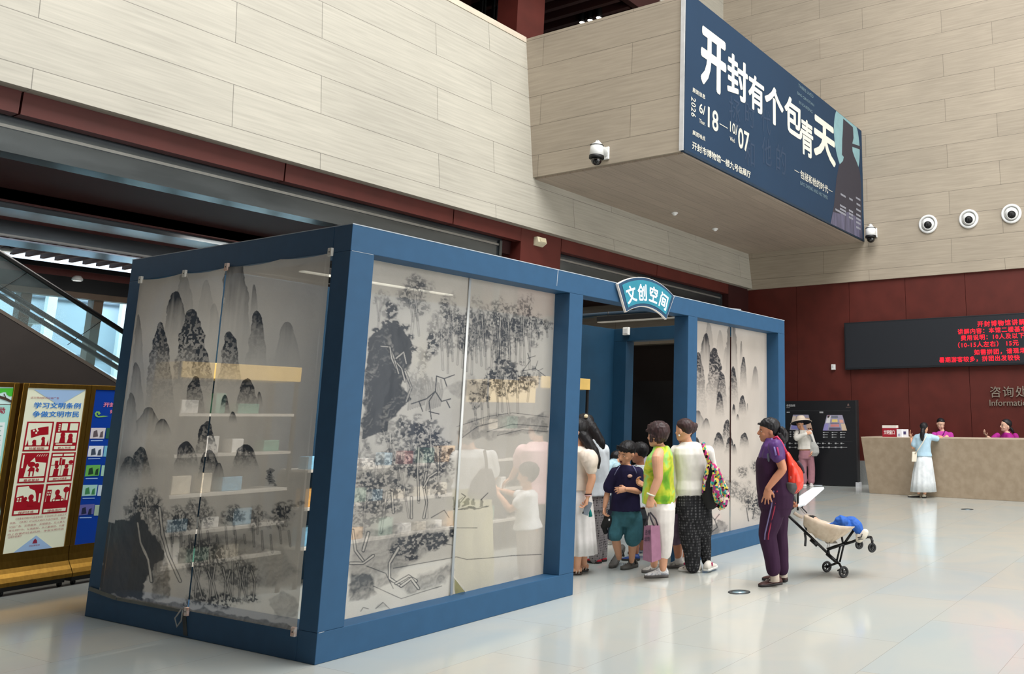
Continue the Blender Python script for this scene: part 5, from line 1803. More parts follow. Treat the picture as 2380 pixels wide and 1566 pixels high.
class Fig:
    def __init__(s, label, gx, gy, theta, skin=SKIN, voxel=0.006, k=1.0, group=None, dd=0.0):
        g = at(gx, gy, Z=0)
        s.D0 = depth(g) + dd
        s.t = thing('person', label, 'person', g, group)
        a = math.radians(theta)
        s.f = CF * math.cos(a) + CR * math.sin(a)
        s.r = CR * math.cos(a) - CF * math.sin(a)
        s.skin, s.vox, s.k = skin, voxel, k
        s.mb = MB()

    def P(s, x, y, d=0.0):
        return at(x, y, D=s.D0 + d)

    def ring(s, c, hw, hd, n=24, sq=1.0, f=None, r=None):
        f, r = f or s.f, r or s.r
        out = []
        for i in range(n):
            a = 2 * math.pi * i / n
            ca, sa = math.cos(a), math.sin(a)
            ca = math.copysign(abs(ca) ** sq, ca)
            sa = math.copysign(abs(sa) ** sq, sa)
            out.append(c + r * (hw * ca) + f * (hd * sa))
        return out

    def trunk(s, rows, ease=0.0, mb=None, sq=0.85):
        """rows: (point, half width, half depth) from the hem upwards"""
        (mb or s.mb).loft([s.ring(p, w + ease, d + ease, sq=sq) for p, w, d in rows])

    def limb(s, pts, rad, mb=None, ease=0.0, seg=14):
        """smooth tapering limb through its joints"""
        pts = [Vector(p) for p in pts]
        P_, R_ = [], []
        n = len(pts)
        for i in range(n - 1):
            p0, p1, p2, p3 = pts[max(i - 1, 0)], pts[i], pts[i + 1], pts[min(i + 2, n - 1)]
            for j in range(5):
                t = j / 5
                lin_ = p1.lerp(p2, t)
                cr_ = 0.5 * ((2 * p1) + (p2 - p0) * t + (2 * p0 - 5 * p1 + 4 * p2 - p3) * t * t + (3 * p1 - p0 - 3 * p2 + p3) * t ** 3)
                P_.append(lin_.lerp(cr_, 0.55))
                R_.append(rad[i] * (1 - t) + rad[i + 1] * t + ease)
        P_.append(pts[-1])
        R_.append(rad[-1] + ease)
        mb = mb or s.mb
        mb.tube(P_, R_, seg)
        mb.sphere(P_[0], R_[0] * 0.98, 12, 8)
        mb.sphere(P_[-1], R_[-1] * 0.98, 12, 8)

    def head(s, top, chin, yaw=None, pitch=0.0, face=True, hair=None, mouth='closed', ears=True):
        """head from chin to crown; yaw is the way the face looks"""
        a = math.radians(yaw)
        hf = CF * math.cos(a) + CR * math.sin(a)
        hr = CR * math.cos(a) - CF * math.sin(a)
        ax = (Vector(top) - Vector(chin))
        h = ax.length
        # chin sits forward of the crown
        c0 = Vector(chin) - hf * (0.25 * h * 0.9)
        ax = (Vector(top) + hf * 0.035 * h - c0).normalized()
        hf = (hf - ax * hf.dot(ax)).normalized()
        hr = hf.cross(ax).normalized()
        s.h, s.c0, s.ax, s.hf, s.hr = h, c0, ax, hf, hr

        def hp(t, side=0.0, fw=0.0):
            return c0 + ax * (t * h) + hr * (side * h) + hf * (fw * h)
        s.hp = hp
        rings = []
        for t, w, d, o in HEAD:
            rings.append(s.ring(hp(t, 0, o), w * h, d * h, 20, 0.9, hf, hr))
        s.mb.loft(rings)
        # brow, nose, cheeks, chin
        s.mb.tube([hp(.56, 0, .37), hp(.47, 0, .425), hp(.36, 0, .485), hp(.325, 0, .44)], [.03 * h, .045 * h, .062 * h, .05 * h], 10)
        for q in (-1, 1):
            s.mb.sphere(hp(.335, q * .055, .425), .04 * h, 10, 7)
            s.mb.sphere(hp(.36, q * .19, .26), .10 * h, 10, 8)
            if ears:
                s.mb.sphere(hp(.45, q * .345, -.05), .11 * h, 12, 8, sx=.32, sy=.75, sz=1.1, ax=(hr, hf, ax))
        s.mb.sphere(hp(.215, 0, .36), .075 * h, 10, 8, sx=1.3, sy=.7, sz=.55, ax=(hr, hf, ax))
        if face:
            for q in (-1, 1):
                e = MB().sphere(hp(.49, q * .135, .352), .062 * h, 14, 8, sx=1.0, sy=.42, sz=.42, ax=(hr, hf, ax)).build('eye', EYEW, s.t)
                MB().sphere(hp(.49, q * .13, .370), .032 * h, 12, 8, sx=1, sy=.5, sz=.85, ax=(hr, hf, ax)).build('iris', EYE, e)
                MB().tube([hp(.565, q * .05, .395), hp(.585, q * .13, .385), hp(.565, q * .21, .33)], [.012 * h, .016 * h, .008 * h], 8).build('eyebrow', BROW, s.t)
            if mouth == 'open':
                MB().sphere(hp(.195, 0, .408), .075 * h, 14, 8, sx=1, sy=.4, sz=.62, ax=(hr, hf, ax)).build('mouth', LIP_D, s.t)
            else:
                MB().tube([hp(.205, -.10, .375), hp(.212, -.04, .418), hp(.208, 0, .42), hp(.212, .04, .418), hp(.205, .10, .375)], [.008 * h, .022 * h, .022 * h, .022 * h, .008 * h], 8).build('lips', LIP, s.t)

    def cap(s, front=.76, side=.5, back=.12, thick=.07, m=HAIR, extra=None, name='hair', fold=.006, freq=40, sweep=0.0):
        """hair that covers the skull down to a hairline which falls towards the nape"""
        mb = MB()
        n = 36
        rings = []
        for j in range(11):
            q = j / 10
            ring = []
            for i in range(n):
                a = 2 * math.pi * i / n
                fw, sd = math.sin(a), math.cos(a)
                w = (1 - fw) / 2                                   # 0 front, 1 back
                lo = front + (side - front) * min(1, w * 2) ** 1.6 if w < .5 else side + (back - side) * ((w - .5) * 2) ** .7
                lo += sweep * sd * (1 - w)
                t = lo + (1.0 - lo) * q
                hw, hd, o = head_at(t)
                g = thick * (math.sin(min(1, q * 1.5) * math.pi / 2)) * (.62 + .55 * w)
                if j == 0:
                    g = -.03
                up = thick * max(0, (t - .75) / .25) * .9
                ring.append(s.hp(t + up, sd * (hw + g), o + fw * (hd + g)))
            rings.append(ring)
        mb.loft(rings)
        if extra:
            extra(mb)
        me = fuse(mb, max(.005, s.vox), 3, fold, freq, (1, 1, .3))
        me.materials.append(m)
        return link(name, me, s.t)

    def hand(s, wrist, tip, palm, curl=0.35, thumb=1, size=1.0, spread=0.12):
        """palm, four unequal bent fingers and a thumb off the side of the palm"""
        w, tp = Vector(wrist), Vector(tip)
        d = (tp - w).normalized()
        pn = Vector(palm)
        pn = (pn - d * pn.dot(d)).normalized()                     # the way the palm looks
        sd = d.cross(pn).normalized()
        z = size
        s.mb.tube([w - d * .01 * z, w + d * .03 * z, w + d * .065 * z, w + d * .092 * z], [.027 * z, .036 * z, .041 * z, .038 * z], 14, 0.42, pn)
        for i, (o, L) in enumerate(((-.031, .90), (-.0105, 1.0), (.0105, .95), (.030, .76))):
            p = w + d * (.086 - .006 * abs(i - 1.2)) * z + sd * o * z
            dirn = (d + sd * (spread * (i - 1.5) / 1.5)).normalized()
            pts, a = [p], 0.0
            for seg in (.042, .027, .022):
                a += curl * (0.75 + 0.12 * i)
                dn = (dirn * math.cos(a) + pn * math.sin(a))
                p = p + dn * (seg * L * z)
                pts.append(p)
            s.mb.tube(pts, [.0092 * z, .0086 * z, .0080 * z, .0068 * z], 9)
            s.mb.sphere(pts[-1], .0068 * z, 8, 6)
        q = w + d * .028 * z - sd * (.030 * z) * thumb + pn * .006 * z
        q1 = q + (d * .65 - sd * thumb * .55 + pn * .35).normalized() * .042 * z
        q2 = q1 + (d * .9 - sd * thumb * .1 + pn * .45).normalized() * .033 * z
        s.mb.tube([q - d * .012 * z, q, q1, q2], [.014 * z, .0135 * z, .0105 * z, .0085 * z], 9)
        s.mb.sphere(q2, .0085 * z, 8, 6)

    def foot(s, ankle, toe, size=1.0):
        a, t = Vector(ankle), Vector(toe)
        d = Vector((t.x - a.x, t.y - a.y, 0)).normalized()
        z = size
        s.mb.tube([a + UP * .02, a - UP * (a.z - .05) * .5, Vector((a.x, a.y, .045)) - d * .02], [.034 * z, .036 * z, .036 * z], 12)
        b = Vector((a.x, a.y, min(a.z, .05)))
        s.mb.tube([b - d * .05 * z, b + d * .04 * z, b + d * .12 * z, b + d * .17 * z], [.03 * z, .038 * z, .036 * z, .022 * z], 12, .7, UP)

    def finish(s, name='body'):
        me = fuse(s.mb, s.vox, 3, factor=.4)
        me.materials.append(s.skin)
        return link(name, me, s.t)

    def wear(s, name, mb, m, voxel=.009, smooth=5, fold=.006, freq=9, stretch=(1, 1, .35), seed=0, parent=None):
        me = fuse(mb, voxel, smooth, fold, freq, stretch, seed=seed)
        me.materials.append(m)
        return link(name, me, parent or s.t)

    def shoe(s, heel, toe, w, h, m, sole=None, lift=0.0, name='shoe', pitch=0.0, strap=None, collar=.6, thick=.02):
        """shoe on the floor from heel to toe; pitch lifts the heel"""
        a, b = Vector(heel), Vector(toe)
        a.z = b.z = 0
        L = (b - a).length
        d = (b - a).normalized()
        n = Vector((-d.y, d.x, 0))
        prof = ((0.0, .62, .55 * collar + .3), (.06, .78, .9), (.2, .86, 1.0), (.35, .84, .96), (.5, .92, .74), (.68, 1.0, .58), (.84, .95, .48), (.95, .68, .38), (1.0, .3, .22))

        def tr(p):
            q = p - b * 1.0
            along = (p - b).dot(d)
            return p + UP * (max(0, -along - .06) * math.tan(pitch) + lift)
        rings, sol = [], []
        for u, ww, hh in prof:
            c = a + d * (L * u)
            ring, rs = [], []
            for i in range(14):
                t = math.pi * 2 * i / 14
                cx, sz = math.cos(t), math.sin(t)
                zz = thick + (h * hh - thick) * max(0, sz) ** .7 if sz > 0 else thick * .9
                ring.append(tr(c + n * (cx * w * ww * .5 * (1 if sz < .2 else .92)) + UP * max(zz, thick * .9)))
                rs.append(tr(c + n * (cx * w * ww * .53) + UP * (thick * 1.15 if sz >= 0 else 0.001)))
            rings.append(ring)
            sol.append(rs)
        sh = MB().loft(rings).build(name, m, s.t)
        MB().loft(sol).build('sole', sole or m, sh)
        return sh


def mid(a, b, t=.5):
    return Vector(a).lerp(Vector(b), t)


SOLE_W = mat('white sole', (226, 226, 222), 0.6)
SOLE_D = mat('dark sole', (40, 36, 36), 0.7)
SOLE_G = mat('grey sole', (96, 92, 90), 0.7)

# ---------------------------------------------------------------- woman in purple, with the pushchair behind her
PF = Fig('woman in a purple tracksuit with a red pack, in profile, pulling the pushchair', 1797, 1358, -93, SKIN_T, .0055)
P = PF.P
PF.head(P(1788, 974), P(1776, 1025), -96)
PF.limb([P(1789, 1012), P(1795, 1034)], [.052, .062])
tor = [(P(1803, 1172), .17, .125), (P(1803, 1146), .185, .148), (P(1798, 1110), .16, .145), (P(1794, 1080), .16, .132), (P(1794, 1056), .175, .122), (P(1796, 1036), .165, .10), (P(1796, 1024), .10, .07), (P(1794, 1018), .062, .058)]
PF.trunk(tor, -.012)
LS, LE, LW, LH = P(1802, 1036, -.175), P(1819, 1090, -.21), P(1785, 1134, -.24), P(1781, 1170, -.235)
PF.limb([LS, mid(LS, LE), LE, mid(LE, LW), LW], [.052, .048, .042, .038, .027])
PF.hand(LW, LH, CF * 1.0 + CR * .25, .22, -1, 1.0, .28)
RS, RE, RW = P(1800, 1036, .175), P(1822, 1092, .23), P(1834, 1152, .12)
PF.limb([RS, mid(RS, RE), RE, mid(RE, RW), RW], [.05, .046, .041, .036, .027])
PF.hand(RW, P(1838, 1178, .06), -CF * .4 + CR, .9, 1, 1.0)
HL, KL, AL = P(1800, 1172, -.08), P(1784, 1243, -.10), P(1801, 1336, -.10)
HR_, KR, AR = P(1808, 1172, .08), P(1811, 1242, .10), P(1820, 1328, .12)
for h_, k_, a_ in ((HL, KL, AL), (HR_, KR, AR)):
    PF.limb([h_, mid(h_, k_), k_, mid(k_, a_), a_], [.085, .078, .056, .05, .034])
PF.finish()
PURP = fabric('purple sheen cloth', [(.3, (66, 38, 84)), (.5, (88, 56, 116)), (.72, (60, 36, 72))], 5, .45)  # upper shirt: its sheen in the light is put into the purple
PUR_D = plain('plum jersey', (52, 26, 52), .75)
mb = MB()
PF.trunk([(P(1794, 1086), .155, .126)] + tor[3:7] + [(P(1794, 1017), .066, .062)], .012, mb)
PF.limb([LS, mid(LS, LE, .3), P(1809, 1060, -.2)], [.07, .072, .068], mb)
PF.limb([RS, mid(RS, RE, .3), mid(RS, RE, .5)], [.07, .07, .066], mb)
PF.wear('shirt', mb, PURP, .008, 4, .011, 11, (1, 1, .5), 1)
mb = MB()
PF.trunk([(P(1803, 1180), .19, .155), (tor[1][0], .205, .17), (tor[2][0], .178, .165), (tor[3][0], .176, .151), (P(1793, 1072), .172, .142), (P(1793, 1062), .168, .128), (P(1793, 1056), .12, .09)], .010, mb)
PF.wear('shirt_shaded_lower', mb, PUR_D, .008, 4, .006, 9, (1, 1, .4), 2)  # lower part of the same shirt, its shade put in as plum
mb = MB()
PF.trunk([(P(1804, 1196), .17, .135), (P(1804, 1170), .20, .165), (P(1803, 1146), .20, .165)], .004, mb)
PF.limb([HL, mid(HL, KL), KL, mid(KL, AL, .5), P(1797, 1322, -.1)], [.115, .108, .088, .078, .072], mb)
PF.limb([HR_, mid(HR_, KR), KR, mid(KR, AR, .5), P(1818, 1322, .11)], [.112, .104, .084, .074, .068], mb)
PF.wear('trousers', mb, PUR_D, .009, 4, .008, 8, (1, 1, .35), 3)
for nm, c, off in (('grey_stripe', (112, 104, 140), -.012), ('red_stripe', (150, 52, 72), .022)):
    q = MB()
    pts = [P(x, y, dd) for x, y, dd in ((1801, 1140, -.204), (1796, 1175, -.198), (1788, 1210, -.195), (1781, 1240, -.19), (1780, 1254, -.188))]
    q.tube([p + CR * off for p in pts], .007, 6, .5, CF)
    q.build(nm, plain(nm, c), PF.t)
    q = MB()
    pts = [P(x, y, dd) for x, y, dd in ((1796, 1019, -.10), (1799, 1027, -.17), (1802, 1040, -.243), (1806, 1058, -.272))]
    q.tube([p + CR * (off * .8) - CF * .004 for p in pts], .009, 6, .5, CF)
    q.build(nm, plain(nm + ' sleeve', (126, 112, 168) if off < 0 else (176, 60, 110)), PF.t)
q = MB()
q.tube([P(1786, 1024, -.03), P(1779, 1024, -.02), P(1775, 1034, -.01), P(1774, 1042, 0)], [.018, .02, .018, .012], 8, .5, CR)
q.build('collar', plain('collar black', (30, 20, 34)), PF.t)
PF.cap(.70, .56, .12, .06, HAIR, fold=.005)
q = MB()
q.tube([P(1806, 1003, .0), P(1815, 999, -.01), P(1823, 1008, -.02), P(1824, 1022, -.03), P(1820, 1030, -.02)], [.03, .045, .045, .035, .018], 12)
q.tube([P(1806, 1003, .0), P(1812, 1012, -.03), P(1818, 1022, -.05), P(1823, 1028, -.05)], [.03, .04, .032, .02], 12)
PF.wear('ponytail', q, HAIR, .006, 2, .007, 40, (1, 1, .4))
q = MB()
q.tube([P(1766, 985, -.01), P(1762, 985, 0), P(1765, 982, .02)], [.012, .008, .004], 6)
q.build('hair_wisp', HAIR, PF.t)
BR_S = mat('brown leather', (76, 46, 42), 0.45, var=0.12)
SOCK = plain('cream sock', (206, 192, 178))
for ank, hx, tx, dd, yy in ((AL, (1815, 1357), (1764, 1364), -.10, 0), (AR, (1829, 1352), (1772, 1347), .12, 0)):
    sh = PF.shoe(at(hx[0], hx[1], Z=0), at(tx[0], tx[1], Z=0), .098, .085, BR_S, SOLE_D, name='sandal')
    q = MB().tube([ank + UP * .06, ank, Vector((ank.x, ank.y, .05))], [.042, .042, .045], 14)
    so = q.build('sock', SOCK, PF.t)
    MB().sphere(ank - CF * .04 + UP * .022 + CR * .012, .011, 10, 6, sx=1, sy=.3, sz=1).build('sock_motif', BLACK, so)
    a_, b_ = at(hx[0], hx[1], Z=0), at(tx[0], tx[1], Z=0)
    d_ = (b_ - a_).normalized()
    n_ = Vector((-d_.y, d_.x, 0))
    for u in (.42, .58):
        c = a_.lerp(b_, u)
        MB().sphere(c + UP * (.058 if u < .5 else .046) - n_ * .03, .014, 10, 6, sx=1.2, sy=.6, sz=.5).sphere(c + UP * (.058 if u < .5 else .046) + n_ * .03, .014, 10, 6, sx=1.2, sy=.6, sz=.5).build('cut_out', SOCK, sh)
# her drawstring pack
bp_ = thing('drawstring_backpack', 'bright red drawstring backpack with a grey base worn by the woman in purple', 'backpack', P(1845, 1105))
RED_N = mat('red nylon', (232, 62, 44), 0.4, var=0.12, scale=12, spec=0.5)
mb = MB()
bag = [((1828, 1050), .035, .02), ((1833, 1062), .075, .032), ((1839, 1080), .125, .055), ((1845, 1100), .155, .085), ((1846, 1118), .165, .095), ((1843, 1134), .15, .085), ((1840, 1145), .09, .05)]
mb.loft([PF.ring(PF.P(x, y, -.02), w, d) for (x, y), w, d in bag])
PF.wear('bag', mb, RED_N, .007, 3, .022, 12, (1, 1, .25), 5, bp_)
mb = MB()
mb.loft([PF.ring(PF.P(x, y, -.04), w, d) for (x, y), w, d in (((1836.5, 1120), .155, .083), ((1837, 1132), .155, .09), ((1838, 1142), .12, .07), ((1840, 1149), .06, .035))])
PF.wear('base_panel', mb, mat('grey pack base', (70, 68, 70), 0.7), .007, 3, .008, 12, (1, 1, .5), 6, bp_)
MB().tube([P(1797, 1019, -.12), P(1806, 1015, -.14), P(1815, 1026, -.15), P(1822, 1040, -.13), P(1828, 1051, -.08)], .013, 8, .5, CF).build('shoulder_strap', mat('pink-red strap', (206, 52, 92), 0.5), bp_)
MB().tube([P(1790, 1050, -.16), P(1785, 1056, -.18), P(1787, 1072, -.17), P(1786, 1084, -.16)], .011, 6, .5, CF).build('strap_tail', mat('grey webbing', (96, 100, 112), 0.7), bp_)
MB().tube([P(1843, 1140, -.06), P(1845, 1160, -.06), P(1839, 1176, -.05)], .008, 6).build('drawcord', BLACK, bp_)
MB().tube([P(1854, 1072, .08), P(1864, 1086, .1), P(1867, 1100, .08)], .016, 8, .5, CF).build('side_strap', mat('navy webbing', (28, 26, 40), 0.6), bp_)
MB().sphere(P(1839, 1110, -.145), .012, 8, 6, sx=.8, sy=.4, sz=2.2).build('logo_mark', mat('pale print on pack', (244, 206, 200), 0.5), bp_)

# ---------------------------------------------------------------- pushchair tipped back on its rear wheels
n1, n2 = at(1961, 1342.5, Z=0), at(1922, 1329.5, Z=0)
axm = (n1 + n2) / 2
SD = depth(axm)
st = thing('pushchair', 'black folding pushchair with a beige sling seat, tipped back on its rear wheels', 'pushchair', axm)


def Q(zx, zy, d=0.0):
    return at(1820 + zx / 6.809, 1120 + zy / 6.809, D=SD + d)


FR = mat('black anodised frame', (16, 16, 18), 0.35, 0.3)


def bar(name, pts, r=.013, m=FR):
    return MB().tube([Q(*p) for p in pts], r, 10).build(name, m, st)


wheel_m = mat('wheel rubber', (20, 20, 22), 0.6)
hub_m = mat('wheel spokes', (34, 34, 36), 0.4)
AXD = (n1 - n2).normalized()


def wheel(c, r, name='wheel'):
    c = Vector(c)
    w = MB()
    u = UP
    v = AXD.cross(u).normalized()
    w.tube([c + u * (math.cos(2 * math.pi * i / 28) * (r - .012)) + v * (math.sin(2 * math.pi * i / 28) * (r - .012)) for i in range(28)], .013, 8, closed=True)
    o = w.build(name, wheel_m, st)
    h = MB()
    h.disc(c - AXD * .014, AXD, .018, 14, .028)
    for i in range(5):
        a = 2 * math.pi * i / 5 + .3
        d = u * math.cos(a) + v * math.sin(a)
        h.tube([c + d * .012, c + d * (r - .014)], [.006, .008], 6)
    h.build('spokes', hub_m, o)


rw = .054
wheel(n1 + UP * rw * 1.05, rw * 1.05)
wheel(n2 + UP * rw * 1.05, rw * 1.05)
wheel(Q(1408, 1038, -.12), .048)
wheel(Q(1205, 990, .16), .048)
bar('main_tube', ((45, 495), (450, 880), (860, 1275)), .014)
bar('slide_joint', ((440, 905), (500, 960), (540, 1000)), .022)
bar('lower_joint', ((690, 1130), (860, 1275)), .019)
bar('seat_strut', ((700, 1065), (850, 1015), (965, 980)), .016)
bar('front_arm', ((960, 985), (1100, 945), (1180, 910), (1340, 868), (1395, 876)), .014)
bar('near_fork', ((1390, 872, -.06), (1412, 930, -.1), (1410, 1030, -.13)), .014)
bar('far_fork', ((1230, 900, .1), (1210, 930, .14), (1205, 985, .15)), .012)
for dx in (0, 52):
    bar('rear_strut', ((912 + dx, 985), (846 + dx, 1262)), .0105)
bar('upright', ((1140, 730), (960, 985)), .014)
bar('upright', ((930, 868), (948, 980)), .011)
bar('short_link', ((712, 1070), (730, 1160)), .014)
MB().tube([n2 + UP * .056, Q(860, 1278), Q(890, 1290), n1 + UP * .056], .012, 10).build('rear_axle', FR, st)
bar('brake_lever', ((905, 1375, -.1), (862, 1402, -.12)), .007)
hb = MB()
hb.tube([Q(78, 455, .0), Q(150, 395, 0), Q(185, 330, 0), Q(175, 240, .04), Q(130, 205, .06)], [.018, .022, .018, .014, .013], 10)
hb.build('handle', mat('foam grip', (22, 26, 30), 0.7), st)
bar('handle_post', ((240, 130, -.1), (236, 300, -.1), (232, 445, -.1)), .011)
# sling seat: a sagging trough of cloth
rows_ = []
near = [(330, 520), (420, 548), (560, 610), (720, 662), (900, 694), (1040, 706), (1135, 712)]
bot_ = [(318, 640), (385, 770), (520, 880), (660, 945), (760, 962), (840, 925), (1080, 770)]
far = [(360, 500), (450, 535), (580, 590), (740, 640), (910, 672), (1050, 690), (1140, 706)]
NV = 14
vs, fs = [], []
for i in range(7 * 4 - 3):
    a, t = divmod(i, 4)
    t /= 4
    b = min(a + 1, 6)

    def L(arr):
        return (arr[a][0] * (1 - t) + arr[b][0] * t, arr[a][1] * (1 - t) + arr[b][1] * t)
    n_, b_, f_ = Q(*L(near), -.20), Q(*L(bot_), 0.0), Q(*L(far), .20)
    for j in range(NV + 1):
        u = j / NV
        th = u * math.pi
        m_ = (n_ + f_) / 2
        p = m_ + (n_ - m_) * math.cos(th) + (b_ - m_) * math.sin(th)
        p += UP * (.006 * math.sin(i * 2.1 + 3 * u) * math.sin(th)) + CR * (.008 * math.sin(i * 1.7 + 6 * u) * math.sin(th))
        vs.append(p)
W_ = NV + 1
for i in range(7 * 4 - 4):
    for j in range(NV):
        fs.append((i * W_ + j, i * W_ + j + 1, (i + 1) * W_ + j + 1, (i + 1) * W_ + j))
sl = MB().add(vs, fs, True).build('sling_seat', fabric('beige canvas', [(.3, (196, 176, 154)), (.7, (212, 196, 176))], 14, .8), st)
sd_ = sl.modifiers.new('thick', 'SOLIDIFY'); sd_.thickness = .006
MB().obox(Q(650, 935), Q(830, 930) - Q(650, 935), Q(690, 975) - Q(650, 935), CF * .05).build('seat_label', mat('grey seat binding', (120, 112, 104), 0.7), st)
for pts in (((720, 960), (690, 1060)), ((742, 962), (725, 1040))):
    bar('webbing', pts, .005, mat('pale webbing', (190, 188, 184), 0.7))
bar('webbing', ((265, 400, -.05), (345, 500, -.1)), .006, mat('pale webbing', (190, 188, 184), 0.7))
bar('webbing', ((290, 395, -.05), (380, 490, -.1)), .006, mat('grey-black webbing', (60, 60, 62), 0.7))
bar('hanging_strap', ((345, 800), (358, 900), (350, 1010)), .013, mat('grey-black webbing', (60, 60, 62), 0.7))
bar('ring_clip', ((290, 375), (320, 355), (300, 405)), .008)
bar('cloth_tail', ((175, 485), (240, 530), (310, 555)), .018, mat('beige tail', (200, 184, 166), 0.8))
cn = MB()
A_, B_, C_, D_ = Q(248, 262, -.12), Q(480, 105, .2), Q(652, 98, .2), Q(246, 402, -.16)
A2, B2 = D_, Q(420, 300, .0)
cn.add([Q(250, 255, .16), Q(478, 106, .2), Q(652, 98, .0), Q(640, 118, -.1), Q(350, 372, -.2), Q(246, 402, -.2)], [(0, 1, 2, 3, 4, 5)])
co_ = cn.build('canopy', mat('white canopy', (226, 236, 242), 0.35), st)
sd_ = co_.modifiers.new('thick', 'SOLIDIFY'); sd_.thickness = .015
MB().tube([Q(500, 126, .15), Q(540, 132, .12), Q(580, 122, .08)], .006, 6).build('canopy_slot', mat('canopy slot', (150, 150, 150), 0.6), co_)

# toddler asleep in the sling
TF = Fig('toddler in blue trousers lying in the beige sling of the pushchair, one sandalled foot out', 1945, 1337, 90, SKIN_P, .006)
TF.D0 = SD
mb = TF.mb
TF.limb([Q(850, 760, .03), Q(730, 800, .02), Q(620, 780, .02), Q(545, 725, .02)], [.07, .085, .085, .06])
TF.limb([Q(545, 725, .02), Q(505, 695, .02)], [.035, .035])
c_ = Q(465, 670, .02)
TF.mb.sphere(c_, .085, 18, 12)
TF.limb([Q(610, 750, -.06), Q(760, 720, -.09), Q(900, 672, -.08)], [.032, .027, .02])
TF.hand(Q(896, 672, -.08), Q(960, 676, -.06), -UP, .5, 1, .55)
for pts in (((830, 730, -.05), (925, 605, -.07), (1020, 690, -.04)), ((850, 730, .06), (1080, 640, .02), (1195, 770, -.03), (1215, 850, -.05))):
    TF.limb([Q(*p) for p in pts], [.05, .048, .04, .026][:len(pts)])
TF.finish()
mb = MB()
TF.limb([Q(820, 735, -.06), Q(925, 612, -.07), Q(1000, 690, -.05)], [.055, .062, .05], mb)
TF.limb([Q(850, 740, .06), Q(960, 660, .05), Q(1090, 640, .0), Q(1170, 700, -.03), Q(1200, 765, -.035)], [.055, .062, .064, .058, .052], mb)
TF.limb([Q(740, 790, .02), Q(850, 750, 0)], [.085, .08], mb)
TF.wear('trousers', mb, mat('cloth bright blue', (24, 84, 168), 0.7, var=0.15, scale=20), .006, 3, .008, 16, (1, 1, 1), 4)
mb = MB()
TF.limb([Q(540, 725, .02), Q(620, 780, .02), Q(730, 800, .02)], [.07, .095, .095], mb)
TF.wear('shirt', mb, plain('toddler shirt', (190, 200, 214)), .007, 3, .004)
mb = MB()
mb.sphere(Q(452, 662, .03), .088, 16, 10)
TF.wear('hair', mb, HAIR, .007, 2, .004, 40)
mb = MB()
TF.limb([Q(1200, 838, -.05), Q(1215, 905, -.07)], [.036, .034], mb)
TF.limb([Q(1200, 905, -.06), Q(1270, 840, -.07), Q(1300, 795, -.07)], [.036, .042, .036], mb)
TF.wear('sandal', mb, plain('cream sandal', (216, 208, 192), .6), .005, 2, 0)
MB().tube([Q(1180, 880, -.1), Q(1240, 870, -.11), Q(1252, 820, -.1)], .006, 6).build('sandal_strap', BLACK, TF.t)
MB().tube([Q(1190, 905, -.1), Q(1260, 900, -.1), Q(1310, 860, -.08)], .007, 6).build('sandal_strap', mat('grey sandal trim', (120, 116, 108), 0.6), TF.t)

# ---------------------------------------------------------------- woman in the white jumper with a knitted bag
WF = Fig('woman in a white jumper and dark dotted trousers seen from behind', 1613, 1329, -28, SKIN, .0055)
P = WF.P
WF.head(P(1592, 976), P(1582, 1024), -52)
WF.limb([P(1592, 1012), P(1600, 1036)], [.05, .055])
wt = [(P(1606, 1168), .168, .12), (P(1606, 1148), .165, .118), (P(1606, 1115), .15, .108), (P(1607, 1080), .165, .112), (P(1608, 1055), .185, .108), (P(1607, 1041), .17, .085), (P(1604, 1032), .10, .065), (P(1600, 1026), .062, .056)]
WF.trunk(wt, -.012)
LS, LE, LW = P(1571, 1048, 0), P(1570, 1096, -.01), P(1573, 1153, -.06)
RS, RE, RW = P(1646, 1048, .02), P(1655, 1094, .06), P(1648, 1118, .26)
WF.limb([LS, mid(LS, LE), LE, mid(LE, LW), LW], [.05, .046, .040, .036, .027])
WF.hand(LW, P(1579, 1183, -.08), WF.r * 1 + CF * .2, .3, 1, .98)
WF.limb([RS, mid(RS, RE), RE, mid(RE, RW), RW], [.05, .046, .040, .036, .027])
WF.hand(RW, P(1640, 1118, .42), -WF.r, .9, -1, .98)
H1, K1, A1 = P(1596, 1172, -.02), P(1606, 1258, -.03), P(1612, 1314, -.05)
H2, K2, A2_ = P(1626, 1172, .04), P(1637, 1252, .06), P(1642, 1304, .08)
for h_, k_, a_ in ((H1, K1, A1), (H2, K2, A2_)):
    WF.limb([h_, mid(h_, k_), k_, mid(k_, a_), a_], [.085, .078, .055, .05, .035])
WF.finish()
mb = MB()
WF.trunk([(P(1607, 1150), .158, .118), (P(1607, 1143), .165, .128), (P(1607, 1135), .17, .132)] + wt[2:7] + [(P(1601, 1027), .066, .06)], .014, mb)
WF.limb([LS, mid(LS, LE), LE, mid(LE, LW), P(1573, 1149, -.055)], [.068, .064, .058, .052, .042], mb)
WF.limb([RS, mid(RS, RE), RE, mid(RE, RW), RW], [.066, .062, .058, .05, .042], mb)
WF.wear('jumper', mb, plain('white knit', (232, 228, 222), .85), .008, 4, .010, 10, (1, 1, .22), 8)
mb = MB()
WF.trunk([(P(1626, 1246), .09, .06), (P(1622, 1228), .15, .10), (P(1616, 1200), .182, .135), (P(1610, 1170), .185, .14), (P(1608, 1146), .165, .125)], .006, mb)
WF.limb([P(1600, 1185, -.02), P(1602, 1225, -.03), K1, mid(K1, A1), P(1609, 1316, -.05)], [.12, .115, .098, .085, .072], mb)
WF.limb([P(1634, 1185, .04), P(1637, 1225, .05), K2, mid(K2, A2_), P(1641, 1302, .08)], [.10, .09, .075, .066, .056], mb)
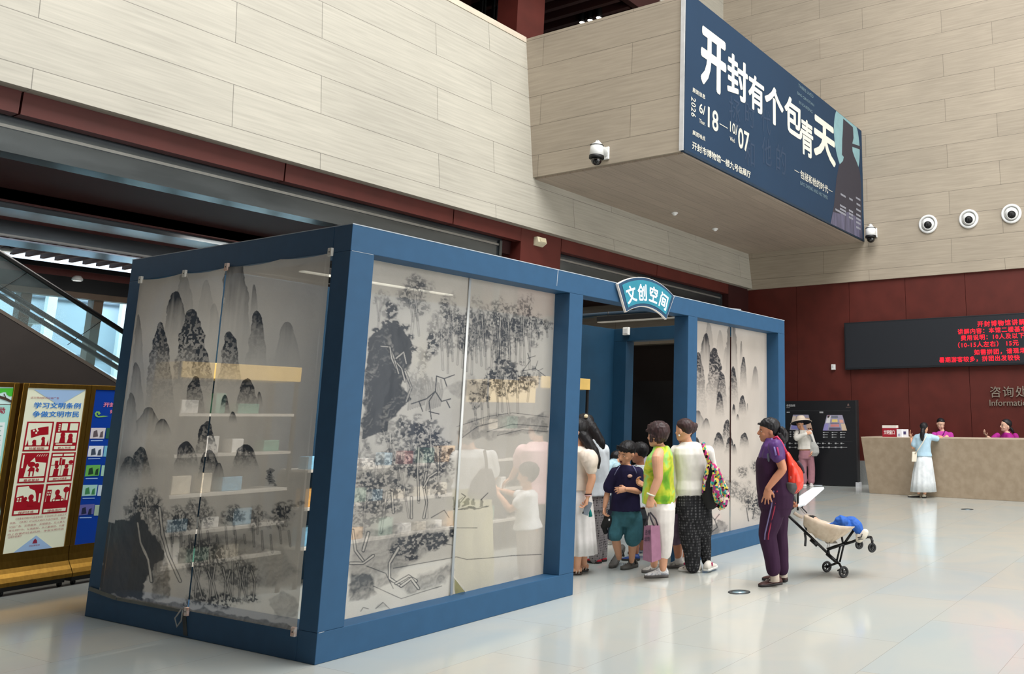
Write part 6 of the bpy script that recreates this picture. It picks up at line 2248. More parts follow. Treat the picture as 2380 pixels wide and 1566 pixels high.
DOTS = fabric('dark dotted cloth', [(0, (92, 92, 94)), (.30, (44, 44, 47)), (.55, (30, 30, 33))], 34, .85, kind='dots', stretch=(1, 1, 1))
WF.wear('trousers', mb, DOTS, .008, 4, .014, 9, (1, 1, .25), 9)
WF.cap(.72, .56, .26, .06, HAIR_B, fold=.004)
mb = MB()
c_ = P(1608, 995, .05)
mb.sphere(c_, .058, 14, 10).sphere(c_ + Vector((0, 0, .02)) + CR * .02, .045, 12, 8)
mb.tube([P(1597, 985, .0), P(1604, 984, .02), P(1611, 992, .02), P(1606, 1003, .0)], [.03, .035, .035, .02], 10)
WF.wear('bun', mb, HAIR_B, .006, 2, .007, 40, (1, 1, .5))
MB().tube([P(1599, 984, -.05), P(1606, 983, -.03), P(1612, 986, 0)], .006, 6).build('hair_clip', BLACK, WF.t)
MB().sphere(WF.hp(.26, -.33, .02), .011, 10, 6).build('earring', mat('pearl', (232, 228, 220), 0.25), WF.t)
CLOG = mat('cream clog', (222, 216, 206), 0.55)
sh = WF.shoe(at(1629, 1330, Z=0), at(1578, 1326, Z=0), .105, .10, CLOG, SOLE_W, name='clog')
a_, b_ = at(1629, 1330, Z=0), at(1578, 1326, Z=0)
MB().sphere(a_.lerp(b_, .68) + UP * .078, .03, 10, 6, sx=1.2, sy=.9, sz=.5).build('charm', mat('magenta charm', (170, 26, 84), 0.5), sh)
for u in (.62, .78):
    MB().sphere(a_.lerp(b_, u) + UP * .04 - CF * .045, .008, 8, 6, sz=.6).build('vent_hole', BLACK, sh)
sh = WF.shoe(at(1640, 1332, Z=0) + CF * .0, at(1661, 1327, Z=0) + CF * .12, .10, .10, CLOG, SOLE_W, name='clog', pitch=.0, lift=.02)
MB().sphere(at(1655, 1311, D=WF.D0 + .0), .016, 10, 6, sx=.6, sy=.6, sz=1.6).build('charm', mat('magenta charm', (170, 26, 84), 0.5), sh)
KNIT = fabric('multicolour knit', [(0, (24, 22, 26)), (.18, (196, 60, 118)), (.34, (226, 206, 90)), (.48, (52, 150, 136)), (.60, (232, 216, 196)), (.72, (176, 70, 140)), (.86, (96, 190, 190))], 46, .85, kind='cells', stretch=(1, 1, .8))
kb = thing('knitted_shoulder_bag', 'black shoulder bag with multicolour knitted panels on the back of the woman in white', 'bag', P(1660, 1130))
MB().tube([P(1634, 1029, -.06), P(1637, 1042, -.13), P(1642, 1058, -.14), P(1648, 1072, -.13), P(1651, 1078, -.12)], .022, 10, .35, CF).build('strap', KNIT, kb)
mb = MB()
mb.loft([WF.ring(WF.P(x, y, -.08), w, d) for (x, y), w, d in (((1650, 1076), .02, .02), ((1650, 1090), .05, .035), ((1652, 1110), .085, .05), ((1656, 1135), .12, .07), ((1658, 1160), .12, .075), ((1654, 1176), .075, .05), ((1650, 1184), .03, .03))])
WF.wear('bag_body', mb, mat('black canvas', (18, 18, 20), 0.8), .007, 3, .006, 10, (1, 1, .5), 3, kb)
for pts, rad in ((((1646, 1080, -.16), (1642, 1100, -.17), (1636, 1125, -.17), (1635, 1145, -.16)), (.018, .02, .02, .016)),
                 (((1655, 1077, -.12), (1664, 1092, -.15), (1672, 1110, -.15), (1677, 1135, -.13)), (.02, .04, .04, .03)),
                 (((1660, 1098, -.17), (1655, 1118, -.18), (1655, 1135, -.18)), (.018, .02, .02)),
                 (((1665, 1110, -.16), (1664, 1130, -.18), (1668, 1150, -.17), (1672, 1165, -.15)), (.03, .045, .055, .05)),
                 (((1688, 1140, -.08), (1688, 1155, -.1), (1680, 1172, -.12), (1668, 1180, -.13)), (.03, .045, .05, .04)),
                 (((1676, 1120, -.1), (1684, 1140, -.1), (1690, 1155, -.08)), (.04, .045, .03))):
    q = MB().tube([P(*p) for p in pts], list(rad), 12, .6, CF)
    WF.wear('knitted_panel', q, KNIT, .007, 2, .006, 25, (1, 1, 1), 2, kb)

# ---------------------------------------------------------------- woman in the green sleeveless top with a mauve tote
GF = Fig('woman in a green tie-dyed sleeveless top holding a mauve tote bag', 1528, 1341, -82, SKIN, .0055)
P = GF.P
GF.head(P(1529, 986), P(1519, 1037), -62)
GF.limb([P(1528, 1022), P(1533, 1044)], [.05, .058])
gt = [(P(1534, 1172), .17, .135), (P(1532, 1150), .172, .142), (P(1531, 1118), .16, .138), (P(1531, 1088), .165, .138), (P(1534, 1062), .165, .115), (P(1537, 1048), .14, .085), (P(1537, 1039), .09, .066), (P(1534, 1033), .06, .056)]
GF.trunk(gt, -.012)
LS, LE, LW = P(1528, 1064, -.185), P(1530, 1112, -.215), P(1513, 1156, -.24)
GF.limb([P(1533, 1052, -.12), LS, mid(LS, LE), LE, mid(LE, LW), LW], [.055, .06, .053, .046, .042, .03])
GF.hand(LW, P(1508, 1192, -.25), CF, 1.05, -1, 1.0)
RS, RE, RW = P(1530, 1062, .17), P(1520, 1108, .2), P(1500, 1128, .18)
GF.limb([RS, mid(RS, RE), RE, mid(RE, RW), RW], [.055, .05, .044, .04, .028])
GF.hand(RW, P(1486, 1122, .16), CR, .7, 1, .98)
H1, K1, A1 = P(1541, 1175, -.08), P(1545, 1246, -.1), P(1541, 1320, -.1)
H2, K2, A2_ = P(1532, 1175, .08), P(1526, 1246, .08), P(1520, 1312, .08)
for h_, k_, a_ in ((H1, K1, A1), (H2, K2, A2_)):
    GF.limb([h_, mid(h_, k_), k_, mid(k_, a_, .35), a_], [.09, .08, .058, .056, .036])
GF.finish()
TIE = fabric('green tie-dye', [(.28, (76, 128, 40)), (.40, (120, 176, 44)), (.50, (206, 204, 60)), (.58, (150, 220, 120)), (.66, (214, 160, 84)), (.78, (86, 170, 70))], 4.2, .7, 4)
mb = MB()
GF.trunk([(P(1531, 1168), .185, .152), (P(1531, 1150), .185, .154)] + gt[2:7] + [(P(1535, 1036), .064, .06)], .012, mb)
GF.limb([P(1535, 1050, -.10), P(1532, 1058, -.14)], [.055, .06], mb)
GF.limb([P(1535, 1050, .10), P(1532, 1058, .14)], [.055, .06], mb)
GF.wear('sleeveless_top', mb, TIE, .008, 4, .010, 10, (1, 1, .5), 4)
mb = MB()
GF.trunk([(P(1535, 1200), .15, .125), (P(1535, 1178), .178, .148), (P(1534, 1158), .172, .145)], .004, mb)
GF.limb([P(1544, 1182, -.07), mid(H1, K1), K1, P(1545, 1284, -.1)], [.115, .108, .088, .068], mb)
GF.limb([P(1532, 1182, .07), mid(H2, K2), K2, P(1523, 1284, .08)], [.112, .104, .084, .066], mb)
GF.wear('cropped_trousers', mb, plain('white linen', (232, 226, 220)), .008, 4, .007, 9, (1, 1, .3), 6)


def curls(mb):
    rnd = random.Random(5)
    for _ in range(170):
        a = rnd.uniform(0, 2 * math.pi)
        t = rnd.uniform(.2, 1.0)
        fw, sd = math.sin(a), math.cos(a)
        if fw > .2 and t < .66:
            continue
        hw, hd, o = head_at(t)
        mb.sphere(GF.hp(t + .05, sd * (hw + .075), o + fw * (hd + .075)), rnd.uniform(.012, .022), 7, 5)


GF.cap(.60, .34, .06, .14, HAIR_B, extra=curls, fold=.006, freq=30)
MB().tube([LW + CR * (.037 * math.cos(q)) + CF * (.037 * math.sin(q)) + UP * (.03 - .012 * math.cos(q)) for q in [2 * math.pi * i / 22 for i in range(22)]], .0085, 8, closed=True).build('jade_bangle', mat('pale jade', (206, 210, 190), 0.2), GF.t)
SNK = fabric('silver-white trainer', [(.35, (206, 206, 206)), (.5, (236, 236, 236)), (.62, (150, 156, 170)), (.7, (226, 226, 228))], 26, .5)
SNK2 = fabric('grey trainer', [(.35, (150, 146, 140)), (.5, (196, 192, 184)), (.65, (110, 108, 104))], 26, .5)
GF.shoe(at(1553, 1341, Z=0), at(1497, 1343, Z=0), .10, .105, SNK, SOLE_G, name='trainer', thick=.026)
GF.shoe(at(1540, 1326, Z=0), at(1492, 1331, Z=0), .10, .10, SNK2, SOLE_G, name='trainer', thick=.026)
tb = thing('tote_bag', 'mauve cloth tote bag with dark print held low by the woman in the green top', 'tote bag', P(1515, 1308, -.24))
A0_, A1_, A2b, A3_ = P(1497, 1221, -.20), P(1513, 1221, -.31), P(1533, 1221, -.22), P(1517, 1220, -.12)
B0_, B1_, B2b, B3_ = P(1494, 1301, -.20), P(1515, 1307, -.33), P(1537, 1299, -.22), P(1516, 1294, -.12)
mb = MB()
rings = []
for i in range(9):
    t = i / 8
    q = [a.lerp(b, t) for a, b in ((A0_, B0_), (A1_, B1_), (A2b, B2b), (A3_, B3_))]
    ring = []
    for j in range(4):
        for u in range(5):
            p = q[j].lerp(q[(j + 1) % 4], u / 5)
            ring.append(p)
    rings.append(ring)
mb.loft(rings[::-1])
MAUVE = mat('mauve cloth', (150, 104, 128), 0.85, var=0.08, scale=18)
o = mb.build('bag', MAUVE, tb)
for p in o.data.polygons:
    p.use_smooth = False
nrm = (A1_ - A0_).cross(B0_ - A0_).normalized()
nrm = nrm if nrm.dot(CAM - A0_) > 0 else -nrm
Uu = (A1_ - A0_).normalized()
Vv = (A0_ - B0_).normalized()
mb = MB()
w_ = (A1_ - A0_).length
mb.fit('追情', B0_ + nrm * .006, Uu, Vv, .15 * w_, .95 * w_, .19, .235, .01)
mb.fit('追博', B0_ + nrm * .006, Uu, Vv, .2 * w_, .98 * w_, .25, .305, .005)
mb.build('print', mat('dark bag print', (58, 44, 66), 0.8), tb)
for x0, x1, dd in ((1499, 1506, -.23), (1520, 1512, -.28)):
    MB().tube([P(x0, 1222, dd), P(x1 - (1 if x0 < 1510 else -1), 1206, dd), P(x1 + (2 if x0 < 1510 else -3), 1191, -.25)], .008, 6, .4, CF).build('handle', mat('dark tote handle', (60, 56, 62), 0.8), tb)
MB().tube([P(1529, 1221, -.22), P(1524, 1206, -.22), P(1511, 1190, -.24)], .008, 6, .4, CF).build('handle', mat('dark tote handle', (60, 56, 62), 0.8), tb)

# ---------------------------------------------------------------- boy in the navy T-shirt
BF = Fig('boy in a navy T-shirt, teal shorts and grey clogs walking out of the booth entrance', 1460, 1322, -160, SKIN, .0045)
P = BF.P
BF.head(P(1457, 1026), P(1450, 1075), -150, mouth='open')
BF.limb([P(1454, 1062), P(1455, 1086)], [.042, .048])
bt = [(P(1454, 1190), .125, .09), (P(1454, 1160), .12, .092), (P(1455, 1130), .118, .09), (P(1456, 1108), .128, .085), (P(1456, 1093), .13, .07), (P(1456, 1083), .08, .052), (P(1455, 1078), .048, .045)]
BF.trunk(bt, -.008)
RS, RE, RW = P(1429, 1097, -.03), P(1413, 1141, -.02), P(1405, 1178, -.06)
LS, LE, LW = P(1483, 1097, .0), P(1486, 1141, -.03), P(1456, 1137, -.17)
BF.limb([RS, mid(RS, RE), RE, mid(RE, RW), RW], [.038, .036, .033, .03, .022])
BF.hand(RW, P(1404, 1202, -.07), -BF.r * 1.0, .8, -1, .8)
BF.limb([LS, mid(LS, LE), LE, mid(LE, LW), LW], [.038, .036, .034, .031, .023])
BF.hand(LW, P(1434, 1139, -.17), UP * -.25 + CF, .35, 1, .86, .1)
H1, K1, A1 = P(1436, 1205, 0), P(1431, 1250, -.06), P(1439, 1296, .02)
H2, K2, A2_ = P(1472, 1205, 0), P(1471, 1254, .0), P(1468, 1303, .02)
for h_, k_, a_ in ((H1, K1, A1), (H2, K2, A2_)):
    BF.limb([h_, mid(h_, k_), k_, mid(k_, a_, .35), a_], [.07, .062, .048, .046, .029])
BF.finish()
NAVY = plain('navy jersey', (34, 30, 62), .8)
mb = MB()
BF.trunk([(P(1453, 1186), .155, .115), (P(1454, 1160), .142, .112)] + bt[2:6] + [(P(1455, 1080), .054, .05)], .014, mb)
BF.limb([RS, mid(RS, RE, .4), P(1417, 1131, -.02)], [.058, .064, .07], mb)
BF.limb([LS, mid(LS, LE, .4), P(1489, 1128, -.02)], [.058, .064, .07], mb)
BF.wear('t_shirt', mb, NAVY, .007, 4, .008, 12, (1, 1, .4), 5)
for pts in (((1441, 1082, -.085), (1434, 1092, -.115), (1428, 1104, -.118)), ((1470, 1081, -.06), (1476, 1090, -.09), (1480, 1100, -.10))):
    MB().tube([P(*p) for p in pts], .0045, 6).build('raglan_piping', plain('grey piping', (120, 124, 160)), BF.t)
MB().sphere(P(1464, 1106, -.112), .024, 14, 8, sx=1.1, sy=.3, sz=.75, ax=(CR, CF, UP)).build('chest_badge', mat('peach badge', (216, 176, 160), 0.6), BF.t)
mb = MB()
BF.trunk([(P(1455, 1222), .12, .09), (P(1455, 1200), .15, .11), (P(1454, 1178), .145, .108)], .004, mb)
BF.limb([P(1438, 1200, 0), P(1434, 1222, -.02), P(1431, 1243, -.05)], [.085, .085, .08], mb)
BF.limb([P(1472, 1200, 0), P(1473, 1224, 0), P(1472, 1249, 0)], [.095, .098, .098], mb)
BF.wear('shorts', mb, fabric('teal cotton', [(.3, (52, 96, 104)), (.7, (66, 116, 130))], 9, .8), .007, 4, .008, 11, (1, 1, .5), 6)


def fringe(mb):
    for x in (-.24, -.12, 0, .12, .24):
        mb.tube([BF.hp(.9, x * 1.1, .27), BF.hp(.76, x * 1.15, .36 - abs(x) * .12), BF.hp(.67, x * 1.2, .385 - abs(x) * .33)], [.018, .016, .007], 8)


BF.cap(.68, .50, .22, .07, HAIR, extra=fringe, fold=.004, freq=50)
CRC = mat('grey clog', (84, 82, 78), 0.6)
s1 = BF.shoe(at(1447, 1308, Z=0), at(1419, 1321, Z=0), .09, .085, CRC, mat('grey clog', (84, 82, 78), 0.6), name='clog', pitch=.42, thick=.03)
s2 = BF.shoe(at(1479, 1317, Z=0), at(1445, 1325, Z=0), .092, .085, CRC, mat('grey clog', (84, 82, 78), 0.6), name='clog', thick=.03)
for sx, (hx, tx), lift in ((s1, ((1447, 1308), (1419, 1321)), .04), (s2, ((1479, 1317), (1445, 1325)), 0)):
    a_, b_ = at(*hx, Z=0), at(*tx, Z=0)
    d_ = (b_ - a_).normalized()
    n_ = Vector((-d_.y, d_.x, 0))
    c_ = a_.lerp(b_, .28)
    MB().tube([c_ + n_ * .05 + UP * (.045 + lift), c_ + n_ * .035 + UP * (.088 + lift * 1.5) , c_ + UP * (.10 + lift * 1.5), c_ - n_ * .035 + UP * (.088 + lift * 1.5), c_ - n_ * .05 + UP * (.045 + lift)], .013, 8, .5, d_).build('heel_strap', mat('dark clog strap', (48, 46, 44), 0.6), sx)
    for u, v in ((.62, .03), (.7, .035)):
        MB().sphere(a_.lerp(b_, u) - n_ * v + UP * (.05 + lift * .4), .008, 8, 6, sz=.6).build('vent_hole', BLACK, sx)
cb = thing('bundled_jacket', 'black bundle held low beside the boy in navy, in his right hand', 'bundle', P(1414, 1220, -.08))
mb = MB()
mb.sphere(P(1415, 1212, -.06), .06, 14, 10, sx=.7, sy=.6, sz=1.1)
mb.tube([P(1408, 1200, -.07), P(1404, 1222, -.07), P(1408, 1240, -.06)], [.02, .035, .02], 10)
BF.wear('cloth', mb, mat('black cap cloth', (22, 22, 24), 0.8), .007, 2, .006, 20, (1, 1, 1), 2, cb)
MB().sphere(P(1416, 1208, -.125), .01, 8, 6, sz=1.4).build('badge', mat('white badge', (220, 220, 220), 0.5), cb)

# ---------------------------------------------------------------- boy in white behind him
KF = Fig('black-haired boy in a white T-shirt turned away, half hidden behind the boy in navy', 1484, 1300, -40, SKIN_T, .006)
P = KF.P
KF.head(P(1487, 1031), P(1478, 1075), -62, face=False)
KF.limb([P(1487, 1062), P(1488, 1084)], [.044, .05])
kt = [(P(1485, 1180), .125, .09), (P(1485, 1150), .12, .09), (P(1486, 1115), .122, .09), (P(1487, 1096), .13, .078), (P(1487, 1084), .08, .055), (P(1487, 1078), .05, .046)]
KF.trunk(kt, -.008)
S1, E1, W1 = P(1505, 1098, .0), P(1508, 1120, .12), P(1504, 1092, .28)
S2, E2, W2 = P(1464, 1098, .05), P(1462, 1136, .1), P(1470, 1120, .28)
for a, b, c, tip, th in ((S1, E1, W1, P(1502, 1080, .33), -1), (S2, E2, W2, P(1478, 1112, .36), 1)):
    KF.limb([a, mid(a, b), b, mid(b, c), c], [.036, .034, .031, .028, .021])
    KF.hand(c, tip, -CR if th > 0 else CR, .5, th, .8)
H1, K1, A1 = P(1477, 1200, 0), P(1476, 1246, 0), P(1479, 1288, .02)
H2, K2, A2_ = P(1494, 1200, .05), P(1494, 1240, .06), P(1491, 1276, .2)
for h_, k_, a_ in ((H1, K1, A1), (H2, K2, A2_)):
    KF.limb([h_, mid(h_, k_), k_, mid(k_, a_, .35), a_], [.07, .062, .048, .045, .03])
KF.finish()
mb = MB()
KF.trunk([(P(1486, 1178), .145, .105)] + kt[1:5] + [(P(1487, 1080), .055, .05)], .014, mb)
KF.limb([S1, mid(S1, E1, .8)], [.06, .062], mb); KF.limb([S2, mid(S2, E2, .6)], [.06, .062], mb)
KF.wear('t_shirt', mb, fabric('white printed tee', [(.3, (214, 224, 228)), (.62, (228, 234, 236)), (.70, (96, 104, 116))], 12, .8), .008, 4, .006)
mb = MB()
KF.trunk([(P(1486, 1205), .135, .1), (P(1486, 1180), .135, .1)], .006, mb)
KF.limb([H1, K1], [.085, .075], mb); KF.limb([H2, K2], [.085, .075], mb)
KF.wear('shorts', mb, plain('charcoal shorts', (64, 66, 70)), .008, 4, .006)
KF.cap(.7, .48, .22, .08, HAIR, fold=.004)
SKB = fabric('blue-white sock', [(.4, (214, 222, 232)), (.56, (60, 90, 150))], 30, .8)
for a_, (hx, tx) in ((A1, ((1487, 1302), (1470, 1302))), (A2_, ((1497, 1284), (1486, 1285)))):
    MB().tube([a_ + UP * .10, a_, Vector((a_.x, a_.y, .05))], [.036, .034, .036], 12).build('sock', SKB, KF.t)
    h0_, t0_ = at(*hx, Z=0), at(*tx, Z=0)
    KF.shoe(h0_, h0_ + (t0_ - h0_).normalized() * .21, .085, .07, mat('blue shoe', (24, 62, 130), 0.5), SOLE_D, name='shoe')
bk = thing('open_booklet', 'white booklet held up by the boy in the white T-shirt', 'booklet', P(1500, 1068, .3))
MB().obox(P(1493, 1088, .26), CR * .10 + CF * .05, CF * .012, UP * .135 + CR * .02).build('pages', mat('white pages', (224, 222, 236), 0.6), bk)
MB().obox(P(1492.4, 1088.5, .25), CR * .004 + CF * .05, CF * .01, UP * .138 + CR * .02).build('spine', mat('pale spine', (176, 176, 170), 0.6), bk)

# ---------------------------------------------------------------- stooping visitor in pale blue
CFg = Fig('visitor in a pale blue shirt stooping behind the boy in navy', 1432, 1262, -70, SKIN, .007)
P = CFg.P
CFg.head(P(1443, 1050, .1), P(1430, 1082, .1), 60, face=False)
CFg.limb([P(1438, 1066, .06), P(1428, 1082)], [.045, .05])
ct = [P(1424, 1150), P(1420, 1120), P(1422, 1092), P(1430, 1076, .05)]
CFg.limb(ct, [.125, .125, .12, .07])
for dx, dd in ((-3, -.1), (5, .12)):
    CFg.limb([P(1424 + dx, 1155, dd), P(1422 + dx, 1200, dd), P(1424 + dx, 1250, dd)], [.085, .06, .036])
S1, E1, W1 = P(1434, 1086, -.1), P(1440, 1130, -.12), P(1452, 1150, -.1)
CFg.limb([S1, E1, W1], [.045, .036, .026])
CFg.hand(W1, P(1466, 1158, -.1), CF, .4, 1, .95)
S2, E2, W2 = P(1432, 1086, .16), P(1440, 1126, .2), P(1452, 1146, .2)
CFg.limb([S2, E2, W2], [.045, .036, .026])
CFg.hand(W2, P(1466, 1152, .2), CF, .4, -1, .95)
CFg.finish()
mb = MB()
CFg.limb([P(1424, 1162)] + ct, [.13, .14, .14, .132, .08], mb)
CFg.limb([S1, mid(S1, E1, .9)], [.065, .06], mb); CFg.limb([S2, mid(S2, E2, .9)], [.065, .06], mb)
CFg.wear('shirt', mb, mat('pale blue stripe', (150, 190, 204), 0.8, scale=30, rgb2=(196, 222, 232), stretch=(1, 1, .05)), .009, 4, .006)
mb = MB()
for dx, dd in ((-3, -.1), (5, .12)):
    CFg.limb([P(1424 + dx, 1158, dd), P(1422 + dx, 1200, dd), P(1424 + dx, 1244, dd)], [.11, .085, .065], mb)
CFg.wear('trousers', mb, plain('navy trousers', (40, 46, 62)), .01, 4, .006)
CFg.cap(.7, .45, .15, .08, HAIR)
for dx, dd in ((-2, -.1), (4, .12)):
    p = P(1424 + dx, 1258, dd)
    CFg.shoe(Vector((p.x, p.y, 0)) + CF * .05, Vector((p.x, p.y, 0)) - CF * .05 - CR * .18, .095, .08, plain('white shoe', (220, 222, 224)), SOLE_W)

# ---------------------------------------------------------------- woman in the cream puff-sleeved blouse, half behind the post
UF = Fig('woman in a cream puff-sleeved blouse, half hidden by the blue entrance post', 1346, 1331, -100, SKIN, .006)
P = UF.P
UF.head(P(1343, 976), P(1330, 1026), -100)
UF.limb([P(1343, 1012), P(1345, 1036)], [.048, .055])
ut = [(P(1345, 1160), .16, .12), (P(1345, 1130), .14, .11), (P(1345, 1100), .145, .112), (P(1346, 1068), .165, .112), (P(1347, 1048), .16, .088), (P(1347, 1038), .09, .064), (P(1346, 1033), .058, .054)]
UF.trunk(ut, -.012)
LS, LE, LW = P(1362, 1058, -.16), P(1376, 1110, -.17), P(1366, 1152, -.2)
UF.limb([LS, mid(LS, LE), LE, mid(LE, LW), LW], [.05, .046, .041, .038, .027])
UF.hand(LW, P(1362, 1184, -.21), -CR, .75, -1, .98)
RS, RE, RW = P(1340, 1058, .17), P(1338, 1106, .2), P(1325, 1130, .12)
UF.limb([RS, RE, RW], [.048, .038, .027])
UF.hand(RW, P(1312, 1126, .1), CF * -1, .6, 1, .98)
for h_, k_, a_ in ((P(1340, 1170, -.07), P(1344, 1250, -.08), P(1341, 1322, -.1)), (P(1350, 1170, .08), P(1354, 1250, .08), P(1357, 1312, .1))):
    UF.limb([h_, mid(h_, k_), k_, mid(k_, a_, .35), a_], [.08, .074, .052, .052, .033])
    UF.foot(a_, a_ - CR * .2)
UF.finish()
CRM = plain('cream lace', (226, 212, 198))
mb = MB()
UF.trunk([(P(1346, 1138), .155, .125), (P(1345, 1120), .15, .125)] + ut[2:6] + [(P(1346, 1036), .066, .06)], .013, mb)
mb.sphere(P(1372, 1070, -.16), .085, 16, 12, sz=1.3)
UF.limb([LS, P(1370, 1066, -.16), P(1374, 1092, -.165)], [.07, .088, .06], mb)
mb.sphere(P(1340, 1068, .17), .08, 14, 10, sz=1.25)
UF.wear('blouse', mb, CRM, .008, 4, .009, 12, (1, 1, .35), 3)
for j in range(5):
    MB().sphere(P(1341.5 + j * .3, 1082 + j * 8.7, -.12), .008, 8, 6).build('button', mat('dark button', (70, 56, 48), 0.4), UF.t)


def skirt(fig, rows, m, name='skirt', pleat=.012, n=13):
    mb = MB()
    rings = []
    for q, (c, w, d) in enumerate(rows):
        ring = []
        for i in range(72):
            a = 2 * math.pi * i / 72
            k_ = 1 + pleat * (len(rows) - q) * math.sin(a * n + q * .3) * 1.2
            ring.append(c + fig.r * (w * k_ * math.cos(a)) + fig.f * (d * k_ * math.sin(a)))
        rings.append(ring)
    mb.loft(rings)
    return mb.build(name, m, fig.t)


skirt(UF, [(P(1352, 1286), .22, .165), (P(1351, 1250), .205, .155), (P(1350, 1210), .195, .145), (P(1348, 1170), .18, .135), (P(1346, 1140), .155, .122), (P(1345, 1130), .145, .115)], plain('white cotton skirt', (226, 222, 220)), pleat=.007)
UF.cap(.74, .55, .15, .065, HAIR, fold=.004)
mb = MB()
UF.limb([P(1350, 1006, -.03), P(1358, 1016, -.04), P(1368, 1030, -.05), P(1382, 1050, -.06), P(1389, 1070, -.06), P(1391, 1087, -.06)], [.05, .055, .055, .045, .035, .014], mb)
UF.wear('ponytail', mb, HAIR, .007, 2, .006, 40, (1, 1, .2))
for z_, c in ((1148, (60, 40, 40)), (1151, (210, 170, 170))):
    c_ = P(1367, z_, -.2)
    MB().tube([c_ + CR * (.033 * math.cos(q)) + CF * (.033 * math.sin(q)) for q in [2 * math.pi * i / 18 for i in range(18)]], .006, 6, closed=True).build('bracelet', plain('bracelet %d' % z_, c), UF.t)
SND = plain('white sandal strap', (224, 216, 204), .5)
for a_ in (P(1341, 1322, -.1), P(1357, 1312, .1)):
    b = Vector((a_.x, a_.y, 0))
    sn = MB()
    sn.tube([b + CR * .05 + UP * .014, b - CR * .08 + UP * .014, b - CR * .19 + UP * .014], [.036, .044, .034], 12, .3, UP)
    so = sn.build('sandal', mat('sandal sole', (60, 48, 42), 0.6), UF.t)
    for u in (.03, .0, -.1, -.14):
        MB().tube([b + CR * u + CF * .042 + UP * .02, b + CR * u + UP * (.085 if u < -.05 else .10), b + CR * u - CF * .042 + UP * .02], .008, 6, .5, CR).build('strap', SND, so)
ph = thing('mobile_phone', 'silver mobile phone held low by the woman in the cream blouse', 'phone', P(1359, 1190, -.22))
MB().obox(P(1352.5, 1194, -.24), UP * .13 + CR * .045, CR * .06 - UP * .02, CF * .01).build('case', mat('silver phone', (150, 158, 168), 0.3, 0.4), ph, .004)
MB().sphere(P(1355, 1191, -.245), .012, 8, 6, sy=.4).build('lens', BLACK, ph)
ts = thing('teal_tassel', 'small teal tassel hanging by the phone of the woman in the cream blouse', 'tassel', P(1372, 1190, -.2))
MB().tube([P(1371.5, 1183, -.2), P(1372, 1192, -.2), P(1372.5, 1200, -.2)], [.006, .016, .02], 8).build('threads', plain('teal thread', (26, 120, 116)), ts)
MB().tube([P(1368, 1172, -.2), P(1370, 1178, -.2), P(1371.5, 1184, -.2)], .003, 6).build('cord', BLACK, ts)

# ---------------------------------------------------------------- long-haired woman in white shirt and dotted trousers
LF = Fig('long-haired woman in a loose white shirt and grey dotted trousers', 1390, 1306, -50, SKIN, .006)
P = LF.P
LF.head(P(1358, 965), P(1348, 1012), -70)
LF.limb([P(1362, 1000), P(1368, 1024)], [.046, .052])
lt = [(P(1384, 1156), .15, .11), (P(1384, 1120), .14, .105), (P(1381, 1080), .15, .108), (P(1377, 1048), .17, .105), (P(1374, 1032), .15, .08), (P(1371, 1024), .08, .06), (P(1369, 1019), .056, .052)]
LF.trunk(lt, -.012)
S1, E1, W1 = P(1402, 1046, .05), P(1405, 1090, .1), P(1392, 1104, .3)
LF.limb([S1, E1, W1], [.046, .037, .026])
LF.hand(W1, P(1382, 1100, .42), -CR, .6, -1, .95)
S2, E2, W2 = P(1350, 1046, -.02), P(1352, 1090, .0), P(1362, 1110, .2)
LF.limb([S2, E2, W2], [.046, .037, .026])
LF.hand(W2, P(1368, 1106, .34), CR, .6, 1, .95)
for h_, k_, a_ in ((P(1380, 1165, -.04), P(1386, 1235, -.04), P(1385, 1294, -.05)), (P(1394, 1165, .06), P(1396, 1235, .06), P(1397, 1290, .08))):
    LF.limb([h_, mid(h_, k_), k_, mid(k_, a_, .35), a_], [.08, .074, .052, .05, .033])
LF.finish()
mb = MB()
LF.trunk([(P(1386, 1152), .165, .125)] + lt[1:6] + [(P(1370, 1021), .062, .058)], .02, mb)
LF.limb([S1, mid(S1, E1), E1, W1], [.07, .066, .06, .05], mb); LF.limb([S2, mid(S2, E2), E2, W2], [.07, .066, .06, .05], mb)
LF.wear('shirt', mb, plain('white shirt', (220, 228, 234)), .009, 4, .012, 9, (1, 1, .35), 7)
mb = MB()
LF.trunk([(P(1387, 1185), .145, .115), (P(1386, 1150), .15, .115)], .006, mb)
for h_, k_, a_ in ((P(1382, 1180, -.04), P(1386, 1235, -.04), P(1384, 1293, -.05)), (P(1394, 1180, .06), P(1396, 1235, .06), P(1397, 1290, .08))):
    LF.limb([h_, k_, a_], [.095, .08, .075], mb)
LF.wear('trousers', mb, fabric('grey dotted cloth', [(0, (70, 66, 70)), (.28, (150, 144, 146)), (.6, (166, 160, 160))], 36, .85, kind='dots'), .009, 4, .008, 9, (1, 1, .3), 4)
LF.cap(.74, .5, .1, .07, HAIR, fold=.004)
mb = MB()
LF.limb([P(1366, 978, -.05), P(1376, 994, -.1), P(1388, 1012, -.13), P(1398, 1028, -.14), P(1402, 1041, -.14)], [.06, .06, .05, .045, .02], mb)
LF.limb([P(1360, 985, -.06), P(1364, 1005, -.1), P(1372, 1016, -.12)], [.06, .06, .04], mb)
LF.wear('long_hair', mb, HAIR, .008, 2, .006, 40, (1, 1, .2))
MB().sphere(P(1362, 967, -.09), .022, 10, 8, sx=1.2).build('hair_flower', mat('cream hair flower', (222, 206, 170), 0.6), LF.t)
for p in (P(1385, 1300, -.05), P(1397, 1296, .08)):
    b = Vector((p.x, p.y, 0))
    LF.shoe(b + LF.f * -.07, b + LF.f * .17, .095, .07, mat('red shoe', (190, 24, 48), 0.4), SOLE_D)

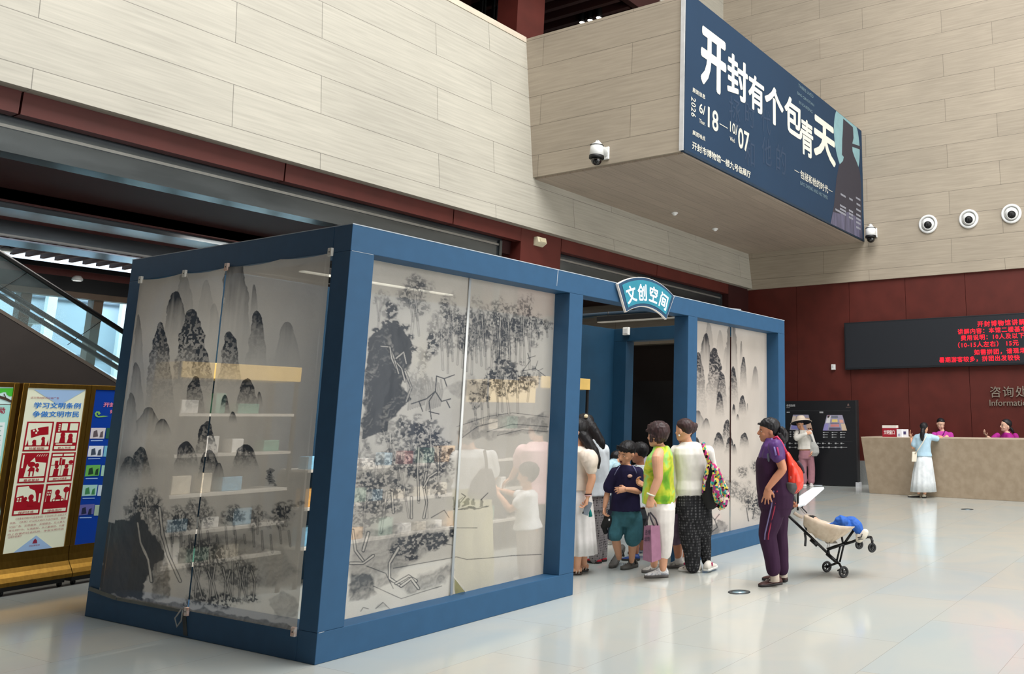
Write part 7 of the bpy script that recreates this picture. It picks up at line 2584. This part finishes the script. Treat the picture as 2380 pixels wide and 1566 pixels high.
# ---------------------------------------------------------------- person whose legs show between the two women
MF = Fig('person in mauve shorts, white socks and trainers, hidden behind the woman in white', 1572, 1318, -72, SKIN_T, .006)
P = MF.P
MF.head(P(1592, 984, .1), P(1586, 1030, .1), -40, face=False)
MF.limb([P(1591, 1016, .1), P(1591, 1040, .08)], [.05, .056])
mt = [(P(1582, 1180), .15, .11), (P(1586, 1130, .05), .14, .105), (P(1590, 1080, .08), .15, .105), (P(1591, 1052, .08), .15, .09), (P(1591, 1038, .08), .07, .06)]
MF.trunk(mt)
S1, E1, W1 = P(1600, 1060, .2), P(1604, 1110, .2), P(1596, 1140, .3)
MF.limb([S1, E1, W1], [.048, .038, .027]); MF.hand(W1, P(1590, 1165, .34), CF, .5, 1)
S2, E2, W2 = P(1580, 1060, -.05), P(1578, 1108, -.02), P(1576, 1150, -.02)
MF.limb([S2, E2, W2], [.046, .036, .027]); MF.hand(W2, P(1574, 1176, -.02), CF, .7, -1)
for h_, k_, a_ in ((P(1573, 1190, -.08), P(1574, 1246, -.08), P(1577, 1300, -.08)), (P(1580, 1190, .08), P(1583, 1246, .08), P(1587, 1296, .1))):
    MF.limb([h_, mid(h_, k_), k_, mid(k_, a_, .35), a_], [.085, .078, .058, .055, .036])
MF.finish()
mb = MB()
MF.trunk([(P(1582, 1172), .16, .12)] + mt[1:4] + [(P(1591, 1040, .08), .075, .065)], .014, mb)
MF.limb([S1, mid(S1, E1)], [.065, .062], mb); MF.limb([S2, mid(S2, E2)], [.063, .06], mb)
MF.wear('t_shirt', mb, plain('charcoal tee', (44, 44, 50)), .01, 4, .006)
mb = MB()
MF.trunk([(P(1576, 1205), .15, .12), (P(1577, 1178), .155, .12)], .006, mb)
MF.limb([P(1572, 1195, -.07), P(1571, 1222, -.08), P(1571, 1247, -.08)], [.11, .108, .1], mb)
MF.limb([P(1580, 1195, .07), P(1581, 1245, .08)], [.105, .095], mb)
MF.wear('shorts', mb, fabric('mauve cotton', [(.3, (88, 72, 90)), (.7, (112, 94, 112))], 9, .85), .009, 4, .008)
MF.cap(.7, .5, .2, .08, HAIR)
for a_, (hx, tx) in ((P(1577, 1300, -.08), ((1591, 1318), (1546, 1320))), (P(1587, 1296, .1), ((1600, 1312), (1566, 1313)))):
    MB().tube([a_ + UP * .10, a_, Vector((a_.x, a_.y, .06))], [.046, .042, .044], 14).build('sock', plain('grey-white sock', (206, 202, 200)), MF.t)
    MF.shoe(at(*hx, Z=0), at(*tx, Z=0), .10, .10, SNK2, SOLE_G, name='trainer', thick=.028)
hb_ = thing('black_handbag', 'black handbag hanging between the woman in the green top and the woman in white', 'handbag', P(1567, 1195, -.1))
mb = MB()
mb.loft([MF.ring(MF.P(x, y, -.1), w, d) for (x, y), w, d in (((1567, 1197), .07, .075), ((1566, 1190), .075, .085), ((1569, 1172), .06, .06), ((1572, 1156), .03, .03))])
MF.wear('bag', mb, mat('black bag cloth', (20, 20, 22), 0.7), .007, 3, .006, 14, (1, 1, .3), 3, hb_)
MB().tube([P(1572, 1157, -.1), P(1574, 1140, -.08), P(1575, 1125, -.05)], .008, 6).build('handle', BLACK, hb_)

# ---------------------------------------------------------------- visitor in a sun hat by the guide board
VF = Fig('visitor in a sun hat and pink trousers before the black guide board', 1876, 1129, 178, SKIN, .008)
P = VF.P
VF.head(P(1862, 972), P(1859, 995), 170)
VF.limb([P(1862, 990), P(1866, 1001)], [.045, .052])
vt = [(P(1872, 1052), .155, .115), (P(1871, 1036), .15, .11), (P(1869, 1020), .15, .11), (P(1868, 1008), .165, .1), (P(1867, 1002), .13, .075), (P(1865, 998), .06, .055)]
VF.trunk(vt, -.012)
S1, E1, W1 = P(1853, 1006, -.02), P(1851, 1018, -.16), P(1872, 1008, -.22)
VF.limb([S1, mid(S1, E1), E1, mid(E1, W1), W1], [.048, .044, .04, .036, .027])
VF.hand(W1, P(1886, 1004, -.22), CF, .4, -1, 1.0)
S2, E2, W2 = P(1882, 1005, 0), P(1889, 1026, .0), P(1888, 1048, -.1)
VF.limb([S2, mid(S2, E2), E2, mid(E2, W2), W2], [.048, .044, .04, .036, .027])
VF.hand(W2, P(1884, 1062, -.14), CR * -1, .5, 1, 1.0)
for h_, k_, a_ in ((P(1866, 1058, 0), P(1868, 1090, 0), P(1868, 1123, 0)), (P(1881, 1058, 0), P(1884, 1090, 0), P(1884, 1123, -.05))):
    VF.limb([h_, k_, a_], [.08, .055, .035])
VF.finish()
mb = MB()
VF.trunk([(P(1871, 1044), .165, .13)] + vt[1:5] + [(P(1865, 999), .07, .06)], .016, mb)
VF.limb([S1, mid(S1, E1), E1, mid(E1, W1), W1], [.07, .07, .068, .06, .045], mb)
VF.limb([S2, mid(S2, E2), E2, mid(E2, W2)], [.07, .066, .06, .055], mb)
VF.wear('top', mb, plain('white blouse', (216, 212, 204)), .011, 4, .009)
mb = MB()
VF.trunk([(P(1874, 1066), .16, .12), (P(1873, 1046), .155, .118)], .008, mb)
VF.limb([P(1865, 1060, 0), P(1867, 1090, 0), P(1868, 1118, 0)], [.1, .085, .085], mb)
VF.limb([P(1883, 1060, 0), P(1886, 1090, 0), P(1886, 1118, -.03)], [.1, .085, .085], mb)
VF.wear('trousers', mb, plain('dusty pink', (170, 122, 132)), .011, 4, .008)
VF.cap(.72, .3, .02, .08, HAIR)
ht = MB()
hc = P(1861, 975)
prof = [(-.035, .115), (-.05, .2), (-.075, .255), (-.07, .262), (-.03, .2), (.0, .12), (.05, .108), (.085, .08), (.095, .02)]
ht.lathe(hc, (UP + CF * .25 - CR * .1).normalized(), [(h_ , r_) for h_, r_ in prof], 28)
ho = ht.build('sun_hat', mat('cream straw hat', (206, 190, 172), 0.8), VF.t)
MB().lathe(hc, (UP + CF * .25 - CR * .1).normalized(), [(-.04, .0), (-.04, .11), (-.055, .2), (-.079, .25), (-.082, .25), (-.058, .19), (-.045, .0)], 28).build('hat_lining', mat('navy hat lining', (22, 22, 34), 0.8), ho)
for a_ in ((1870, 1129), (1886, 1130)):
    p = at(*a_, Z=0)
    VF.shoe(p + CF * .12, p - CF * .14, .10, .09, plain('grey trainer far', (196, 192, 190)), SOLE_W, name='trainer')
MB().tube([P(1857, 996, -.12), P(1858, 1004, -.16), P(1857, 1008, -.14)], .012, 8).build('lanyard', BLACK, VF.t)
sbag = thing('shoulder_bag', 'pale grey slouchy shoulder bag carried by the visitor in the sun hat', 'bag', P(1893, 1046, -.05))
mb = MB()
mb.loft([VF.ring(VF.P(x, y, -.06), w, d) for (x, y), w, d in (((1892, 1060), .07, .05), ((1893, 1052), .12, .08), ((1892, 1038), .11, .07), ((1889, 1026), .06, .04))])
VF.wear('bag', mb, plain('pale grey canvas', (176, 176, 172)), .01, 3, .01, 12, (1, 1, .5), 2, sbag)
MB().tube([P(1889, 1028, -.08), P(1884, 1014, -.14), P(1877, 1003, -.13)], .022, 8, .4, CF).build('strap', plain('grey strap', (150, 152, 152)), sbag)

# ---------------------------------------------------------------- visitor at the reception desk
DF = Fig('visitor in a pale blue T-shirt and long white skirt at the reception desk', 2139, 1156, -8, SKIN, .008)
P = DF.P
DF.head(P(2148, 983), P(2150, 1006), 40, face=False)
DF.limb([P(2148, 1000), P(2147, 1010)], [.045, .05])
dt = [(P(2147, 1068), .155, .115), (P(2146, 1050), .14, .105), (P(2145, 1032), .145, .105), (P(2146, 1017), .165, .1), (P(2147, 1010), .14, .075), (P(2147, 1006), .06, .054)]
DF.trunk(dt, -.012)
S1, E1, W1 = P(2131, 1016, .02), P(2122, 1040, .02), P(2118, 1018, .22)
DF.limb([S1, mid(S1, E1), E1, mid(E1, W1), W1], [.046, .042, .038, .035, .026])
DF.hand(W1, P(2114, 1006, .26), CR, .3, 1, 1.0)
S2, E2, W2 = P(2161, 1015, .05), P(2180, 1020, .2), P(2189, 1015, .42)
DF.limb([S2, mid(S2, E2), E2, mid(E2, W2), W2], [.046, .042, .038, .035, .026])
DF.hand(W2, P(2180, 1013, .55), -UP, .3, -1, 1.0)
for h_, k_, a_ in ((P(2140, 1075, 0), P(2138, 1112, 0), P(2135, 1145, 0)), (P(2152, 1075, 0), P(2151, 1112, 0), P(2149, 1146, -.04))):
    DF.limb([h_, k_, a_], [.08, .055, .035])
DF.finish()
mb = MB()
DF.trunk([(P(2147, 1060), .155, .12)] + dt[1:5] + [(P(2147, 1007), .066, .06)], .014, mb)
DF.limb([S1, mid(S1, E1, .7)], [.065, .066], mb); DF.limb([S2, mid(S2, E2, .8)], [.065, .066], mb)
DF.wear('t_shirt', mb, plain('pale blue jersey', (176, 206, 224)), .011, 4, .008)
skirt(DF, [(P(2146, 1142), .265, .22), (P(2146, 1120), .245, .2), (P(2146, 1095), .215, .175), (P(2147, 1074), .185, .145), (P(2147, 1059), .155, .118)], fabric('white tiered skirt', [(.35, (206, 212, 216)), (.65, (226, 230, 232))], 8, .8), pleat=.006)
DF.cap(.74, .5, .15, .065, HAIR)
mb = MB()
DF.limb([P(2145, 997, -.08), P(2144, 1006, -.14), P(2143, 1015, -.15), P(2144, 1023, -.14)], [.04, .05, .045, .02], mb)
DF.wear('ponytail', mb, HAIR, .008, 2, .006, 40)
for hx, tx in (((2137, 1155), (2120, 1155)), ((2147, 1157), (2151, 1152))):
    DF.shoe(at(*hx, Z=0), at(*hx, Z=0) + (at(*tx, Z=0) - at(*hx, Z=0)).normalized() * .24, .095, .075, plain('cream slip-on', (206, 198, 180)), SOLE_D)
cbg = thing('crossbody_bag', 'small cream crossbody bag on the visitor at the reception desk', 'bag', P(2124, 1064, -.1))
MB().obox(P(2119, 1073, -.16), CR * .1, CF * .06, UP * .2 + CR * .02).build('bag', plain('cream leather', (220, 212, 194), .5), cbg, .012)
MB().tube([P(2127, 1054, -.14), P(2136, 1042, -.17), P(2145, 1028, -.17), P(2153, 1012, -.12)], .010, 8, .5, CF).build('strap', plain('cream strap', (216, 208, 190), .5), cbg)

# ---------------------------------------------------------------- the two receptionists
MAG = plain('magenta uniform', (184, 60, 156), .7)
MAG2 = plain('deep magenta uniform', (156, 32, 126), .7)


def receptionist(label, px, py, D, th, head_yaw, top, chin, sh, m, skin, mouth='closed'):
    r = Fig(label, px, py, th, skin, .007)
    r.D0 = D
    P = r.P
    cx = sh[0]
    b = P(cx, sh[1])
    r.t.location = Vector((b.x, b.y, 0))
    r.head(P(*top), P(*chin), head_yaw, mouth=mouth)
    kpx = F / D

    def H(z, dx=0.0, d=0.0):
        q = P(cx + dx * kpx, 1000, d)
        return Vector((q.x, q.y, z))
    zs = P(cx, sh[1]).z
    r.limb([P(chin[0] + (top[0] - chin[0]) * .3, chin[1] - 4, .02), H(zs + .03)], [.045, .055])
    rows = [(H(.85), .16, .12), (H(zs - .38), .145, .11), (H(zs - .22), .155, .115), (H(zs - .07), .175, .1), (H(zs), .15, .075), (H(zs + .04), .06, .054)]
    r.trunk(rows, -.012)
    for s_ in (-1, 1):
        r.limb([H(.88, .07 * s_), H(.48, .07 * s_), H(.08, .07 * s_)], [.085, .055, .035])
        r.foot(H(.08, .07 * s_), H(.04, .07 * s_) + r.f * .2)
    mb = MB()
    r.trunk([(H(.80), .17, .13)] + rows[1:5] + [(H(zs + .035), .068, .06)], .014, mb)
    return r, H, zs, mb


r1, H, zs, mb = receptionist('receptionist in magenta behind the desk, facing the visitor in pale blue', 2190, 1160, 20.0, 165, 168, (2189, 971.5), (2186, 996), (2190, 1005), MAG, SKIN_P)
P = r1.P
for s_ in (-1, 1):
    S_, E_, W_3 = H(zs - .05, .19 * s_), H(zs - .30, .23 * s_, -.05), H(1.20, .1 * s_, -.3)
    r1.limb([S_, mid(S_, E_), E_, mid(E_, W_3), W_3], [.046, .042, .038, .034, .026])
    r1.hand(W_3, W_3 - CF * .16 - CR * .03 * s_, -UP, .3, s_, 1)
    r1.limb([S_, mid(S_, E_, .9)], [.066, .064], mb)
r1.finish()
r1.wear('uniform', mb, MAG, .01, 4, .008)
r1.cap(.80, .58, .2, .05, HAIR, fold=.003)
MB().tube([P(2196, 1001, -.06), P(2193, 1008, -.13), P(2189, 1014, -.14)], .009, 6).build('sash_trim', plain('plum trim', (70, 20, 80)), r1.t)
mb = MB()
for s_ in (-1, 1):
    r1.limb([H(.86, .07 * s_), H(.48, .07 * s_), H(.12, .07 * s_)], [.11, .08, .065], mb)
r1.wear('trousers', mb, plain('black trousers', (24, 22, 26)), .012, 3, .005)

r2, H, zs, mb = receptionist('bespectacled receptionist in magenta at the right of the desk, one hand raised', 2340, 1166, 18.6, -105, -100, (2340, 976), (2331, 1002), (2340, 1009), MAG2, SKIN_P)
P = r2.P
S_, E_, W_3 = P(2318, 1012, -.05), P(2306, 1022, -.1), P(2293, 1014, -.16)
r2.limb([S_, mid(S_, E_), E_, mid(E_, W_3), W_3], [.046, .042, .038, .034, .025])
r2.hand(W_3, P(2285, 1002, -.18), UP * .6 + CR * .6, .35, 1, 1.0, .25)
r2.limb([S_, mid(S_, E_, .7)], [.066, .064], mb)
S_, E_, W_3 = P(2360, 1013, -.02), P(2366, 1035, -.05), P(2345, 1030, -.25)
r2.limb([S_, mid(S_, E_), E_, mid(E_, W_3), W_3], [.046, .042, .038, .034, .025])
r2.hand(W_3, P(2332, 1029, -.3), -UP, .35, -1, 1.0)
r2.limb([S_, mid(S_, E_, .8)], [.066, .064], mb)
r2.finish()
r2.wear('uniform', mb, MAG2, .01, 4, .008)
r2.cap(.80, .56, .2, .055, HAIR, fold=.003)
mb = MB()
r2.limb([P(2346, 992, 0), P(2351, 998, 0), P(2356, 1005, .02)], [.035, .04, .02], mb)
r2.wear('ponytail', mb, HAIR, .008, 2, .004, 40)
mb = MB()
for s_ in (-1, 1):
    r2.limb([H(.86, .07 * s_), H(.48, .07 * s_), H(.12, .07 * s_)], [.11, .08, .065], mb)
r2.wear('trousers', mb, plain('black trousers', (24, 22, 26)), .012, 3, .005)
for q_ in (-1, 1):
    c_ = r2.hp(.49, q_ * .15, .42)
    MB().tube([c_ + r2.hr * (.1 * r2.h * math.cos(a)) + r2.ax * (.075 * r2.h * math.sin(a)) for a in [2 * math.pi * i / 16 for i in range(16)]], .0028, 5, closed=True).build('spectacle_rim', BLACK, r2.t)
MB().tube([P(2347, 1003, -.06), P(2343, 1010, -.12), P(2340, 1017, -.13)], .008, 6).build('collar_trim', plain('cream trim', (206, 190, 170)), r2.t)

# ---------------------------------------------------------------- shoppers inside the booth, seen through the film
IW = Fig('shopper in white T-shirt and pale yellow trousers behind the front film', 1098, 1386, -15, SKIN, .008)
P = IW.P
IW.head(P(1085, 990), P(1078, 1042), -40, face=False)
IW.limb([P(1087, 1028), P(1094, 1054)], [.05, .056])
it = [(P(1098, 1165), .17, .125), (P(1100, 1120), .155, .118), (P(1101, 1085), .165, .12), (P(1101, 1062), .185, .11), (P(1099, 1050), .15, .08), (P(1095, 1042), .06, .056)]
IW.trunk(it, -.012)
S1, E1, W1 = P(1062, 1064, 0), P(1060, 1110, .05), P(1074, 1130, .25)
S2, E2, W2 = P(1140, 1062, .02), P(1146, 1108, .1), P(1138, 1124, .3)
for a, b, c, tip, th in ((S1, E1, W1, P(1080, 1126, .4), 1), (S2, E2, W2, P(1132, 1120, .44), -1)):
    IW.limb([a, mid(a, b), b, mid(b, c), c], [.05, .045, .04, .036, .027])
    IW.hand(c, tip, CR * th, .5, th)
for h_, k_, a_ in ((P(1086, 1175, 0), P(1086, 1275, 0), P(1086, 1370, 0)), (P(1114, 1175, .03), P(1116, 1275, .03), P(1117, 1368, .05))):
    IW.limb([h_, k_, a_], [.09, .058, .036])
IW.finish()
mb = MB()
IW.trunk([(P(1100, 1134), .175, .135)] + it[1:5] + [(P(1095, 1044), .066, .06)], .016, mb)
IW.limb([S1, mid(S1, E1, .75)], [.07, .068], mb); IW.limb([S2, mid(S2, E2, .75)], [.07, .068], mb)
IW.wear('t_shirt', mb, plain('white tee', (238, 240, 242)), .01, 4, .008)
mb = MB()
IW.trunk([(P(1099, 1190), .16, .125), (P(1099, 1130), .165, .125)], .01, mb)
IW.limb([P(1086, 1185, 0), P(1085, 1275, 0), P(1085, 1368, 0)], [.12, .11, .105], mb)
IW.limb([P(1115, 1185, .03), P(1118, 1275, .03), P(1120, 1366, .05)], [.12, .11, .105], mb)
IW.wear('trousers', mb, plain('pale yellow linen', (226, 220, 172)), .01, 4, .008)
IW.cap(.7, .45, .12, .09, HAIR_B)
for p in (P(1086, 1380, 0), P(1117, 1378, .05)):
    b = Vector((p.x, p.y, 0))
    IW.shoe(b - IW.f * .08, b + IW.f * .17, .10, .08, plain('white shoe', (220, 222, 224)), SOLE_W)
ib = thing('dark_shoulder_bag', 'dark shoulder bag on the shopper behind the large front window film', 'bag', P(1124, 1120, -.1))
mb = MB()
mb.loft([IW.ring(IW.P(x, y, -.1), w, d) for (x, y), w, d in (((1120, 1160), .1, .05), ((1120, 1150), .13, .06), ((1124, 1120), .11, .055), ((1130, 1090), .05, .03))])
IW.wear('bag', mb, mat('dark bag', (46, 46, 54), 0.7), .01, 3, .006, 12, (1, 1, .5), 2, ib)
MB().tube([P(1131, 1092, -.1), P(1130, 1070, -.14), P(1126, 1046, -.1)], .014, 8, .5, CF).build('strap', mat('dark bag', (46, 46, 54), 0.7), ib)

IG = Fig('girl in white T-shirt and grey trousers reaching out behind the front film', 1226, 1346, -80, SKIN, .008)
P = IG.P
IG.head(P(1226, 1078), P(1218, 1128), -85, face=False)
IG.limb([P(1225, 1118), P(1226, 1138)], [.04, .046])
ig = [(P(1228, 1235), .13, .1), (P(1226, 1205), .12, .098), (P(1224, 1170), .12, .095), (P(1226, 1148), .125, .08), (P(1226, 1136), .06, .05)]
IG.trunk(ig, -.01)
S1, E1, W1 = P(1222, 1152, -.12), P(1186, 1184, -.14), P(1158, 1148, -.1)
IG.limb([S1, mid(S1, E1), E1, mid(E1, W1), W1], [.038, .036, .033, .03, .022]); IG.hand(W1, P(1146, 1130, -.08), CF, .3, -1, .82)
S2, E2, W2 = P(1222, 1152, .13), P(1196, 1148, .2), P(1170, 1140, .2)
IG.limb([S2, E2, W2], [.038, .033, .022]); IG.hand(W2, P(1154, 1134, .2), -UP, .3, 1, .82)
for h_, k_, a_ in ((P(1224, 1245, -.06), P(1222, 1290, -.06), P(1226, 1334, -.06)), (P(1234, 1245, .07), P(1234, 1290, .07), P(1238, 1330, .08))):
    IG.limb([h_, k_, a_], [.07, .048, .03])
IG.finish()
mb = MB()
IG.trunk([(P(1227, 1228), .15, .125)] + ig[1:4] + [(P(1226, 1138), .058, .052)], .014, mb)
IG.limb([S1, mid(S1, E1, .5)], [.055, .058], mb); IG.limb([S2, mid(S2, E2, .6)], [.055, .056], mb)
IG.wear('t_shirt', mb, plain('white tee', (238, 240, 242)), .009, 4, .008)
mb = MB()
IG.limb([P(1224, 1236, -.05), P(1221, 1290, -.06), P(1224, 1332, -.06)], [.1, .085, .08], mb)
IG.limb([P(1234, 1236, .06), P(1236, 1290, .07), P(1240, 1328, .08)], [.1, .085, .08], mb)
IG.wear('trousers', mb, plain('warm grey cotton', (170, 158, 150)), .01, 4, .008)
IG.cap(.7, .4, .05, .09, HAIR)
for p in (P(1226, 1342, -.06), P(1238, 1338, .08)):
    b = Vector((p.x, p.y, 0))
    IG.shoe(b - IG.f * .06, b + IG.f * .15, .085, .07, plain('white shoe', (220, 222, 224)), SOLE_W)

IP = Fig('shopper in a pink blouse inside the booth, blurred by the front film', 1250, 1330, -60, SKIN, .008)
P = IP.P
IP.head(P(1250, 975), P(1240, 1022), -60, face=False)
IP.limb([P(1250, 1010), P(1252, 1036)], [.048, .055])
ip = [(P(1254, 1170), .17, .125), (P(1252, 1120), .155, .118), (P(1250, 1075), .165, .12), (P(1250, 1046), .18, .11), (P(1251, 1032), .12, .075), (P(1251, 1024), .06, .056)]
IP.trunk(ip, -.012)
S1, E1, W1 = P(1216, 1050, -.04), P(1204, 1080, .05), P(1188, 1110, .1)
IP.limb([S1, mid(S1, E1), E1, mid(E1, W1), W1], [.05, .045, .04, .036, .027]); IP.hand(W1, P(1172, 1122, .12), -UP, .35, -1)
S2, E2, W2 = P(1284, 1050, .05), P(1286, 1096, .15), P(1262, 1110, .3)
IP.limb([S2, mid(S2, E2), E2, mid(E2, W2), W2], [.05, .045, .04, .036, .027]); IP.hand(W2, P(1246, 1112, .34), -UP, .35, 1)
for h_, k_, a_ in ((P(1246, 1180, 0), P(1246, 1260, 0), P(1248, 1326, 0)), (P(1262, 1180, .08), P(1262, 1260, .08), P(1264, 1322, .1))):
    IP.limb([h_, k_, a_], [.09, .058, .036])
IP.finish()
mb = MB()
IP.trunk([(P(1254, 1168), .19, .145)] + ip[1:5] + [(P(1251, 1026), .066, .06)], .016, mb)
IP.limb([S1, mid(S1, E1), mid(S1, E1, .9)], [.085, .088, .06], mb); IP.limb([S2, mid(S2, E2), mid(S2, E2, .9)], [.085, .088, .06], mb)
IP.wear('blouse', mb, plain('pink cotton', (236, 196, 198)), .01, 4, .010)
mb = MB()
IP.limb([P(1246, 1178, 0), P(1246, 1260, 0), P(1248, 1322, 0)], [.12, .1, .09], mb)
IP.limb([P(1262, 1178, .08), P(1262, 1260, .08), P(1264, 1318, .1)], [.12, .1, .09], mb)
IP.wear('trousers', mb, plain('grey trousers', (120, 116, 114)), .01, 4, .008)
IP.cap(.7, .45, .12, .08, HAIR)
for p in (P(1248, 1328, 0), P(1264, 1324, .1)):
    b = Vector((p.x, p.y, 0))
    IP.shoe(b - IP.f * .08, b + IP.f * .17, .10, .08, plain('dark shoe', (50, 46, 46)), SOLE_D)
